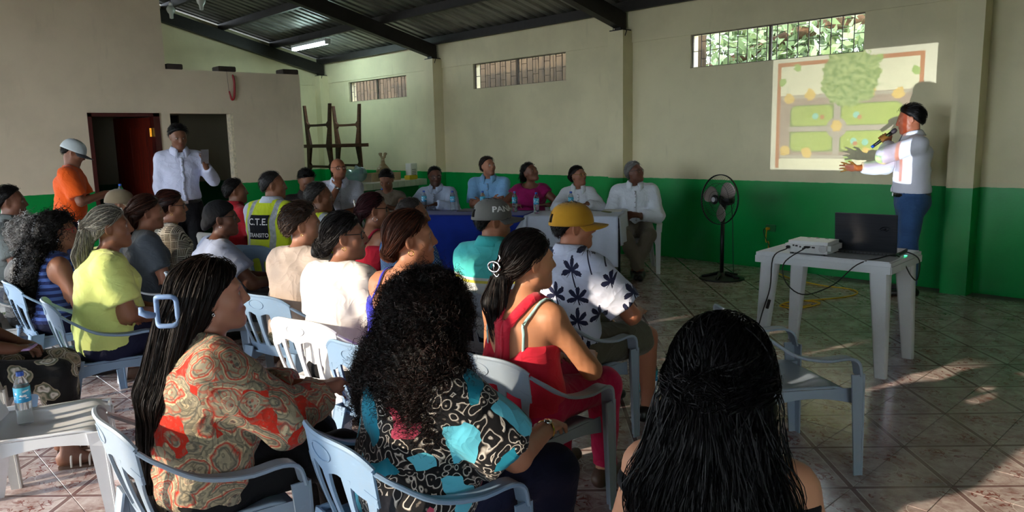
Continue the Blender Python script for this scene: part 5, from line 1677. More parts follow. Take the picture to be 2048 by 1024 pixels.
for k in range(3):
    V = []; Fs = []; a0 = k * 2.094 + 0.5
    for i in range(9):
        r = 0.05 + 0.185 * i / 8
        for j in range(9):
            t_ = j / 8 - 0.5; wdt = 1.15 * math.sin(math.pi * min(1, 0.18 + 0.8 * i / 8)) ** 0.5; a = a0 + t_ * wdt
            V.append(fp(r * math.cos(a), r * math.sin(a), -0.012 + 0.04 * t_))
    for i in range(8):
        for j in range(8): Fs.append((i * 9 + j, i * 9 + j + 1, (i + 1) * 9 + j + 1, (i + 1) * 9 + j))
    o = obj('blade', npmesh('blade', V, Fs), ft, M_BLADE); md = o.modifiers.new('t', 'SOLIDIFY'); md.thickness = 0.003
m = MB(); m.lathe([(0.05, 0.0), (0.05, 0.01), (0.03, 0.022), (0.0, 0.024)], 20, fp(0, 0, 0.06), fd, cap=False); hb = m.build('badge_ring', M_FAN, ft, smooth=True)
m = MB(); m.lathe([(0.026, 0.0), (0.026, 0.003)], 16, fp(0, 0, 0.083), fd); m.build('centre_badge', mat('silver badge', rgb(200, 200, 205), 0.3, 0.6), ft)
m = MB(); m.tube(spline([V3(*fp(0.03, 0.05, -0.15)), V3(0.09, 0.05, zc - 0.25), V3(0.1, 0.04, 0.5), V3(0.14, 0.0, 0.15), V3(0.2, -0.05, 0.012), V3(0.4, 0.05, 0.008), V3(0.5, 0.22, 0.15), V3(sq[0] - fq[0] - 0.06, sq[1] - fq[1] - 0.05, sq[2] - 0.05), V3(sq[0] - fq[0] - 0.02, sq[1] - fq[1] - 0.04, sq[2])], 60), 0.0042, 6); m.build('fan_cable', M_CABLE, ft, smooth=True)

# ------------------------------------------------------------------ overhead tube light (on) and hanging bulbs
lA, lB = V3(-13.17, 6.83, 3.235), V3(-11.98, 6.845, 3.235)
lt_ = empty('tube_light', (lA + lB) / 2, 0, 'lit fluorescent tube light hung under the metal roof', 'light')
M_TUBE = mat('glowing tube', (1, 1, 1), 0.4, emit=(0.72, 1.0, 0.96, 26.0), var=0)
for y in (-0.028, 0.028): MB().tube([(-0.6, y, 0), (0.6, y, 0)], 0.017, 10).build('tube', M_TUBE, lt_, smooth=True)
MB().span((-0.62, -0.055, 0.03), (0.62, 0.055, 0.075)).build('fitting', M_TTOP, lt_)
for x in (-0.61, 0.61): MB().span((x - 0.012, -0.05, -0.02), (x + 0.012, 0.05, 0.035)).build('end_cap', M_TTOP, lt_)
for x in (-0.4, 0.4): MB().tube([(x, 0, 0.07), (x, 0, 0.2)], 0.004, 5).build('hanger', M_STEEL, lt_)
M_BULB = mat('white glass bulb', rgb(205, 210, 205), 0.2, var=0.02, trans=0.2)
for px, py, lab in ((342, 22, 'white bulb lamp hanging unlit under the roof, lower of two'), (402, 4, 'white bulb lamp hanging unlit under the roof, upper of two')):
    d = _ray(px, py); t_ = (ROOF0 - 0.18 + SLOPE * YW - CAM_H) / (d[2] + SLOPE * d[1]); q = V3(0, 0, CAM_H) + d * t_
    e_ = empty('hanging_bulb', q, 0, lab, 'light', 'unlit hanging bulbs')
    MB().lathe([(0.0, -0.13), (0.03, -0.12), (0.035, -0.05), (0.06, -0.02), (0.075, 0.03), (0.05, 0.075), (0.03, 0.085)], 14, cap=False).build('bulb', M_BULB, e_, smooth=True)
    MB().lathe([(0.03, 0.08), (0.03, 0.13), (0.012, 0.14)], 12).build('socket', M_TTOP, e_, smooth=True, angle=40)
    MB().tube([(0, 0, 0.13), (0, 0, 0.24)], 0.005, 6).build('flex', M_BLK, e_)

# ------------------------------------------------------------------ on the partition: red hook, wire, timber ends
M_RED = mat('red plastic', rgb(150, 16, 30), 0.4, var=0.1)
hk = empty('red_hook', (XP + 0.02, 4.46, 2.16), 0, 'red plastic strap hooked at the end, hanging from the partition top', 'hook')
MB().tube(spline([V3(0.01, 0.02, 0.34), V3(0.015, 0.035, 0.25), V3(0.012, 0.03, 0.12), V3(0.01, 0.015, 0.02), V3(0.01, -0.015, 0.0), V3(0.01, -0.03, 0.05), V3(0.01, -0.045, 0.115)], 20), [0.008] + [0.016] * 9 + [0.014] * 6 + [0.011] * 4, 8).build('strap', M_RED, hk, smooth=True)
MB().tube(spline([V3(0.012, -0.05, 0.12), V3(0.012, -0.055, 0.25), V3(0.01, -0.06, 0.38)], 8), 0.002, 5).build('wire', M_CABLE, hk)
M_TIMBER = mat('dark old timber', rgb(52, 44, 38), 0.9, var=0.35, bump=0.4, bscale=30)
for y, l_, lab in ((3.72, 0.2, 'dark timber end on the partition top beside the tall wall'), (4.42, 0.24, 'dark timber end on the partition top above the red hook'), (5.36, 0.24, 'dark timber end at the free corner of the partition top')):
    tag(MB().bbox((XP - 0.1, y, 2.54 + 0.035), (0.24, l_, 0.07), 0.008).build('timber_end', M_TIMBER), lab, 'timber')

# ------------------------------------------------------------------ stacked brown tables in the corner
b = NB('dark brown table wood', 0.5, 0.4); o = b.map(b.coord(), (2, 12, 12)); b.base(b.ramp(b.noise(o, 3, 4), [(0.3, rgb(64, 36, 24)), (0.7, rgb(98, 58, 40))])); M_TWOOD = b.m


def wood_table(z0, flip, label):
    t = empty('wooden_table', (-12.59, 7.2, z0), 0, label, 'table', 'stacked brown wooden tables')
    h = 0.74; f = (lambda z: h - z) if flip else (lambda z: z)
    MB().span((-0.58, -0.38, f(h - 0.03)), (0.58, 0.38, f(h))).build('table_top', M_TWOOD, t)
    for y in (-0.3, 0.3):
        m = MB()
        prof = [(-0.0, 0.0), (0.05, 0.0), (0.1, 0.3), (0.16, 0.345), (0.5, 0.35), (0.5, 0.39), (0.16, 0.39), (0.12, 0.43), (0.2, h - 0.03), (0.06, h - 0.03), (0.04, 0.4)]
        for q in (-1, 1):
            m.prism([(q * (0.49 - u) if q > 0 else q * (0.49 - u), f(v)) for u, v in prof], y - 0.022, y + 0.022, axes=((1, 0, 0), (0, 0, 1), (0, 1, 0)))
        m.build('leg_frame', M_TWOOD, t)
    return t


wood_table(0.0, False, 'brown wooden table at the bottom of the corner stack')
wood_table(0.741, False, 'brown wooden table standing in the middle of the corner stack')
wood_table(1.482, True, 'brown wooden table upside down on the stack, legs in the air')

# ------------------------------------------------------------------ counter by the corner and what lies on it
ZC = 0.9
c0, c1_ = at_z(690, 372, ZC), at_z(853, 357, ZC)
cd = (c1_ - c0)[:2]; cl_ = float(np.linalg.norm(cd)); ca_ = math.atan2(cd[1], cd[0])
ct = empty('counter', (c0[0], c0[1], 0), ca_, 'low counter edged with white tiles along the green wall', 'counter')
MB().span((0, 0, ZC - 0.03), (cl_, 0.5, ZC)).build('worktop', mat('pale counter top', rgb(206, 204, 190), 0.5), ct)
M_CT = mat('white edge tile', rgb(206, 210, 196), 0.25, var=0.06)
k = 0; x = 0.0
while x < cl_ - 0.05:
    MB().bbox((x + 0.075, -0.008, ZC - 0.05), (0.145, 0.014, 0.1), 0.003).build('edge_tile', M_CT, ct); x += 0.15
MB().span((0.1, 0.1, 0), (cl_ - 0.1, 0.45, ZC - 0.03)).build('support', mat('green painted counter base', rgb(0, 110, 55), 0.5), ct)


def on_counter(px, py):
    q = at_z(px, py, ZC); d = np.array([-math.sin(ca_), math.cos(ca_)]); return V3(q[0], q[1], ZC)


rng = np.random.default_rng(5)
q = on_counter(716, 366) + V3(-0.08, 0.0, 0)
P = [ell(q + V3(x, y, z), r, k=0.05) for x, y, z, r in ((0, 0, 0.09, (0.2, 0.14, 0.1)), (0.1, 0.05, 0.15, (0.1, 0.1, 0.1)), (-0.12, 0, 0.12, (0.12, 0.1, 0.1)), (0.02, 0.02, 0.23, (0.03, 0.03, 0.05)))]
b = NB('thin blue green plastic bag', 0.2, 0.5); b.base(rgb(110, 140, 140)); b.p.inputs['Alpha'].default_value = 0.6; M_BAG = b.m
V_, F_ = solid(P + [fold(0.016, 3, 2.2), fold(0.008, 9, 5.0), half((0, 0, -1), -(ZC + 0.002))], 0.016)
tag(obj('plastic_bag', npmesh('plastic_bag', V_, F_), None, M_BAG), 'crumpled pale blue-green plastic bag on the counter', 'bag')
q = on_counter(770, 362) + V3(-0.14, 0, 0.001)
bx_ = empty('cardboard_tray', q, ca_, 'long beige cardboard tray on the counter', 'tray'); m = MB(); M_CARD = mat('beige cardboard', rgb(190, 168, 138), 0.85, var=0.1)
for lo, hi in (((-0.36, -0.14, 0.001), (0.36, 0.14, 0.012)), ((-0.36, -0.14, 0.012), (0.36, -0.13, 0.13)), ((-0.36, 0.13, 0.012), (0.36, 0.14, 0.13)), ((-0.36, -0.13, 0.012), (-0.35, 0.13, 0.13)), ((0.35, -0.13, 0.012), (0.36, 0.13, 0.13)), ((-0.005, -0.15, 0.012), (0.005, 0.15, 0.12))): m.span(lo, hi)
m.build('tray', M_CARD, bx_)
q = on_counter(797, 359) + V3(-0.36, -0.06, 0.0)
gb = empty('gift_basket', q, 0, 'small brown wrapped gift basket with ribbon behind the tray', 'basket')
P = [ell((0, 0, 0.12), (0.11, 0.12, 0.12), k=0.05), cone((0, 0, 0.2), (0, 0, 0.33), 0.07, 0.02, 0.04), cone((0, 0, 0.33), (-0.07, 0, 0.43), 0.015, 0.03, 0.02), cone((0, 0, 0.33), (0.06, 0.02, 0.42), 0.015, 0.03, 0.02)]
V_, F_ = solid(P + [fold(0.012, 8, 2.5)], 0.016); obj('wrapping', npmesh('wrapping', V_, F_), gb, mat('brown clear wrap', rgb(150, 128, 92), 0.35, var=0.35, scale=9))
MB().tube([(0.03 * math.cos(a), 0.03 * math.sin(a), 0.33) for a in np.linspace(0, 6.28, 15)[:-1]], 0.008, 6, closed=True).build('ribbon', M_CARD, gb, smooth=True)
q = on_counter(828, 359) + V3(-0.08, 0.0, 0); tag(MB().bbox((0, 0, 0.035), (0.22, 0.12, 0.07), 0.01).build('yellow_box', mat('yellow plastic tub', rgb(206, 180, 40), 0.5), loc=q, rot=(0, 0, ca_)), 'flat yellow plastic box at the end of the counter', 'box')
q = on_counter(847, 357) + V3(-0.2, -0.1, 0)
wb = empty('white_carton', q, ca_, 'white printed carton standing at the counter end near the pilaster', 'carton'); MB().bbox((0, 0, 0.13), (0.17, 0.12, 0.26), 0.004).build('carton', M_PAPER, wb)
m = MB()
for z in (0.06, 0.09, 0.12, 0.15): m.span((-0.06, -0.0615, z), (0.05, -0.0605, z + 0.012))
m.build('print_line', mat('grey print', rgb(120, 122, 126), 0.7), wb)

# bottles on the floor under the flowered-shirt man's chair
bottle(at_z(1305, 792), 'half-full water bottle with teal cap standing on the floor tiles', cap=M_TEALCAP)
bottle(at_z(1271, 815) , 'water bottle with dark blue cap on the floor behind the pink knee')

# ------------------------------------------------------------------ projector beam: a real lamp whose gobo is the slide
spd = bpy.data.lights.new('projector_lamp', 'SPOT'); sp = bpy.data.objects.new('projector_lamp', spd); COL.objects.link(sp)
PL = W(pt, (-0.03, 0.275, 0.055)); sp.location = PL
X0_, X1_, Z0_, Z1_ = -4.317, -2.645, 1.136, 2.352
aim = Vector(((X0_ + X1_) / 2, YW, (Z0_ + Z1_) / 2)) - Vector(PL)
sp.rotation_euler = aim.to_track_quat('-Z', 'Y').to_euler(); spd.spot_size = math.radians(58); spd.spot_blend = 0.0; spd.shadow_soft_size = 0.004
spd.energy = 190.0; spd.use_nodes = True


class LB(NB):
    def __init__(s, l): s.t = l.node_tree; s._oc = None; s.m = l


lb = LB(spd)
inc = lb.sep(lb.node('ShaderNodeNewGeometry').outputs['Incoming'])
dy = YW - float(PL[1])
Xw = lb.add(float(PL[0]), lb.mul(lb.math('DIVIDE', inc[0], inc[1]), dy)); Zw = lb.add(float(PL[2]), lb.mul(lb.math('DIVIDE', inc[2], inc[1]), dy))
p_ = lb.math('DIVIDE', lb.sub(Xw, X0_), X1_ - X0_); q_ = lb.math('DIVIDE', lb.sub(Z1_, Zw), Z1_ - Z0_)
def rect(x0, x1, y0, y1, r=0.0):
    """soft-cornered rectangle mask in slide coordinates"""
    cx_, cy_, hx_, hy_ = (x0 + x1) / 2, (y0 + y1) / 2, (x1 - x0) / 2 - r, (y1 - y0) / 2 - r
    ax_ = lb.mx(lb.sub(lb.abs(lb.sub(p_, cx_)), hx_), 0.0); ay_ = lb.mx(lb.sub(lb.abs(lb.sub(q_, cy_)), hy_), 0.0)
    d_ = lb.math('SQRT', lb.add(lb.mul(ax_, ax_), lb.mul(ay_, ay_))); return lb.lt(d_, max(r, 0.0005))
def disc(x, y, r, asp=1.37):
    a_ = lb.sub(p_, x); b_ = lb.math('DIVIDE', lb.sub(q_, y), asp); return lb.math('SQRT', lb.add(lb.mul(a_, a_), lb.mul(b_, b_)))
nz = lb.noise(lb.comb(p_, q_, 0.0), 30, 4, 0.7); nz2 = lb.noise(lb.comb(p_, q_, 0.3), 11, 4, 0.7)
c = lb.mix(rect(0, 1, 0, 1), (0.035, 0.036, 0.04, 1), (0.80, 0.86, 0.95, 1))
c = lb.mix(rect(0.035, 0.935, 0.05, 0.985), c, (0.55, 0.2, 0.1, 1))
c = lb.mix(rect(0.06, 0.91, 0.085, 0.99), c, (0.86, 0.92, 0.92, 1))
c = lb.mix(rect(0.07, 0.9, 0.10, 0.33), c, lb.mix(lb.step(nz, 0.4, 0.6), (0.78, 0.86, 0.84, 1), (0.9, 0.95, 0.95, 1)))
c = lb.mix(rect(0.06, 0.91, 0.34, 0.90), c, (0.42, 0.34, 0.38, 1))
c = lb.mix(rect(0.07, 0.9, 0.345, 0.37), c, (0.5, 0.5, 0.56, 1)); c = lb.mix(rect(0.07, 0.9, 0.87, 0.90), c, (0.5, 0.5, 0.56, 1))
c = lb.mix(rect(0.13, 0.83, 0.43, 0.84, 0.05), c, (0.24, 0.36, 0.16, 1))
for x0, x1, y0, y1 in ((0.14, 0.41, 0.44, 0.61), (0.47, 0.82, 0.44, 0.61), (0.14, 0.41, 0.67, 0.83), (0.47, 0.82, 0.67, 0.83)): c = lb.mix(rect(x0, x1, y0, y1, 0.04), c, lb.mix(nz2, (0.36, 0.55, 0.12, 1), (0.5, 0.66, 0.2, 1)))
c = lb.mix(rect(0.42, 0.46, 0.42, 0.86), c, (0.48, 0.46, 0.54, 1)); c = lb.mix(rect(0.12, 0.84, 0.618, 0.66), c, (0.48, 0.46, 0.54, 1))
c = lb.mix(lb.lt(disc(0.44, 0.635, 0), 0.065), c, (0.48, 0.46, 0.54, 1))
for x, y in ((0.3, 0.53), (0.56, 0.53), (0.55, 0.75), (0.62, 0.76)): c = lb.mix(lb.lt(disc(x, y, 0), 0.02), c, (0.3, 0.75, 0.8, 1))
for x, y in ((0.58, 0.55), (0.56, 0.77), (0.345, 0.54)): c = lb.mix(lb.lt(disc(x, y, 0), 0.014), c, (0.6, 0.25, 0.15, 1))
for x, y in ((0.12, 0.37), (0.26, 0.34), (0.44, 0.62), (0.1, 0.83), (0.25, 0.85), (0.635, 0.34), (0.8, 0.37), (0.63, 0.85), (0.82, 0.8)):
    c = lb.mix(lb.lt(lb.add(disc(x, y, 0), lb.mul(lb.sub(nz, 0.5), 0.05)), 0.034), c, lb.mix(nz, (0.75, 0.5, 0.12, 1), (0.95, 0.78, 0.35, 1)))
for x, y in ((0.17, 0.1), (0.68, 0.075), (0.89, 0.2), (0.075, 0.22), (0.52, 0.9)): c = lb.mix(lb.lt(lb.add(disc(x, y, 0), lb.mul(lb.sub(nz, 0.5), 0.05)), 0.024), c, (0.35, 0.6, 0.2, 1))
tr_ = lb.lt(lb.add(disc(0.51, 0.2, 0, 1.35), lb.mul(lb.sub(nz2, 0.5), 0.16)), 0.185)
c = lb.mix(lb.mul(tr_, lb.gt(lb.mx(rect(0, 1, 0, 1), 0), 0.5)), c, lb.mix(lb.step(nz, 0.35, 0.65), (0.16, 0.34, 0.1, 1), (0.5, 0.68, 0.34, 1)))
c = lb.mix(rect(-0.2, 1.15, -0.07, 1.12), (0, 0, 0, 1), c)
em_ = [n for n in spd.node_tree.nodes if n.type == 'EMISSION'][0]
lb.put(em_.inputs['Color'], c); em_.inputs['Strength'].default_value = 1.0

# ------------------------------------------------------------------ clothing prints
def pat(name, fn, rough=0.85, bump=0.25):
    b = NB(name, rough, 0.25); o = b.coord(); b.base(fn(b, o)); b.p.inputs['Sheen Weight'].default_value = 0.1
    crease(b, o); return b.m


def f_paisley(b, o):
    w = b.add(b.noise(o, 5, 2), 0.0); d = b.map(o, (1, 1, 1))
    v = b.node('ShaderNodeVectorMath'); v.operation = 'ADD'; b.put(v.inputs[0], o); nn = b.noise(o, 7, 2, color=True)
    sc_ = b.node('ShaderNodeVectorMath'); sc_.operation = 'SCALE'; b.put(sc_.inputs[0], nn); sc_.inputs['Scale'].default_value = 0.13; b.put(v.inputs[1], sc_.outputs[0])
    d1 = b.voro(v.outputs[0], 8.5); cellc = b.sep(b.voro(v.outputs[0], 8.5, out='Color'))[0]
    ring = b.math('FRACT', b.add(b.mul(d1, 3.6), b.mul(b.noise(o, 34, 3), 0.45)))
    c = b.ramp(ring, [(0.0, rgb(140, 132, 112)), (0.35, rgb(170, 156, 128)), (0.5, rgb(96, 94, 86)), (0.62, rgb(170, 158, 132)), (0.8, rgb(190, 40, 24)), (0.93, rgb(204, 186, 150))])
    c = b.mix(b.mul(b.lt(d1, 0.2), 0.85), c, b.mix(b.gt(b.voro(o, 70), 0.45), rgb(84, 84, 78), rgb(160, 150, 128)))
    c = b.mix(b.mul(b.gt(cellc, 0.72), b.gt(d1, 0.42)), c, rgb(196, 44, 26))
    d3 = b.voro(v.outputs[0], 30); r3 = b.math('FRACT', b.mul(d3, 2.4)); c = b.mix(b.mul(b.lt(b.abs(b.sub(r3, 0.5)), 0.13), 0.6), c, b.mix(b.gt(cellc, 0.45), rgb(92, 88, 78), rgb(172, 52, 34)))
    return b.mix(b.mul(b.step(b.noise(o, 60, 2), 0.55, 0.62), 0.35), c, rgb(120, 112, 98))


def f_baroque(b, o):
    v = b.node('ShaderNodeVectorMath'); v.operation = 'ADD'; b.put(v.inputs[0], o); nn = b.noise(o, 6, 2, color=True)
    sc_ = b.node('ShaderNodeVectorMath'); sc_.operation = 'SCALE'; b.put(sc_.inputs[0], nn); sc_.inputs['Scale'].default_value = 0.16; b.put(v.inputs[1], sc_.outputs[0])
    cell = b.sep(b.voro(v.outputs[0], 7.0, out='Color'))[1]; edge = b.voro(v.outputs[0], 7.0, 'DISTANCE_TO_EDGE')
    flat = b.ramp(cell, [(0.0, rgb(18, 20, 30)), (0.3, rgb(96, 190, 214)), (0.55, rgb(16, 16, 22)), (0.66, rgb(20, 120, 144)), (0.82, rgb(176, 66, 92))], 'CONSTANT')
    d1 = b.voro(v.outputs[0], 30); ring = b.math('FRACT', b.add(b.mul(d1, 2.6), b.mul(b.noise(o, 45, 2), 0.5)))
    orn = b.ramp(ring, [(0.0, rgb(12, 12, 16)), (0.34, rgb(14, 14, 18)), (0.42, rgb(220, 214, 206)), (0.56, rgb(140, 130, 120)), (0.66, rgb(14, 14, 18))])
    n = b.noise(o, 14, 2); return b.mix(b.lt(b.add(edge, b.mul(b.sub(n, 0.5), 0.1)), 0.17), flat, orn)


def f_palms(b, o):
    x, y, z = b.sep(o); u = b.add(x, b.mul(y, 0.8)); p = b.comb(u, 0.0, z)
    vn = b.node('ShaderNodeTexVoronoi'); b.put(vn.inputs['Vector'], p); vn.inputs['Scale'].default_value = 5.2; vn.inputs['Randomness'].default_value = 0.75
    pos = b.sep(vn.outputs['Position'])
    lx_ = b.sub(u, pos[0]); lz_ = b.sub(z, pos[2])
    # the node reports the cell centre in scaled space on some builds: use the distance for scale safety
    r = b.math('SQRT', b.add(b.mul(lx_, lx_), b.mul(lz_, lz_))); a = b.math('ARCTAN2', lx_, lz_)
    leaf = b.add(0.018, b.mul(b.abs(b.math('COSINE', b.mul(a, 3.5))), 0.052)); nn = b.noise(o, 60, 3)
    crown = b.mul(b.lt(r, b.mul(leaf, b.add(0.6, b.mul(nn, 0.7)))), b.gt(b.math('COSINE', a), -0.75))
    trunk = b.mul(b.lt(b.abs(b.add(lx_, b.mul(lz_, 0.35))), 0.0045), b.mul(b.lt(lz_, 0.0), b.gt(lz_, -0.11)))
    base = b.ramp(b.noise(o, 4, 3), [(0.3, rgb(196, 204, 232)), (0.7, rgb(214, 220, 240))])
    m_ = b.mx(crown, trunk); return b.mix(m_, base, rgb(32, 36, 66))


def f_bands(bands, base):
    def f(b, o):
        z = b.sep(o)[2]; c = base
        for z0, z1, col in bands: c = b.mix(b.mul(b.gt(z, z0), b.lt(z, z1)), c, col)
        return c
    return f


def f_blocks(b, o):
    x, y, z = b.sep(o); u = b.add(x, b.mul(y, 0.9)); s_ = 16.0
    cx_ = b.math('FLOOR', b.mul(u, s_)); cz_ = b.math('FLOOR', b.mul(z, s_ * 1.1)); par = b.math('FLOORED_MODULO', b.add(cx_, cz_), 2.0)
    st1 = b.lt(b.math('FRACT', b.mul(u, 85.0)), 0.5); st2 = b.lt(b.math('FRACT', b.mul(z, 85.0)), 0.5)
    f = b.add(b.mul(par, st1), b.mul(b.sub(1.0, par), st2)); par3 = b.math('FLOORED_MODULO', b.add(b.mul(cx_, 2.0), cz_), 3.0)
    dk = b.mix(b.lt(par3, 0.5), rgb(52, 42, 36), rgb(110, 92, 74)); c = b.mix(f, rgb(206, 198, 180), dk)
    e = b.mx(b.lt(b.math('FRACT', b.mul(u, s_)), 0.09), b.lt(b.math('FRACT', b.mul(z, s_ * 1.1)), 0.09)); return b.mix(e, c, rgb(218, 210, 196))


def f_dots(b, o):
    x, y, z = b.sep(o); u = b.add(x, b.mul(y, 0.9)); f = 55.0
    a = b.sub(b.math('FRACT', b.mul(b.add(u, z), f)), 0.5); c = b.sub(b.math('FRACT', b.mul(b.sub(u, z), f)), 0.5)
    return b.mix(b.lt(b.add(b.mul(a, a), b.mul(c, c)), 0.035), b.ramp(b.noise(o, 5, 3), [(0.3, rgb(36, 78, 140)), (0.7, rgb(52, 98, 160))]), rgb(170, 190, 214))


def f_camo(b, o):
    c = b.mix(b.gt(b.noise(o, 12, 3), 0.52), rgb(120, 112, 84), rgb(70, 66, 48)); return b.mix(b.gt(b.noise(b.map(o, (1, 1, 1.6), (0, 0, 0), (3, 1, 2)), 14, 3), 0.58), c, rgb(168, 160, 136))


def f_floral(b, o):
    v = b.node('ShaderNodeVectorMath'); v.operation = 'ADD'; b.put(v.inputs[0], o); nn = b.noise(o, 11, 2, color=True)
    sc_ = b.node('ShaderNodeVectorMath'); sc_.operation = 'SCALE'; b.put(sc_.inputs[0], nn); sc_.inputs['Scale'].default_value = 0.1; b.put(v.inputs[1], sc_.outputs[0])
    d1 = b.voro(v.outputs[0], 9.0); r_ = b.math('FRACT', b.mul(d1, 4.0))
    fl = b.ramp(r_, [(0.0, rgb(190, 180, 160)), (0.3, rgb(96, 86, 74)), (0.5, rgb(206, 200, 190)), (0.7, rgb(70, 80, 60)), (0.9, rgb(150, 140, 120))])
    return b.mix(b.lt(d1, 0.5), rgb(16, 16, 18), fl)


def f_vest(b, o):
    x, y, z = b.sep(o); ax_ = b.abs(x)
    c = b.ramp(b.noise(o, 6, 3), [(0.3, rgb(206, 226, 30)), (0.7, rgb(226, 240, 60))])
    silver = b.mx(b.mul(b.gt(ax_, 0.095), b.lt(ax_, 0.14)), b.mul(b.gt(z, 0.66), b.lt(z, 0.71)))
    c = b.mix(silver, c, b.ramp(b.noise(o, 30, 2), [(0.3, rgb(150, 156, 162)), (0.7, rgb(190, 196, 202))]))
    return c


M_BTN = mat('grey shirt button', rgb(150, 152, 158), 0.4); M_GOLD = mat('gold', rgb(220, 180, 90), 0.2, 1.0, var=0.02); M_SILV = mat('silver', rgb(205, 206, 210), 0.2, 1.0, var=0.02)
M_LENS = mat('dark lens', rgb(12, 12, 14), 0.08, var=0)
M_DENIM = cloth('dark denim', rgb(34, 40, 62), 0.2); M_BLACKC = cloth('black cloth', rgb(20, 20, 23), 0.15); M_KHAKI = cloth('khaki trousers', rgb(112, 104, 88), 0.1); M_SHOE = mat('black leather', rgb(20, 18, 18), 0.35, var=0.15)
M_GREYPANT = cloth('grey trousers', rgb(86, 88, 98), 0.12); M_NAVY = cloth('navy trousers', rgb(26, 30, 56), 0.15)
M_SANDAL = mat('brown sandal', rgb(78, 54, 40), 0.6)


def tieflow(tie, near=0.035, down=(0, -0.12, -1.0), zoff=-0.015):
    tie = np.array(tie, dtype=np.float32); dn = np.array(down, dtype=np.float32)

    def f(P):
        d = tie - P; L = np.linalg.norm(d, axis=1, keepdims=True); return np.where((P[:, 2:3] > tie[2] + zoff) & (L > near), d / (L + 1e-6), dn)
    return f


def tieroots(tie, n, r=0.03):
    tie = np.array(tie, dtype=np.float32)
    return lambda rng: tie + rng.normal(size=(n, 3)) * r * np.array([1, 1, 0.4]) + np.array([0, -0.02, -0.03])


def downflow(d=(0, -0.2, -1.0)):
    d = np.array(d, dtype=np.float32); return lambda P: np.tile(d, (len(P), 1))


def clip_part(p, pos, mtl, kind='claw', name='hair_clip', sc=1.0, rz=0.0):
    m = MB(); s_ = sc
    if kind == 'claw':
        w_, h_ = 0.032 * s_, 0.048 * s_
        m.tube([(w_ * math.copysign(abs(math.cos(a)) ** 0.35, math.cos(a)), 0.012 * math.cos(a) ** 2, h_ * math.copysign(abs(math.sin(a)) ** 0.35, math.sin(a))) for a in np.linspace(0, 2 * math.pi, 41)[:-1]], 0.0085 * s_, 8, closed=True)
        m.tube([(-w_ * 1.0, -0.006, -0.01), (-w_ * 1.5, -0.02, -0.004), (-w_ * 2.0, -0.026, 0.004), (-w_ * 2.1, -0.022, 0.02)], [0.009 * s_, 0.012 * s_, 0.011 * s_, 0.006 * s_], 8)
    elif kind == 'bow':
        for q in (-1, 1): m.tube(spline([V3(0, 0, 0), V3(q * 0.018, -0.006, 0.02), V3(q * 0.006, -0.008, 0.04), V3(-q * 0.004, -0.004, 0.01), V3(q * 0.01, -0.003, -0.03)], 14), 0.0042 * s_, 6)
    elif kind == 'ring':
        m.tube([(0.026 * s_ * math.cos(a), -0.004, 0.018 * s_ * math.sin(a)) for a in np.linspace(0, 6.28, 19)[:-1]], 0.0045 * s_, 7, closed=True)
        m.tube([(0, -0.004, -0.018 * s_), (0, -0.006, 0.018 * s_)], 0.004 * s_, 6)
        m.tube(spline([V3(0.02, -0.002, 0.02), V3(0.028, 0, 0.035), V3(0.022, 0.002, 0.05)], 8), 0.004, 6); m.tube(spline([V3(-0.006, -0.002, -0.024), V3(0.012, -0.002, -0.04), V3(0.024, 0, -0.026)], 8), 0.004, 6)
    elif kind == 'bar':
        m.tube(spline([V3(-0.012, 0, 0.04), V3(0.0, -0.006, 0.012), V3(0.012, -0.004, -0.03)], 10), 0.0065 * s_, 7)
        for k in range(6): m.tube([(-0.01 + 0.004 * k, -0.006, 0.032 - 0.012 * k), (-0.004 + 0.004 * k, -0.012, 0.03 - 0.012 * k)], 0.003, 5)
    o = m.build(name, mtl, p.root, smooth=True)
    o.matrix_local = Matrix.Translation(Vector([float(v) for v in pos])) @ Matrix.Rotation(rz, 4, 'Z'); return o


# ================================================================== front row of the audience
# red polo
p = Person('man in a red uniform shirt, short dark hair, left of the yellow vest man', at_dep(472, 383, 7.2), -12, 22, sc=0.98, skin=(122, 80, 58), head_pitch=2)
p.body(); m = cloth('red uniform shirt', rgb(176, 26, 40)); p.top(m, 0.7); p.collar(m); p.bottoms(M_NAVY); p.shoes(M_SHOE); p.hair_short((22, 20, 20), 0.012, c2=(60, 56, 54))
chair_for(p, 'cream', 'pale grey plastic chair under the man in the red uniform')
for q in (-1, 1): MB().bbox(p.N + V3(q * 0.1, 0, -0.012), (0.09, 0.045, 0.014), 0.004).build('epaulette', M_NAVY, p.root)
# hi-vis vest
M_VEST = pat('hi vis yellow vest', f_vest, 0.6); M_WSHIRT = cloth('white uniform shirt', rgb(206, 214, 232), 0.04)
p = Person('traffic officer in a yellow reflective vest lettered on the back', at_dep(547, 371, 6.3), -26, 26, sc=1.05, girth=1.16, skin=(134, 88, 64))
p.body(); p.top(M_WSHIRT, 0.75, o=0.012); p.collar(M_WSHIRT); p.bottoms(M_NAVY); p.shoes(M_SHOE); p.hair_short((38, 36, 36), 0.006, c2=(90, 86, 84), srad=0.0016, strands=200)
vp = p.torso(0.026)
vcuts = [half((0, 0, -1), -(p.P[2] - 0.02)), ell(p.N + V3(0, 0.02, 0.05), (0.08, 0.09, 0.065), k=0.008, op='s')] + [ell(p.S[i] + V3((-0.055, 0.055)[i], 0, -0.01), (0.055, 0.16, 0.11), k=0.02, op='s') for i in (0, 1)]
vest = p.garment('reflective_vest', vp, M_VEST, 0.012, vcuts, 0.003, 4)
M_PANEL = cloth('black vest panel', rgb(24, 26, 34), 0.1); M_LETTER = mat('white lettering', rgb(230, 230, 228), 0.6, var=0.02)
vprj = vp + vcuts


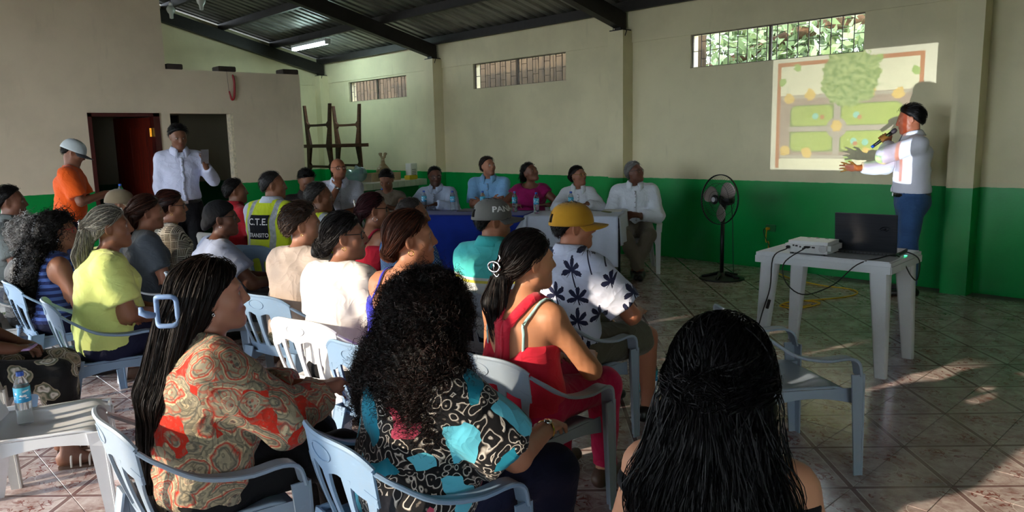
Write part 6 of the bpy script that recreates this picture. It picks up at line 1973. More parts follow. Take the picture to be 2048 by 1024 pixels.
def patch(u0, u1, z0, z1, off, mtl, name, person, prims, n=9):
    """cloth patch lying on the back of a garment"""
    G = np.array([[(u, -0.2, z) for u in np.linspace(u0, u1, n)] for z in np.linspace(z0, z1, n)], dtype=np.float32)
    def mk():
        Q = G.copy().reshape(-1, 3)
        for _ in range(12): Q[:, 1] += np.clip(fpoints(prims, Q) - off, -0.05, 0.05)
        return Q, np.array([(i * n + j, i * n + j + 1, (i + 1) * n + j + 1, (i + 1) * n + j) for i in range(n - 1) for j in range(n - 1)])
    later(mk, lambda r: obj(name, npmesh(name, r[0], r[1]), person.root, mtl))


def letters(txt, cxx, cz, size, off, mtl, person, prims, bold=0.0, name='lettering', sx=1.0):
    me = text_mesh(txt, size, 0.0, bold); n = len(me.vertices); co = np.zeros(n * 3, dtype=np.float32); me.vertices.foreach_get('co', co); co = co.reshape(-1, 3)
    def mk():
        Q = np.stack([cxx + co[:, 0] * sx, np.full(n, -0.2), cz + co[:, 1]], 1).astype(np.float32)
        for _ in range(12): Q[:, 1] += np.clip(fpoints(prims, Q) - off, -0.05, 0.05)
        return Q
    def fin(Q):
        me.vertices.foreach_set('co', Q.ravel()); me.update(); me.materials.clear(); me.materials.append(mtl); obj(name, me, person.root)
    later(mk, fin)


patch(-0.092, 0.092, p.C[2] - 0.12, p.C[2] + 0.075, 0.008, M_PANEL, 'back_panel', p, vprj)
patch(-0.09, 0.09, p.C[2] - 0.118, p.C[2] - 0.06, 0.010, M_PANEL, 'name_panel', p, vprj)
letters('C.T.E.', 0.0, p.C[2] + 0.02, 0.075, 0.0115, M_LETTER, p, vprj, 0.001)
letters('TRANSITO', 0.0, p.C[2] - 0.088, 0.046, 0.0125, M_LETTER, p, vprj, 0.001, sx=0.86)
chair_for(p, 'blue', 'blue-grey plastic chair under the officer in the lettered vest')
p = Person('second officer with grey hair and yellow vest shoulder, behind the beige tee', at_dep(640, 395, 5.9), -14, 28, sc=1.0, girth=1.08, skin=(120, 78, 56))
p.body(); p.top(M_WSHIRT, 0.75, o=0.012); p.bottoms(M_NAVY); p.shoes(M_SHOE); p.hair_short((44, 42, 42), 0.009, c2=(120, 116, 112), srad=0.0017)
vp = p.torso(0.026); vc = [half((0, 0, -1), -(p.P[2] - 0.02)), ell(p.N + V3(0, 0.02, 0.05), (0.08, 0.09, 0.065), k=0.008, op='s')] + [ell(p.S[i] + V3((-0.055, 0.055)[i], 0, -0.01), (0.055, 0.16, 0.11), k=0.02, op='s') for i in (0, 1)]
p.garment('reflective_vest', vp, M_VEST, 0.013, vc, 0.003, 5)
for q in (-1, 1): MB().bbox(p.N + V3(q * 0.1, -0.005, -0.006), (0.09, 0.055, 0.016), 0.004).build('epaulette', M_PANEL, p.root)
chair_for(p, 'blue', 'blue-grey plastic chair under the second officer')
# red tank, dark red ponytail
p = Person('woman in a red tank top with dark red ponytail and white hair clip', at_dep(748, 420, 5.3), -10, 26, sc=0.95, fem=True, skin=(168, 116, 90))
p.body(); m = cloth('red tank', rgb(176, 24, 52)); p.top(m, 0, neck='tank', folds=0.003); p.bottoms(M_DENIM); p.shoes(M_SHOE)
for q in (-1, 1): p.strap([p.C + V3(q * 0.05, -0.14, 0.02), p.C + V3(q * 0.07, -0.12, 0.1), p.N + V3(q * 0.085, 0, 0.02), p.C + V3(q * 0.075, 0.14, 0.08)], 0.02, m)
tie = p.hl(0, -0.105, 0.0)
p.hair_flow((46, 16, 22), (84, 30, 40), [ell(tie, (0.022,) * 3, k=0.02), cone(tie, tie + V3(0, -0.04, -0.12), 0.026, 0.032, 0.02), cone(tie + V3(0, -0.04, -0.12), tie + V3(0, -0.02, -0.3), 0.032, 0.012, 0.02)], tieflow(tie), n=320, steps=24, t=0.011, rad=0.0024, roots=tieroots(tie, 140, 0.022))
clip_part(p, p.hl(-0.02, -0.125, 0.035), mat('pearl white clip', rgb(226, 222, 214), 0.3), 'bar'); p.glasses(M_IRON); p.earring(M_SILV, 1, 0.016)
chair_for(p, 'blue', 'blue-grey plastic chair under the woman in the red tank with ponytail')
# buzz cut, blue dotted shirt
p = Person('man with grey buzz cut and blue dotted short-sleeved shirt', at_dep(826, 432, 4.85), 2, 32, sc=1.0, girth=1.2, skin=(140, 94, 70))
p.body(); m = pat('blue dotted shirt', f_dots); p.top(m, 0.72); p.collar(m); p.bottoms(M_NAVY); p.shoes(M_SHOE); p.hair_short((66, 62, 60), 0.005, c2=(130, 122, 116), strands=380, slen=3, srad=0.0014)
for i in (0, 1):
    E_, W_ = p.arm[i]; a = p.S[i] + (E_ - p.S[i]) * 0.66; b_ = p.S[i] + (E_ - p.S[i]) * 0.76; p.garment('cuff', [cone(a, b_, 0.074, 0.072, flat=True)], cloth('pale cuff', rgb(120, 150, 190)), 0.011, (), 0.001)
chair_for(p, 'white', 'white plastic chair under the man in the blue dotted shirt')
# grey cap, turquoise polo
p = Person('man in a grey lettered cap, sunglasses and turquoise striped polo', at_dep(988, 440, 4.3), -10, 28, sc=1.0, skin=(166, 112, 84))
zt = p.C[2]
m = pat('turquoise striped polo', f_bands([(zt - 0.075, zt - 0.03, rgb(220, 226, 226)), (zt - 0.06, zt - 0.045, rgb(222, 214, 90)), (0.0, zt - 0.075, rgb(214, 220, 224)), (zt - 0.2, zt - 0.17, rgb(90, 200, 200))], rgb(84, 204, 204)))
p.body(); p.top(m, 0.68, long_hem=0.02); p.collar(cloth('turquoise collar', rgb(70, 196, 196))); p.bottoms(M_DENIM); p.shoes(M_SHOE); p.hair_short((20, 18, 18), 0.005, low=-0.09)
M_GCAP = cloth('grey cap cotton', rgb(104, 104, 100), 0.1); cp = p.cap(M_GCAP, cloth('dark grey peak', rgb(92, 92, 90), 0.1)); p.glasses(M_BLK, tint=M_LENS, name='sunglasses')


def cap_text(cp, txt, size, mtl, ang0, ang1, zc_, arc=0.0):
    """lettering wrapped round the crown; angles in degrees, 90 = front"""
    me = text_mesh(txt, size, 0.0, 0.0012); n = len(me.vertices); co = np.zeros(n * 3, dtype=np.float32); me.vertices.foreach_get('co', co); co = co.reshape(-1, 3)
    w_ = co[:, 0].max() - co[:, 0].min(); t_ = (co[:, 0] - co[:, 0].min()) / w_; a = np.radians(ang0 + (ang1 - ang0) * t_); A_, B_, H_ = 0.0925 + 0.0045, 0.114 + 0.0045, 0.112 + 0.0045
    ph = np.arcsin(np.clip((zc_ + co[:, 1]) / H_, 0, 0.99)); cr = np.cos(ph) ** 0.75
    Q = np.stack([A_ * cr * np.cos(a), -0.014 + B_ * cr * np.sin(a), 0.008 + H_ * np.sin(ph) ** 0.92], 1).astype(np.float32)
    me.vertices.foreach_set('co', Q.ravel()); me.update(); me.materials.clear(); me.materials.append(mtl); obj('lettering', me, cp)


cap_text(cp, 'PANAMÁ', 0.044, M_LETTER, -8, 118, 0.056)
m = MB()
for a in (200, 250, 290, 340, 30, 150): m.lathe([(0.0, 0.002), (0.003, 0.0015), (0.004, 0)], 8, (0.0955 * 0.72 * math.cos(math.radians(a)), -0.014 + 0.117 * 0.72 * math.sin(math.radians(a)), 0.008 + 0.083), (math.cos(math.radians(a)), math.sin(math.radians(a)), 0.8), cap=False)
m.build('eyelet', M_LETTER, cp)
chair_for(p, 'grey', 'scuffed grey-blue plastic chair under the turquoise polo')
# mustard cap, palm shirt
p = Person('man in a mustard cap and pale shirt printed with dark palms', at_dep(1148, 452, 3.85), 0, 36, sc=1.03, girth=1.08, skin=(176, 116, 88), legs=[(-0.12, 0.03), (0.16, 0.04)])
p.set_arm(1, V3(0.2, 0.33, p.P[2] + 0.13), pole=(0.9, -0.5, -0.5), d=(-0.5, 0.8, -0.2))
m = pat('pale shirt with palms', f_palms); p.body(); p.top(m, 0.8, loose=0.018, o=0.022, long_hem=0.05); p.collar(m); p.bottoms(cloth('olive grey shorts', rgb(92, 90, 74), 0.1), upto=0.93, o=0.022, name='shorts'); p.shoes(M_SHOE)
p.hair_short((24, 20, 18), 0.005, low=-0.09); cp = p.cap(cloth('mustard cap cotton', rgb(186, 136, 34), 0.14))
chair_for(p, 'grey', 'scuffed grey-blue plastic armchair under the man in the palm shirt')

# ================================================================== second row
p = Person('elderly man in a khaki flat-brimmed cap and grey tee', at_dep(243, 408, 6.3), 0, 16, sc=0.96, skin=(158, 112, 88), head_pitch=-5)
p.body(); p.top(cloth('mid grey tee', rgb(120, 122, 124)), 0.66); p.bottoms(M_GREYPANT); p.shoes(M_SHOE); p.hair_short((170, 165, 160), 0.004, low=-0.09); p.cap(cloth('khaki cap cotton', rgb(140, 124, 100), 0.15), back_open=False); chair_for(p, 'white', 'white plastic chair under the elderly man in the khaki cap')
p = Person('woman in a striped block-print blouse with auburn hair and glasses', at_dep(344, 414, 5.75), 4, 20, sc=0.97, girth=1.2, fem=True, skin=(160, 108, 84))
p.body(); p.top(pat('striped block blouse', f_blocks), 0.95, loose=0.018); p.bottoms(M_BLACKC); p.shoes(M_SHOE); p.glasses(M_IRON); p.earring(M_GOLD, 1, 0.008)
tie = p.hl(0, -0.1, 0.03); p.hair_flow((46, 22, 18), (104, 50, 36), [ell(tie, (0.05, 0.035, 0.05), k=0.02), ell(p.hl(0, -0.05, 0.1), (0.04, 0.04, 0.03), k=0.02)], tieflow(tie, 0.045), n=240, steps=12, t=0.016, rad=0.0026)
chair_for(p, 'blue', 'blue-grey plastic chair under the woman in the striped blouse')
p = Person('woman in a dark grey tee, brown hair held by a white bow clip', at_dep(296, 425, 5.25), 0, 16, sc=0.95, fem=True, girth=1.1, skin=(150, 100, 78))
p.body(); p.top(cloth('dark slate tee', rgb(72, 78, 86)), 0.68); p.bottoms(M_BLACKC); p.shoes(M_SHOE)
tie = p.hl(0, -0.11, 0.0); p.hair_flow((52, 30, 24), (98, 58, 42), [ell(tie, (0.04, 0.03, 0.04), k=0.02), cone(tie, tie + V3(0, -0.03, -0.2), 0.04, 0.022, 0.02)], tieflow(tie, 0.04), n=260, steps=20, t=0.016, rad=0.0026, roots=tieroots(tie, 120, 0.03)); clip_part(p, tie + V3(-0.01, -0.045, 0.0), mat('white plastic clip', rgb(230, 230, 226), 0.35), 'bow', sc=1.2)
chair_for(p, 'white', 'white plastic chair under the woman in the dark grey tee')
p = Person('woman in a black headscarf, glasses and grey-blue tee', at_dep(444, 437, 4.95), 8, 30, sc=0.97, girth=1.2, fem=True, skin=(98, 64, 50), head_pitch=3)
p.set_arm(1, V3(0.13, 0.34, p.P[2] + 0.14), pole=(0.9, -0.4, -0.5)); p.set_arm(0, V3(0.0, 0.33, p.P[2] + 0.15), pole=(-0.9, -0.4, -0.5)); p.fine_hands = True
p.body(); p.top(cloth('grey blue tee', rgb(142, 153, 180)), 0.66, loose=0.02, neck='wide'); p.bottoms(M_GREYPANT); p.shoes(M_SANDAL); p.glasses(M_BLK); p.earring(M_SILV, 1, 0.006)
P_, c_ = p.hair_cap_prims(0.012, -0.012, 0.62, -0.11, False); p.garment('headscarf', P_ + [ell(p.hl(0, -0.085, -0.045), (0.06, 0.05, 0.055), p.R.T, 0.04)], M_BLACKC, 0.008, c_, 0.002, 2, ff=3)
chair_for(p, 'grey', 'scuffed grey plastic armchair under the woman in the headscarf')
tag(MB().bbox((0, 0, 0), (0.075, 0.15, 0.009), 0.004).build('smartphone', mat('teal phone case', rgb(60, 120, 124), 0.4), loc=p.base + V3(0.26, 0.34, p.P[2] + 0.15), rot=(0.5, 0.2, 0.3)), 'smartphone in a teal case held by the headscarf woman', 'phone')
p = Person('woman with short brown hair in a plain beige tee and camouflage trousers', at_dep(606, 450, 4.3), -14, 30, sc=0.98, girth=1.15, fem=True, skin=(166, 116, 92))
p.body(); p.top(cloth('beige tee', rgb(196, 178, 166)), 0.66); p.bottoms(pat('camouflage print', f_camo)); p.shoes(M_SANDAL); p.hair_short((52, 38, 32), 0.02, c2=(100, 74, 58), line=0.004, low=-0.088, strands=420, slen=7, rough=0.006, srad=0.003); p.earring(M_GOLD, 1, 0.006)
chair_for(p, 'blue', 'blue-grey plastic chair under the woman in the beige tee')
p = Person('woman in a white tee with black hair in a low bun and glasses', at_dep(690, 473, 3.72), -16, 32, sc=0.96, girth=1.15, fem=True, skin=(150, 104, 82), head_pitch=2)
p.body(); p.top(cloth('white tee', rgb(228, 224, 222), 0.03), 0.72, loose=0.02, long_hem=0.06); p.bottoms(M_BLACKC); p.shoes(M_SANDAL); p.glasses(M_BLK); p.earring(M_GOLD, 1, 0.009)
tie = p.hl(-0.005, -0.115, -0.045); p.hair_flow((16, 14, 15), (70, 66, 66), [ell(tie, (0.05, 0.04, 0.045), k=0.015), ell(tie + V3(-0.02, -0.02, -0.02), (0.03, 0.025, 0.03), k=0.015)], tieflow(tie, 0.05, (0.5, -0.3, -0.6)), n=320, steps=18, t=0.012, rad=0.0022, wave=0.003)
chair_for(p, 'white', 'white-grey plastic chair under the woman in the white tee')
p = Person('woman in a royal blue strappy top with glossy auburn low bun', at_dep(822, 477, 3.25), -8, 34, sc=0.96, girth=1.15, fem=True, skin=(176, 122, 94), head_pitch=3)
p.body(); m = cloth('royal blue top', rgb(52, 52, 170), 0.15); p.top(m, 0, neck='tank', folds=0.006); p.bottoms(M_DENIM); p.shoes(M_SANDAL); p.earring(M_GOLD, 1, 0.011)
for q in (-1, 1): p.strap([p.C + V3(q * 0.07, -0.14, 0.03), p.N + V3(q * 0.09, -0.03, 0.02), p.C + V3(q * 0.075, 0.14, 0.08)], 0.013, m)
p.strap([p.C + V3(0.105, -0.14, 0.02), p.N + V3(0.115, -0.03, 0.0), p.C + V3(0.1, 0.14, 0.06)], 0.012, M_BLACKC, 'bra_strap')
tie = p.hl(0.0, -0.1, -0.06); p.hair_flow((44, 24, 18), (120, 66, 44), [ell(tie, (0.04, 0.032, 0.035), k=0.015)], tieflow(tie, 0.04, (0.6, -0.2, -0.5)), n=420, steps=18, t=0.014, rad=0.0022, rand=0.05)
chair_for(p, 'blue', 'blue-grey plastic chair under the woman in the royal blue top')
# pink/red tank, ponytail with ring clip
p = Person('woman in a red tank and magenta trousers with dark ponytail', at_dep(1060, 522, 3.05), -8, 22, sc=0.96, girth=1.06, fem=True, skin=(196, 138, 104), legs=[(-0.1, 0.0), (0.13, 0.02)])
p.set_arm(1, V3(0.12, 0.3, p.P[2] + 0.12), pole=(0.9, -0.6, -0.5))
p.body(0.0055, 0.014); m = cloth('red tank top', rgb(206, 36, 60), 0.06); p.top(m, 0, neck='tank', res=0.01, folds=0.003, drop=0.085); p.bottoms(cloth('magenta trousers', rgb(190, 20, 74), 0.08), res=0.011); p.shoes(M_SANDAL)
p.strap([p.C + V3(-0.02, -0.16, -0.12), p.C + V3(-0.014, -0.16, -0.03), p.C + V3(-0.03, -0.16, 0.07), p.N + V3(-0.075, -0.03, 0.02), p.C + V3(-0.08, 0.14, 0.08)], 0.045, m); p.strap([p.C + V3(0.02, -0.16, -0.12), p.C + V3(0.014, -0.16, -0.03), p.C + V3(0.03, -0.16, 0.07), p.N + V3(0.075, -0.03, 0.02), p.C + V3(0.08, 0.14, 0.08)], 0.045, m)
M_BRA = cloth('pale blue strap', rgb(168, 206, 206)); p.strap([p.C + V3(0.1, -0.14, -0.1), p.C + V3(0.105, -0.14, 0.0), p.C + V3(0.1, -0.13, 0.08), p.N + V3(0.11, -0.02, 0.0), p.C + V3(0.1, 0.14, 0.06)], 0.011, M_BRA, 'bra_strap'); p.strap([p.C + V3(-0.11, -0.14, -0.1), p.C + V3(-0.115, -0.14, 0.0), p.C + V3(-0.115, -0.13, 0.08), p.N + V3(-0.12, -0.02, 0.0), p.C + V3(-0.1, 0.14, 0.06)], 0.011, M_BRA, 'bra_strap')
tie = p.hl(-0.01, -0.108, -0.03); p.hair_flow((20, 16, 16), (58, 44, 40), [ell(tie, (0.03,) * 3, k=0.02), cone(tie, tie + V3(-0.01, -0.06, -0.12), 0.036, 0.04, 0.02), cone(tie + V3(-0.01, -0.06, -0.12), tie + V3(0.02, -0.055, -0.34), 0.04, 0.01, 0.02)], tieflow(tie, 0.035), n=560, steps=23, step=0.0255, t=0.013, rad=0.002, wave=0.004, wfreq=1.2, lift=0.01, roots=tieroots(tie, 240, 0.03))
clip_part(p, tie + V3(-0.01, -0.045, 0.02), M_SILV, 'ring', sc=1.15)
chair_for(p, 'grey', 'scuffed grey plastic armchair with moulded oval, under the red tank woman', back=0.0)

# ================================================================== third row and nearest people
p = Person('man with dark hair in a grey-green shirt at the left edge', at_dep(22, 404, 5.7), 18, 20, sc=1.0, skin=(116, 76, 58))
p.body(); m = cloth('grey green shirt', rgb(112, 118, 116)); p.top(m, 0.7); p.collar(m); p.bottoms(M_GREYPANT); p.shoes(M_SHOE); p.hair_short((24, 22, 22), 0.014); chair_for(p, 'cream', 'pale grey plastic chair with slatted back at the left edge')
p = Person('person with short white wavy hair behind the long curly hair', at_dep(66, 470, 5.0), 18, 20, sc=0.92, fem=True, skin=(150, 108, 86))
p.body(); p.top(cloth('dull grey blouse', rgb(104, 102, 100)), 0.7); p.bottoms(M_BLACKC); p.shoes(M_SHOE); p.hair_curly((150, 146, 142), (214, 210, 206), [ell(p.hl(0, -0.03, 0.0), (0.1, 0.11, 0.11), k=0.03)], n=420, rad=0.003, coil=0.012, length=0.06, turns=1.2); chair_for(p, 'cream', 'pale plastic chair under the white-haired person')
p = Person('woman with long black curly hair, red glasses and blue striped sleeveless top', at_dep(118, 462, 4.8), 0, 18, sc=0.96, fem=True, girth=1.1, skin=(142, 96, 74))
p.body(); p.top(pat('blue striped top', f_bands([(0.5 + 0.04 * k, 0.52 + 0.04 * k, rgb(74, 100, 168)) for k in range(14)], rgb(34, 44, 92))), 0, neck='crew'); p.bottoms(M_NAVY); p.shoes(M_SANDAL); p.glasses(mat('red glasses frame', rgb(180, 30, 44), 0.3)); p.earring(M_SILV, 1, 0.007); clip_part(p, p.hl(-0.085, -0.03, 0.03), M_SILV, 'bar', sc=0.8)
p.hair_curly((12, 11, 13), (28, 24, 28), [ell(p.hl(0, -0.07, -0.03), (0.1, 0.08, 0.12), k=0.04), ecap(p.Hd + V3(0, -0.14, -0.1), p.Hd + V3(0, -0.2, -0.34), (0.11, 0.07), (0.12, 0.075), (1, 0, 0), 0.05), ell(p.Hd + V3(0, -0.2, -0.44), (0.1, 0.06, 0.1), k=0.05)], n=1000, rad=0.0028, coil=0.011, length=0.09, turns=2.2, line=0.0)
chair_for(p, 'blue', 'blue plastic chair under the woman with long curly hair', back=-0.02)
p = Person('woman in a lime tee with long grey hair tied back', at_dep(222, 455, 4.2), 6, 20, sc=0.97, girth=1.28, fem=True, skin=(134, 90, 68), head_pitch=3)
p.body(0.006); p.top(cloth('lime yellow tee', rgb(206, 220, 132), 0.05), 0.74, loose=0.02, long_hem=0.07, res=0.011, folds=0.006); p.bottoms(M_NAVY); p.shoes(M_SANDAL)
tie = p.hl(0, -0.115, 0.02); p.hair_flow((96, 94, 88), (206, 202, 188), [ell(tie, (0.028,) * 3, k=0.02), cone(tie, tie + V3(0, -0.04, -0.16), 0.034, 0.045, 0.02), cone(tie + V3(0, -0.04, -0.16), tie + V3(0.01, -0.03, -0.46), 0.045, 0.014, 0.02)], tieflow(tie), n=420, steps=24, step=0.028, t=0.013, rad=0.0024, roots=tieroots(tie, 180, 0.03))
clip_part(p, tie + V3(0, -0.03, 0.0), M_SILV, 'bar', sc=0.8); chair_for(p, 'blue', 'blue plastic chair with long slots under the woman in the lime tee')
# paisley blouse
p = Person('woman in a red and grey paisley blouse with long dark hair and blue claw clip', at_dep(425, 592, 2.45), 4, 20, sc=0.96, girth=1.22, fem=True, skin=(190, 134, 112), head_pitch=4, legs=[(-0.11, 0.0), (0.13, 0.0)])
p.set_arm(1, V3(0.1, 0.38, p.P[2] + 0.2), pole=(0.8, -0.3, -0.8)); p.set_arm(0, V3(0.0, 0.36, p.P[2] + 0.19), pole=(-0.9, -0.4, -0.6))
p.body(0.0045, 0.014); p.top(pat('paisley blouse', f_paisley), (1.75, 1.75), loose=0.022, o=0.02, long_hem=0.08, res=0.011, folds=0.007); p.bottoms(M_BLACKC); p.shoes(M_SHOE); p.earring(M_SILV, 1, 0.004)
hb = p.Hd
p.hair_flow((18, 13, 12), (46, 33, 27), [ell(p.hl(0, -0.06, 0.0), (0.088, 0.075, 0.1), p.R.T, 0.03), ecap(hb + V3(-0.01, -0.11, -0.06), hb + V3(-0.03, -0.19, -0.3), (0.085, 0.055), (0.1, 0.045), (1, 0, 0), 0.04), ecap(hb + V3(-0.03, -0.19, -0.3), hb + V3(-0.06, -0.23, -0.58), (0.1, 0.04), (0.06, 0.02), (1, 0, 0), 0.04)],
            downflow((0, -0.35, -1.0)), n=900, steps=29, step=0.028, t=0.014, rad=0.0022, wave=0.006, wfreq=0.9, lift=0.012, low=-0.11, rand=0.06, res=0.008)
clip_part(p, p.hl(0.105, -0.138, -0.005), plastic('sky blue claw clip', rgb(120, 150, 196), 0.05), 'claw', rz=0.95, sc=0.95)
chair_for(p, 'grey', 'scuffed pale plastic armchair under the paisley blouse woman', back=0.02)
# baroque print
p = Person('woman with big dark curly hair in a baroque print blouse and navy jeans', at_dep(862, 632, 2.3), 4, 34, sc=0.97, girth=1.25, fem=True, skin=(176, 122, 96), legs=[(-0.1, 0.0), (0.15, 0.02)])
p.set_arm(1, V3(0.16, 0.37, p.P[2] + 0.12), pole=(0.9, -0.5, -0.6), d=(-0.5, 0.85, -0.1), curl=0.5); p.fine_hands = True
p.body(0.006, 0.014); p.top(pat('baroque print blouse', f_baroque), 0.9, loose=0.026, o=0.022, long_hem=0.06, res=0.011, folds=0.006); p.bottoms(M_NAVY, res=0.012); p.shoes(M_SHOE)
p.hair_curly((14, 11, 11), (58, 36, 32), [ell(p.hl(0, -0.02, 0.01), (0.13, 0.135, 0.128), k=0.04), ell(p.Hd + V3(0.0, -0.07, -0.15), (0.205, 0.13, 0.14), k=0.06), ell(p.Hd + V3(-0.12, -0.1, -0.25), (0.12, 0.085, 0.13), k=0.06), ell(p.Hd + V3(0.08, -0.1, -0.24), (0.12, 0.085, 0.12), k=0.06)], n=3600, rad=0.0018, coil=0.0075, length=0.06, turns=3.4, res=0.01, rough=0.01)
E_, W_ = p.arm[1]; ax_ = (W_ - E_) / np.linalg.norm(W_ - E_)
m = MB(); c_ = W_ - ax_ * 0.012; m.lathe([(0.031, -0.006), (0.034, 0), (0.031, 0.006)], 20, c_, ax_, cap=False); m.build('watch_band', M_GOLD, p.root, smooth=True); m = MB(); m.lathe([(0.012, 0), (0.013, 0.005), (0.0, 0.007)], 14, c_ + V3(0.012, 0.0, 0.031), (0.3, 0, 1), cap=False); m.build('watch_face', M_SILV, p.root, smooth=True)
chair_for(p, 'blue', 'blue-grey plastic armchair under the baroque blouse woman', back=0.04)
# near long wet hair
p = Person('woman nearest the camera with long wet black wavy hair and black straps', at_dep(1446, 752, 1.62), -22, -20, sc=0.97, girth=1.12, fem=True, skin=(196, 142, 112))
p.body(0.007, 0.014); p.top(M_BLACKC, 0, neck='tank', res=0.011)
for q in (-1, 1): p.strap([p.C + V3(q * 0.085, -0.14, 0.02), p.N + V3(q * 0.105, -0.04, 0.0), p.C + V3(q * 0.09, 0.14, 0.06)], 0.016, M_BLACKC, th=0.004)
p.bottoms(M_DENIM); p.shoes(M_SANDAL)
hb = p.Hd
p.hair_flow((7, 6, 8), (24, 22, 27), [ell(p.hl(0, -0.03, 0.005), (0.092, 0.104, 0.104), p.R.T, 0.03), ell(p.hl(0, -0.125, 0.0), (0.055, 0.03, 0.034), p.R.T, 0.02), ecap(hb + V3(0, -0.06, -0.06), hb + V3(0, -0.12, -0.22), (0.118, 0.075), (0.15, 0.06), (1, 0, 0), 0.05), ecap(hb + V3(0, -0.12, -0.22), hb + V3(0, -0.14, -0.46), (0.15, 0.055), (0.15, 0.04), (1, 0, 0), 0.05)],
            tieflow(p.hl(0, -0.13, 0.0), 0.045, (0, -0.2, -1.0)), n=1000, steps=34, step=0.0223, t=0.012, rad=0.0024, wave=0.014, wfreq=4.2, lift=0.02, low=-0.11, rand=0.25, roots=lambda rng, hb=p.Hd: (hb + rng.normal(size=(700, 3)) * np.array([0.08, 0.02, 0.03]) + np.array([0, -0.12, -0.06])), res=0.008, taper=0.2)
chair_for(p, 'grey', 'plastic chair hidden under the woman nearest the camera', back=0.02)
# floral trousers at the left edge
kn_ = at_z(165, 738, 0.47)
p = Person('person at the left edge in floral trousers and strappy white sandals', V3(kn_[0] - 0.43 * 0.29 - 0.21, kn_[1] - 0.43 * 0.96 - 0.13, 1.08), 17, 30, lean=-0.1, side_lean=-0.1, sc=0.97, girth=1.1, fem=True, skin=(112, 76, 60), legs=[(-0.12, 0.02), (0.1, 0.05)])
p.fine_hands = True; p.body(); p.top(M_BLACKC, 1.5); p.bottoms(pat('floral trousers', f_floral), upto=1.82, o=0.018, res=0.011); p.hair_short((24, 20, 20), 0.014)
M_WS = mat('white sandal strap', rgb(214, 206, 196), 0.6)
for i in (0, 1):
    A_, T_ = p.ank[i], p.toe[i]; H_ = V3(A_[0], A_[1] - 0.05, 0.0); m = MB(); d_ = T_ - A_; d_[2] = 0; d_ /= np.linalg.norm(d_); sd_ = V3(d_[1], -d_[0], 0)
    pl = [(H_ + d_ * u * 0.27 + sd_ * w_ * q) for q, us in ((1, np.linspace(0, 1, 8)), (-1, np.linspace(1, 0, 8))) for u in us for w_ in [0.034 + 0.012 * math.sin(u * 3.1)]]
    m.add([V3(x[0], x[1], 0.001) for x in pl] + [V3(x[0], x[1], 0.016) for x in pl], [list(range(16)), list(range(16, 32))] + [(k, (k + 1) % 16, (k + 1) % 16 + 16, k + 16) for k in range(16)])
    so = m.build('sandal_sole', M_SANDAL, p.root)
    for u in (0.06, 0.1, 0.14, 0.18, 0.22):
        c_ = H_ + d_ * u + V3(0, 0, 0.01); h_ = 0.068 - 0.16 * u; q_ = MB(); q_.tube(spline([c_ + sd_ * 0.044, c_ + sd_ * 0.036 + V3(0, 0, h_ * 0.8), c_ + V3(0, 0, h_), c_ - sd_ * 0.036 + V3(0, 0, h_ * 0.8), c_ - sd_ * 0.044], 12), 0.005, 6); q_.build('sandal_strap', M_WS, p.root, smooth=True)
chair_for(p, 'cream', 'plastic chair at the left edge under the floral trousers')
fl = p
ph = empty('smartphone', p.base + (V3(math.sin(p.az), math.cos(p.az), 0) * 0.3) + V3(0.02, -0.05, p.P[2] + 0.098), 0.4, 'lilac smartphone lying on the floral trousers', 'phone')
MB().bbox((0, 0, 0.005), (0.075, 0.15, 0.01), 0.003).build('case', mat('lilac phone case', rgb(170, 140, 190), 0.4), ph); MB().bbox((-0.022, 0.05, 0.011), (0.025, 0.03, 0.003), 0.001).build('camera_bump', M_DGREY, ph); ph.rotation_euler = (0.08, 0.1, -0.7)
# empty chairs
q = at_z(1712, 945); ce = chair(q[0] - 0.34, q[1] - 0.08, 32, 'grey', 'empty scuffed grey-blue armchair by the projector table')
q = at_z(100, 838, 0.41); cw = chair(q[0], q[1], 18, 'white', 'empty white armless chair with a water bottle on its seat', arms=False)
bottle((q[0] - 0.05, q[1] - 0.08, 0.398), 'half-empty water bottle standing on the white chair seat')

# ================================================================== panel behind the tables
def panel(label, px, py, dep, az, haz, **k): return Person(label, at_dep(px, py, dep), az, haz, **k)


M_CHK = 'white'
p = panel('man in a dark shirt looking down, sunglasses pushed up on his head', 613, 362, 7.7, 112, 104, head_pitch=-32, sc=1.0, skin=(126, 84, 62), lean=0.12); p.body(); m = cloth('charcoal shirt', rgb(54, 50, 50)); p.top(m, 0.7); p.collar(m); p.bottoms(M_BLACKC); p.shoes(M_SHOE); p.hair_short((18, 17, 17), 0.013); p.glasses(M_IRON, up=0.1, tint=M_LENS, name='sunglasses'); chair_for(p, 'white', 'white plastic chair under the man in the dark shirt')
p = panel('bald man with glasses in a pale shirt, hand at his chin', 677, 338, 8.35, 118, 98, head_pitch=6, sc=1.06, girth=1.08, skin=(168, 108, 80), stubble=0.2)
p.fine_hands = True; p.set_arm(1, p.Hd + p.R @ V3(0.035, 0.1, -0.13) + V3(0.02, 0.03, -0.06), pole=(0.5, 0.3, -1), d=tuple(p.R @ V3(-0.15, -0.35, 1.0)), n=tuple(p.R @ V3(-0.3, -1, -0.2)), curl=0.75); p.set_arm(0, V3(0.06, 0.24, p.C[2] - 0.16), pole=(-1, 0.1, -0.6), d=(1, 0.2, 0))
p.body(); m = cloth('pale blue white shirt', rgb(206, 212, 228), 0.04); p.top(m, 0.75); p.collar(m, 0.8); p.placket(m, M_BTN); p.bottoms(M_NAVY); p.shoes(M_SHOE); p.glasses(M_BLK); chair_for(p, 'white', 'white plastic chair under the bald man')
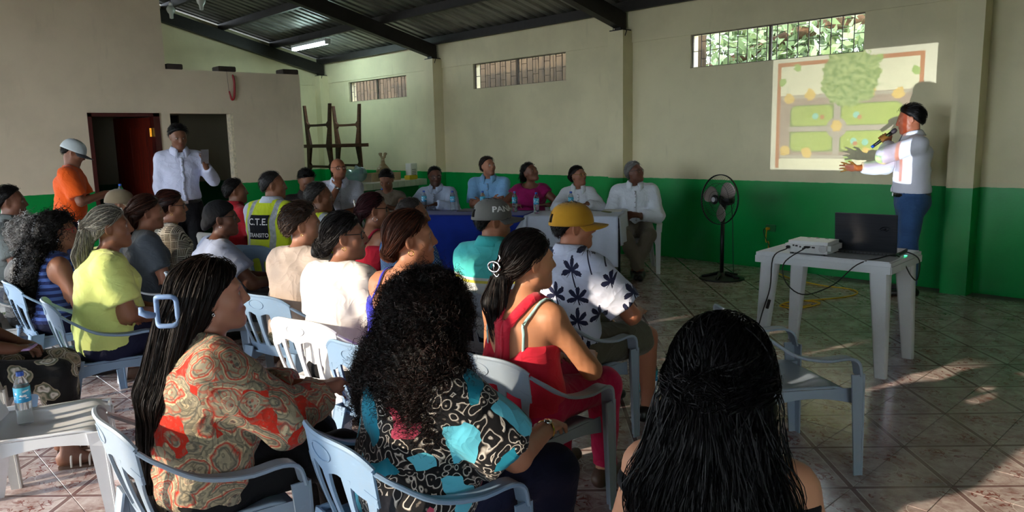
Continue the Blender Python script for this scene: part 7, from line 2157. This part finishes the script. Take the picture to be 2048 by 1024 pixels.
E_, W_ = p.arm[1]; ax_ = (W_ - E_) / np.linalg.norm(W_ - E_); MB().lathe([(0.031, -0.012), (0.034, 0), (0.031, 0.012)], 18, W_ - ax_ * 0.03, ax_, cap=False).build('wristwatch', M_SILV, p.root, smooth=True)
p = panel('woman in a brown sleeveless vest with tied-back hair looking down', 773, 360, 8.95, 148, 140, head_pitch=-30, sc=0.95, fem=True, skin=(150, 102, 80), lean=0.1); p.set_arm(0, 'table'); p.set_arm(1, 'table'); p.body(); p.top(cloth('taupe vest', rgb(128, 116, 100), 0.12), 0.2, neck='v'); p.bottoms(M_BLACKC); p.shoes(M_SHOE); p.hair_short((24, 20, 20), 0.012, line=0.006, ears=True); chair_for(p, 'white', 'white plastic chair under the woman in the brown vest')
p = panel('bearded man with glasses in a pale blue long-sleeved shirt', 870, 353, 9.2, 146, 116, head_pitch=-6, sc=1.0, girth=1.12, skin=(96, 62, 48), stubble=0.5); p.set_arm(0, 'table'); p.set_arm(1, 'table'); p.body(); m = cloth('pale blue shirt', rgb(186, 200, 226), 0.05); p.top(m, 1.93, loose=0.014); p.collar(m); p.placket(m, M_BTN); p.bottoms(M_NAVY); p.shoes(M_SHOE); p.hair_short((18, 16, 16), 0.008); p.glasses(M_BLK); chair_for(p, 'white', 'white plastic chair under the bearded man')
p = panel('man in a sky blue short-sleeved shirt with folded arms', 976, 333, 9.3, 140, 96, head_pitch=8, sc=1.08, skin=(176, 120, 94), stubble=0.3); p.fine_hands = True; p.set_arm(0, 'cross'); p.set_arm(1, 'cross'); p.body(); m = cloth('sky blue shirt', rgb(132, 182, 226), 0.05); p.top(m, 0.85, loose=0.016); p.collar(m, 0.8); p.placket(m, M_BTN); p.bottoms(M_NAVY); p.shoes(M_SHOE); p.hair_short((44, 30, 24), 0.015, c2=(70, 50, 40)); chair_for(p, 'white', 'white plastic chair under the man in sky blue')
p = panel('woman in a magenta top with pulled-back curly hair looking up', 1060, 345, 8.85, 136, 88, head_pitch=18, head_roll=6, sc=0.98, girth=1.1, fem=True, skin=(118, 76, 58)); p.set_arm(0, V3(-0.17, 0.26, 0.78), pole=(-1, -0.5, -0.3)); p.set_arm(1, V3(0.17, 0.26, 0.78), pole=(1, -0.5, -0.3)); p.body(); p.top(cloth('magenta top', rgb(150, 18, 92), 0.1), 0.3, neck='wide'); p.bottoms(M_BLACKC); p.shoes(M_SHOE); p.earring(M_GOLD, -1, 0.006)
p.hair_curly((22, 18, 18), (46, 36, 34), [ell(p.hl(0, -0.115, -0.02), (0.055, 0.05, 0.065), k=0.02)], n=240, t=0.01, coil=0.007, length=0.03, rad=0.002, res=0.009, rough=0.003, line=0.012); chair_for(p, 'white', 'white plastic chair under the woman in magenta')
p = panel('woman in a white blouse with glasses and dark hair tied back', 1156, 352, 8.8, 138, 90, head_pitch=8, sc=0.95, fem=True, skin=(150, 100, 78)); p.set_arm(0, 'table'); p.set_arm(1, 'table'); p.body(); m = cloth('white blouse', rgb(222, 226, 234), 0.03); p.top(m, 1.9, loose=0.014); p.collar(m, 0.9); p.placket(m, M_BTN); p.bottoms(M_BLACKC); p.shoes(M_SHOE); p.glasses(M_GOLD, round_=True)
tie = p.hl(0, -0.12, 0.0); p.hair_flow((22, 19, 19), (52, 44, 42), [ell(tie, (0.03, 0.03, 0.035), k=0.02)], tieflow(tie, 0.03), n=200, steps=12, t=0.01, rad=0.0026, line=0.01); chair_for(p, 'white', 'white plastic chair under the woman in the white blouse')
p = panel('grey-haired man with glasses in a white shirt and khaki trousers, ankles crossed', 1270, 345, 8.55, 140, 88, head_pitch=12, sc=1.08, girth=1.08, skin=(104, 66, 50), legs=[(-0.13, 0.06, 0.02), (0.12, 0.1, -0.05)])
p.fine_hands = True; p.set_arm(0, V3(-0.02, 0.2, p.P[2] + 0.15), pole=(-1, -0.4, -0.4), d=(0.9, 0.4, -0.05), n=(0, -0.3, -1), curl=0.6); p.set_arm(1, V3(0.05, 0.22, p.P[2] + 0.17), pole=(1, -0.4, -0.4), d=(-0.9, 0.35, -0.05), n=(0, -0.3, -1), curl=0.6)
p.body(); m = cloth('white long-sleeved shirt', rgb(220, 226, 236), 0.04); p.top(m, 1.8, loose=0.018); p.collar(m, 0.8); p.placket(m, M_BTN); p.bottoms(M_KHAKI, res=0.012); p.shoes(M_SHOE); p.hair_short((146, 144, 142), 0.017, c2=(190, 188, 186), strands=380); p.glasses(M_BLK); chair_for(p, 'white', 'white plastic chair under the grey-haired man at the end')

# ================================================================== standing people
p = Person('standing man in an orange tee and white cap reading something in his hands', at_dep(148, 305, 7.3), 22, 16, pose='stand', sc=1.0, girth=1.05, skin=(132, 86, 64), head_pitch=-26, lean=0.1)
p.fine_hands = True; p.set_arm(1, V3(0.07, 0.34, p.C[2] - 0.1), pole=(0.6, -0.6, -0.8), d=(-0.3, 1, 0.1), n=(-0.3, -0.2, -1), curl=0.5); p.set_arm(0, V3(-0.04, 0.34, p.C[2] - 0.12), pole=(-0.6, -0.6, -0.8), d=(0.3, 1, 0.1), n=(0.3, 0, -1), curl=0.5)
p.body(); p.top(cloth('orange tee', rgb(236, 92, 20), 0.06), 0.8, loose=0.018, long_hem=0.1, folds=0.007); p.bottoms(M_NAVY); p.shoes(M_SHOE); p.hair_short((26, 22, 20), 0.004); p.cap(cloth('white grey cap cotton', rgb(196, 204, 206), 0.06), cloth('dark peak', rgb(64, 66, 72)), back_open=False)
fw_ = V3(math.sin(p.az), math.cos(p.az), 0); rt_ = V3(math.cos(p.az), -math.sin(p.az), 0)
hw = p.base * V3(1, 1, 0) + fw_ * 0.47 + rt_ * 0.02 + V3(0, 0, p.C[2] - 0.25); bottle(hw, 'water bottle held by the man in orange')
p = Person('standing young man in a white shirt and dark trousers looking at his phone', at_dep(357, 274, 7.6), 100, 96, pose='stand', sc=1.0, skin=(126, 84, 62), head_pitch=-16, lean=0.04, stubble=0.1)
p.fine_hands = True; p.set_arm(0, V3(-0.2, 0.22, p.C[2] + 0.0), pole=(-0.6, -0.2, -1), d=(0.1, 0.25, 1), n=(0.5, -0.8, 0.2), curl=0.45); p.set_arm(1, 'lap')
p.body(); m = cloth('white dress shirt', rgb(210, 214, 238), 0.04); p.top(m, 1.9, loose=0.008, folds=0.006, hem=p.P[2] + 0.045); p.collar(m, 0.7); p.placket(m, M_BTN); p.bottoms(M_BLACKC, waist=0.07); p.shoes(M_SHOE); p.hair_short((16, 15, 15), 0.02, line=0.012)
zb = p.P[2] + 0.03
p.garment('belt', [ecap(V3(0, 0, zb - 0.018), V3(0, 0, zb + 0.018), (0.178, 0.138), (0.176, 0.136), (1, 0, 0), flat0=True, flat1=True)], M_SHOE, 0.009, (), 0); MB().bbox((0, 0.139, zb), (0.045, 0.008, 0.034), 0.003).build('belt_buckle', M_SILV, p.root)
W_ = p.arm[0][1]; fw_ = V3(math.sin(p.az), math.cos(p.az), 0); rt_ = V3(math.cos(p.az), -math.sin(p.az), 0)
ph = empty('smartphone', p.base * V3(1, 1, 0) + rt_ * (W_[0] + 0.01) + fw_ * (W_[1] + 0.05) + V3(0, 0, W_[2] + 0.1), -p.az, 'smartphone held up by the young man in the doorway', 'phone'); MB().bbox((0, 0, 0), (0.074, 0.009, 0.15), 0.003).build('case', mat('silver phone', rgb(150, 150, 152), 0.3, 0.6), ph); MB().span((-0.033, -0.0055, -0.068), (0.033, -0.0046, 0.068)).build('screen', mat('phone screen', rgb(60, 66, 74), 0.15, var=0), ph); ph.rotation_euler = (-0.35, 0, -p.az)
# speaker
sf = at_z(1795, 588); dep_s = float((CAM_M @ (sf - V3(0, 0, CAM_H)))[2]); hz_ = at_dep(1801, 240, dep_s)
p = Person('speaker in a white shirt and jeans talking into a microphone', V3(sf[0] + 0.02, sf[1], hz_[2]), -118, -112, pose='stand', sc=1.07, girth=1.1, skin=(150, 92, 66), head_pitch=-10, lean=0.05, hs=1.08, stubble=0.1)
p.fine_hands = True
mp = p.Hd + p.R @ V3(0.0, 0.135, -0.075)            # microphone head, at the mouth
md_ = V3(0.12, 0.75, -0.62); md_ /= np.linalg.norm(md_)
mh = mp + md_ * 0.1
p.set_arm(0, mh + V3(-0.03, -0.035, -0.055), pole=(-1, -0.1, -0.35), d=(0.35, 0.55, 0.75), n=(0.9, -0.1, -0.35), curl=0.85)
p.set_arm(1, V3(0.14, 0.46, p.C[2] - 0.13), pole=(0.4, -0.5, -0.9), d=(0.15, 1, 0.12), n=(-0.9, 0.1, -0.3), curl=0.2, spread=0.14)
m = cloth('white speaker shirt', rgb(226, 228, 240), 0.03)
p.body(0.006, 0.016); p.top(m, (1.85, 1.85), loose=0.012, folds=0.006, res=0.012, hem=p.P[2] + 0.045); p.collar(m, 0.7); p.placket(m, M_BTN); p.bottoms(cloth('blue jeans', rgb(58, 92, 140), 0.15), waist=0.07, o=0.016, res=0.012); p.shoes(M_SHOE); p.hair_short((16, 14, 14), 0.02, line=0.01)
zb = p.P[2] + 0.03
p.garment('belt', [ecap(V3(0, 0, zb - 0.02), V3(0, 0, zb + 0.02), (0.204, 0.16), (0.202, 0.158), (1, 0, 0), flat0=True, flat1=True)], M_SHOE, 0.009, (), 0); MB().bbox((0, 0.162, zb), (0.045, 0.008, 0.036), 0.003).build('belt_buckle', M_SILV, p.root)
E_, W_ = p.arm[0]; ax_ = (W_ - E_) / np.linalg.norm(W_ - E_); MB().lathe([(0.033, -0.014), (0.036, 0), (0.033, 0.014)], 18, W_ - ax_ * 0.02, ax_, cap=False).build('wristwatch', M_BLK, p.root, smooth=True)
mic = empty('microphone', (0, 0, 0), 0, 'black wireless microphone with blue end held to the speaker mouth', 'microphone')
fw_ = V3(math.sin(p.az), math.cos(p.az), 0); rt_ = V3(math.cos(p.az), -math.sin(p.az), 0); wl = lambda q: p.base * V3(1, 1, 0) + rt_ * q[0] + fw_ * q[1] + V3(0, 0, q[2])
mic.location = wl(mp); a0_, a1_ = V3(0, 0, 0), wl(mp + md_ * 0.24) - wl(mp); un = a1_ / np.linalg.norm(a1_)
MB().lathe([(0.0, -0.022), (0.016, -0.017), (0.023, 0.0), (0.022, 0.02), (0.019, 0.03)], 14, (0, 0, 0), un, cap=False).build('head', M_DGREY, mic, smooth=True)
MB().lathe([(0.019, 0.03), (0.017, 0.06), (0.0145, 0.2), (0.0145, 0.215)], 14, (0, 0, 0), un).build('handle', M_BLK, mic, smooth=True)
MB().lathe([(0.0145, 0.215), (0.015, 0.235), (0.012, 0.242)], 14, (0, 0, 0), un).build('end_cap', mat('blue mic end', rgb(20, 80, 200), 0.4), mic, smooth=True)

run_jobs()
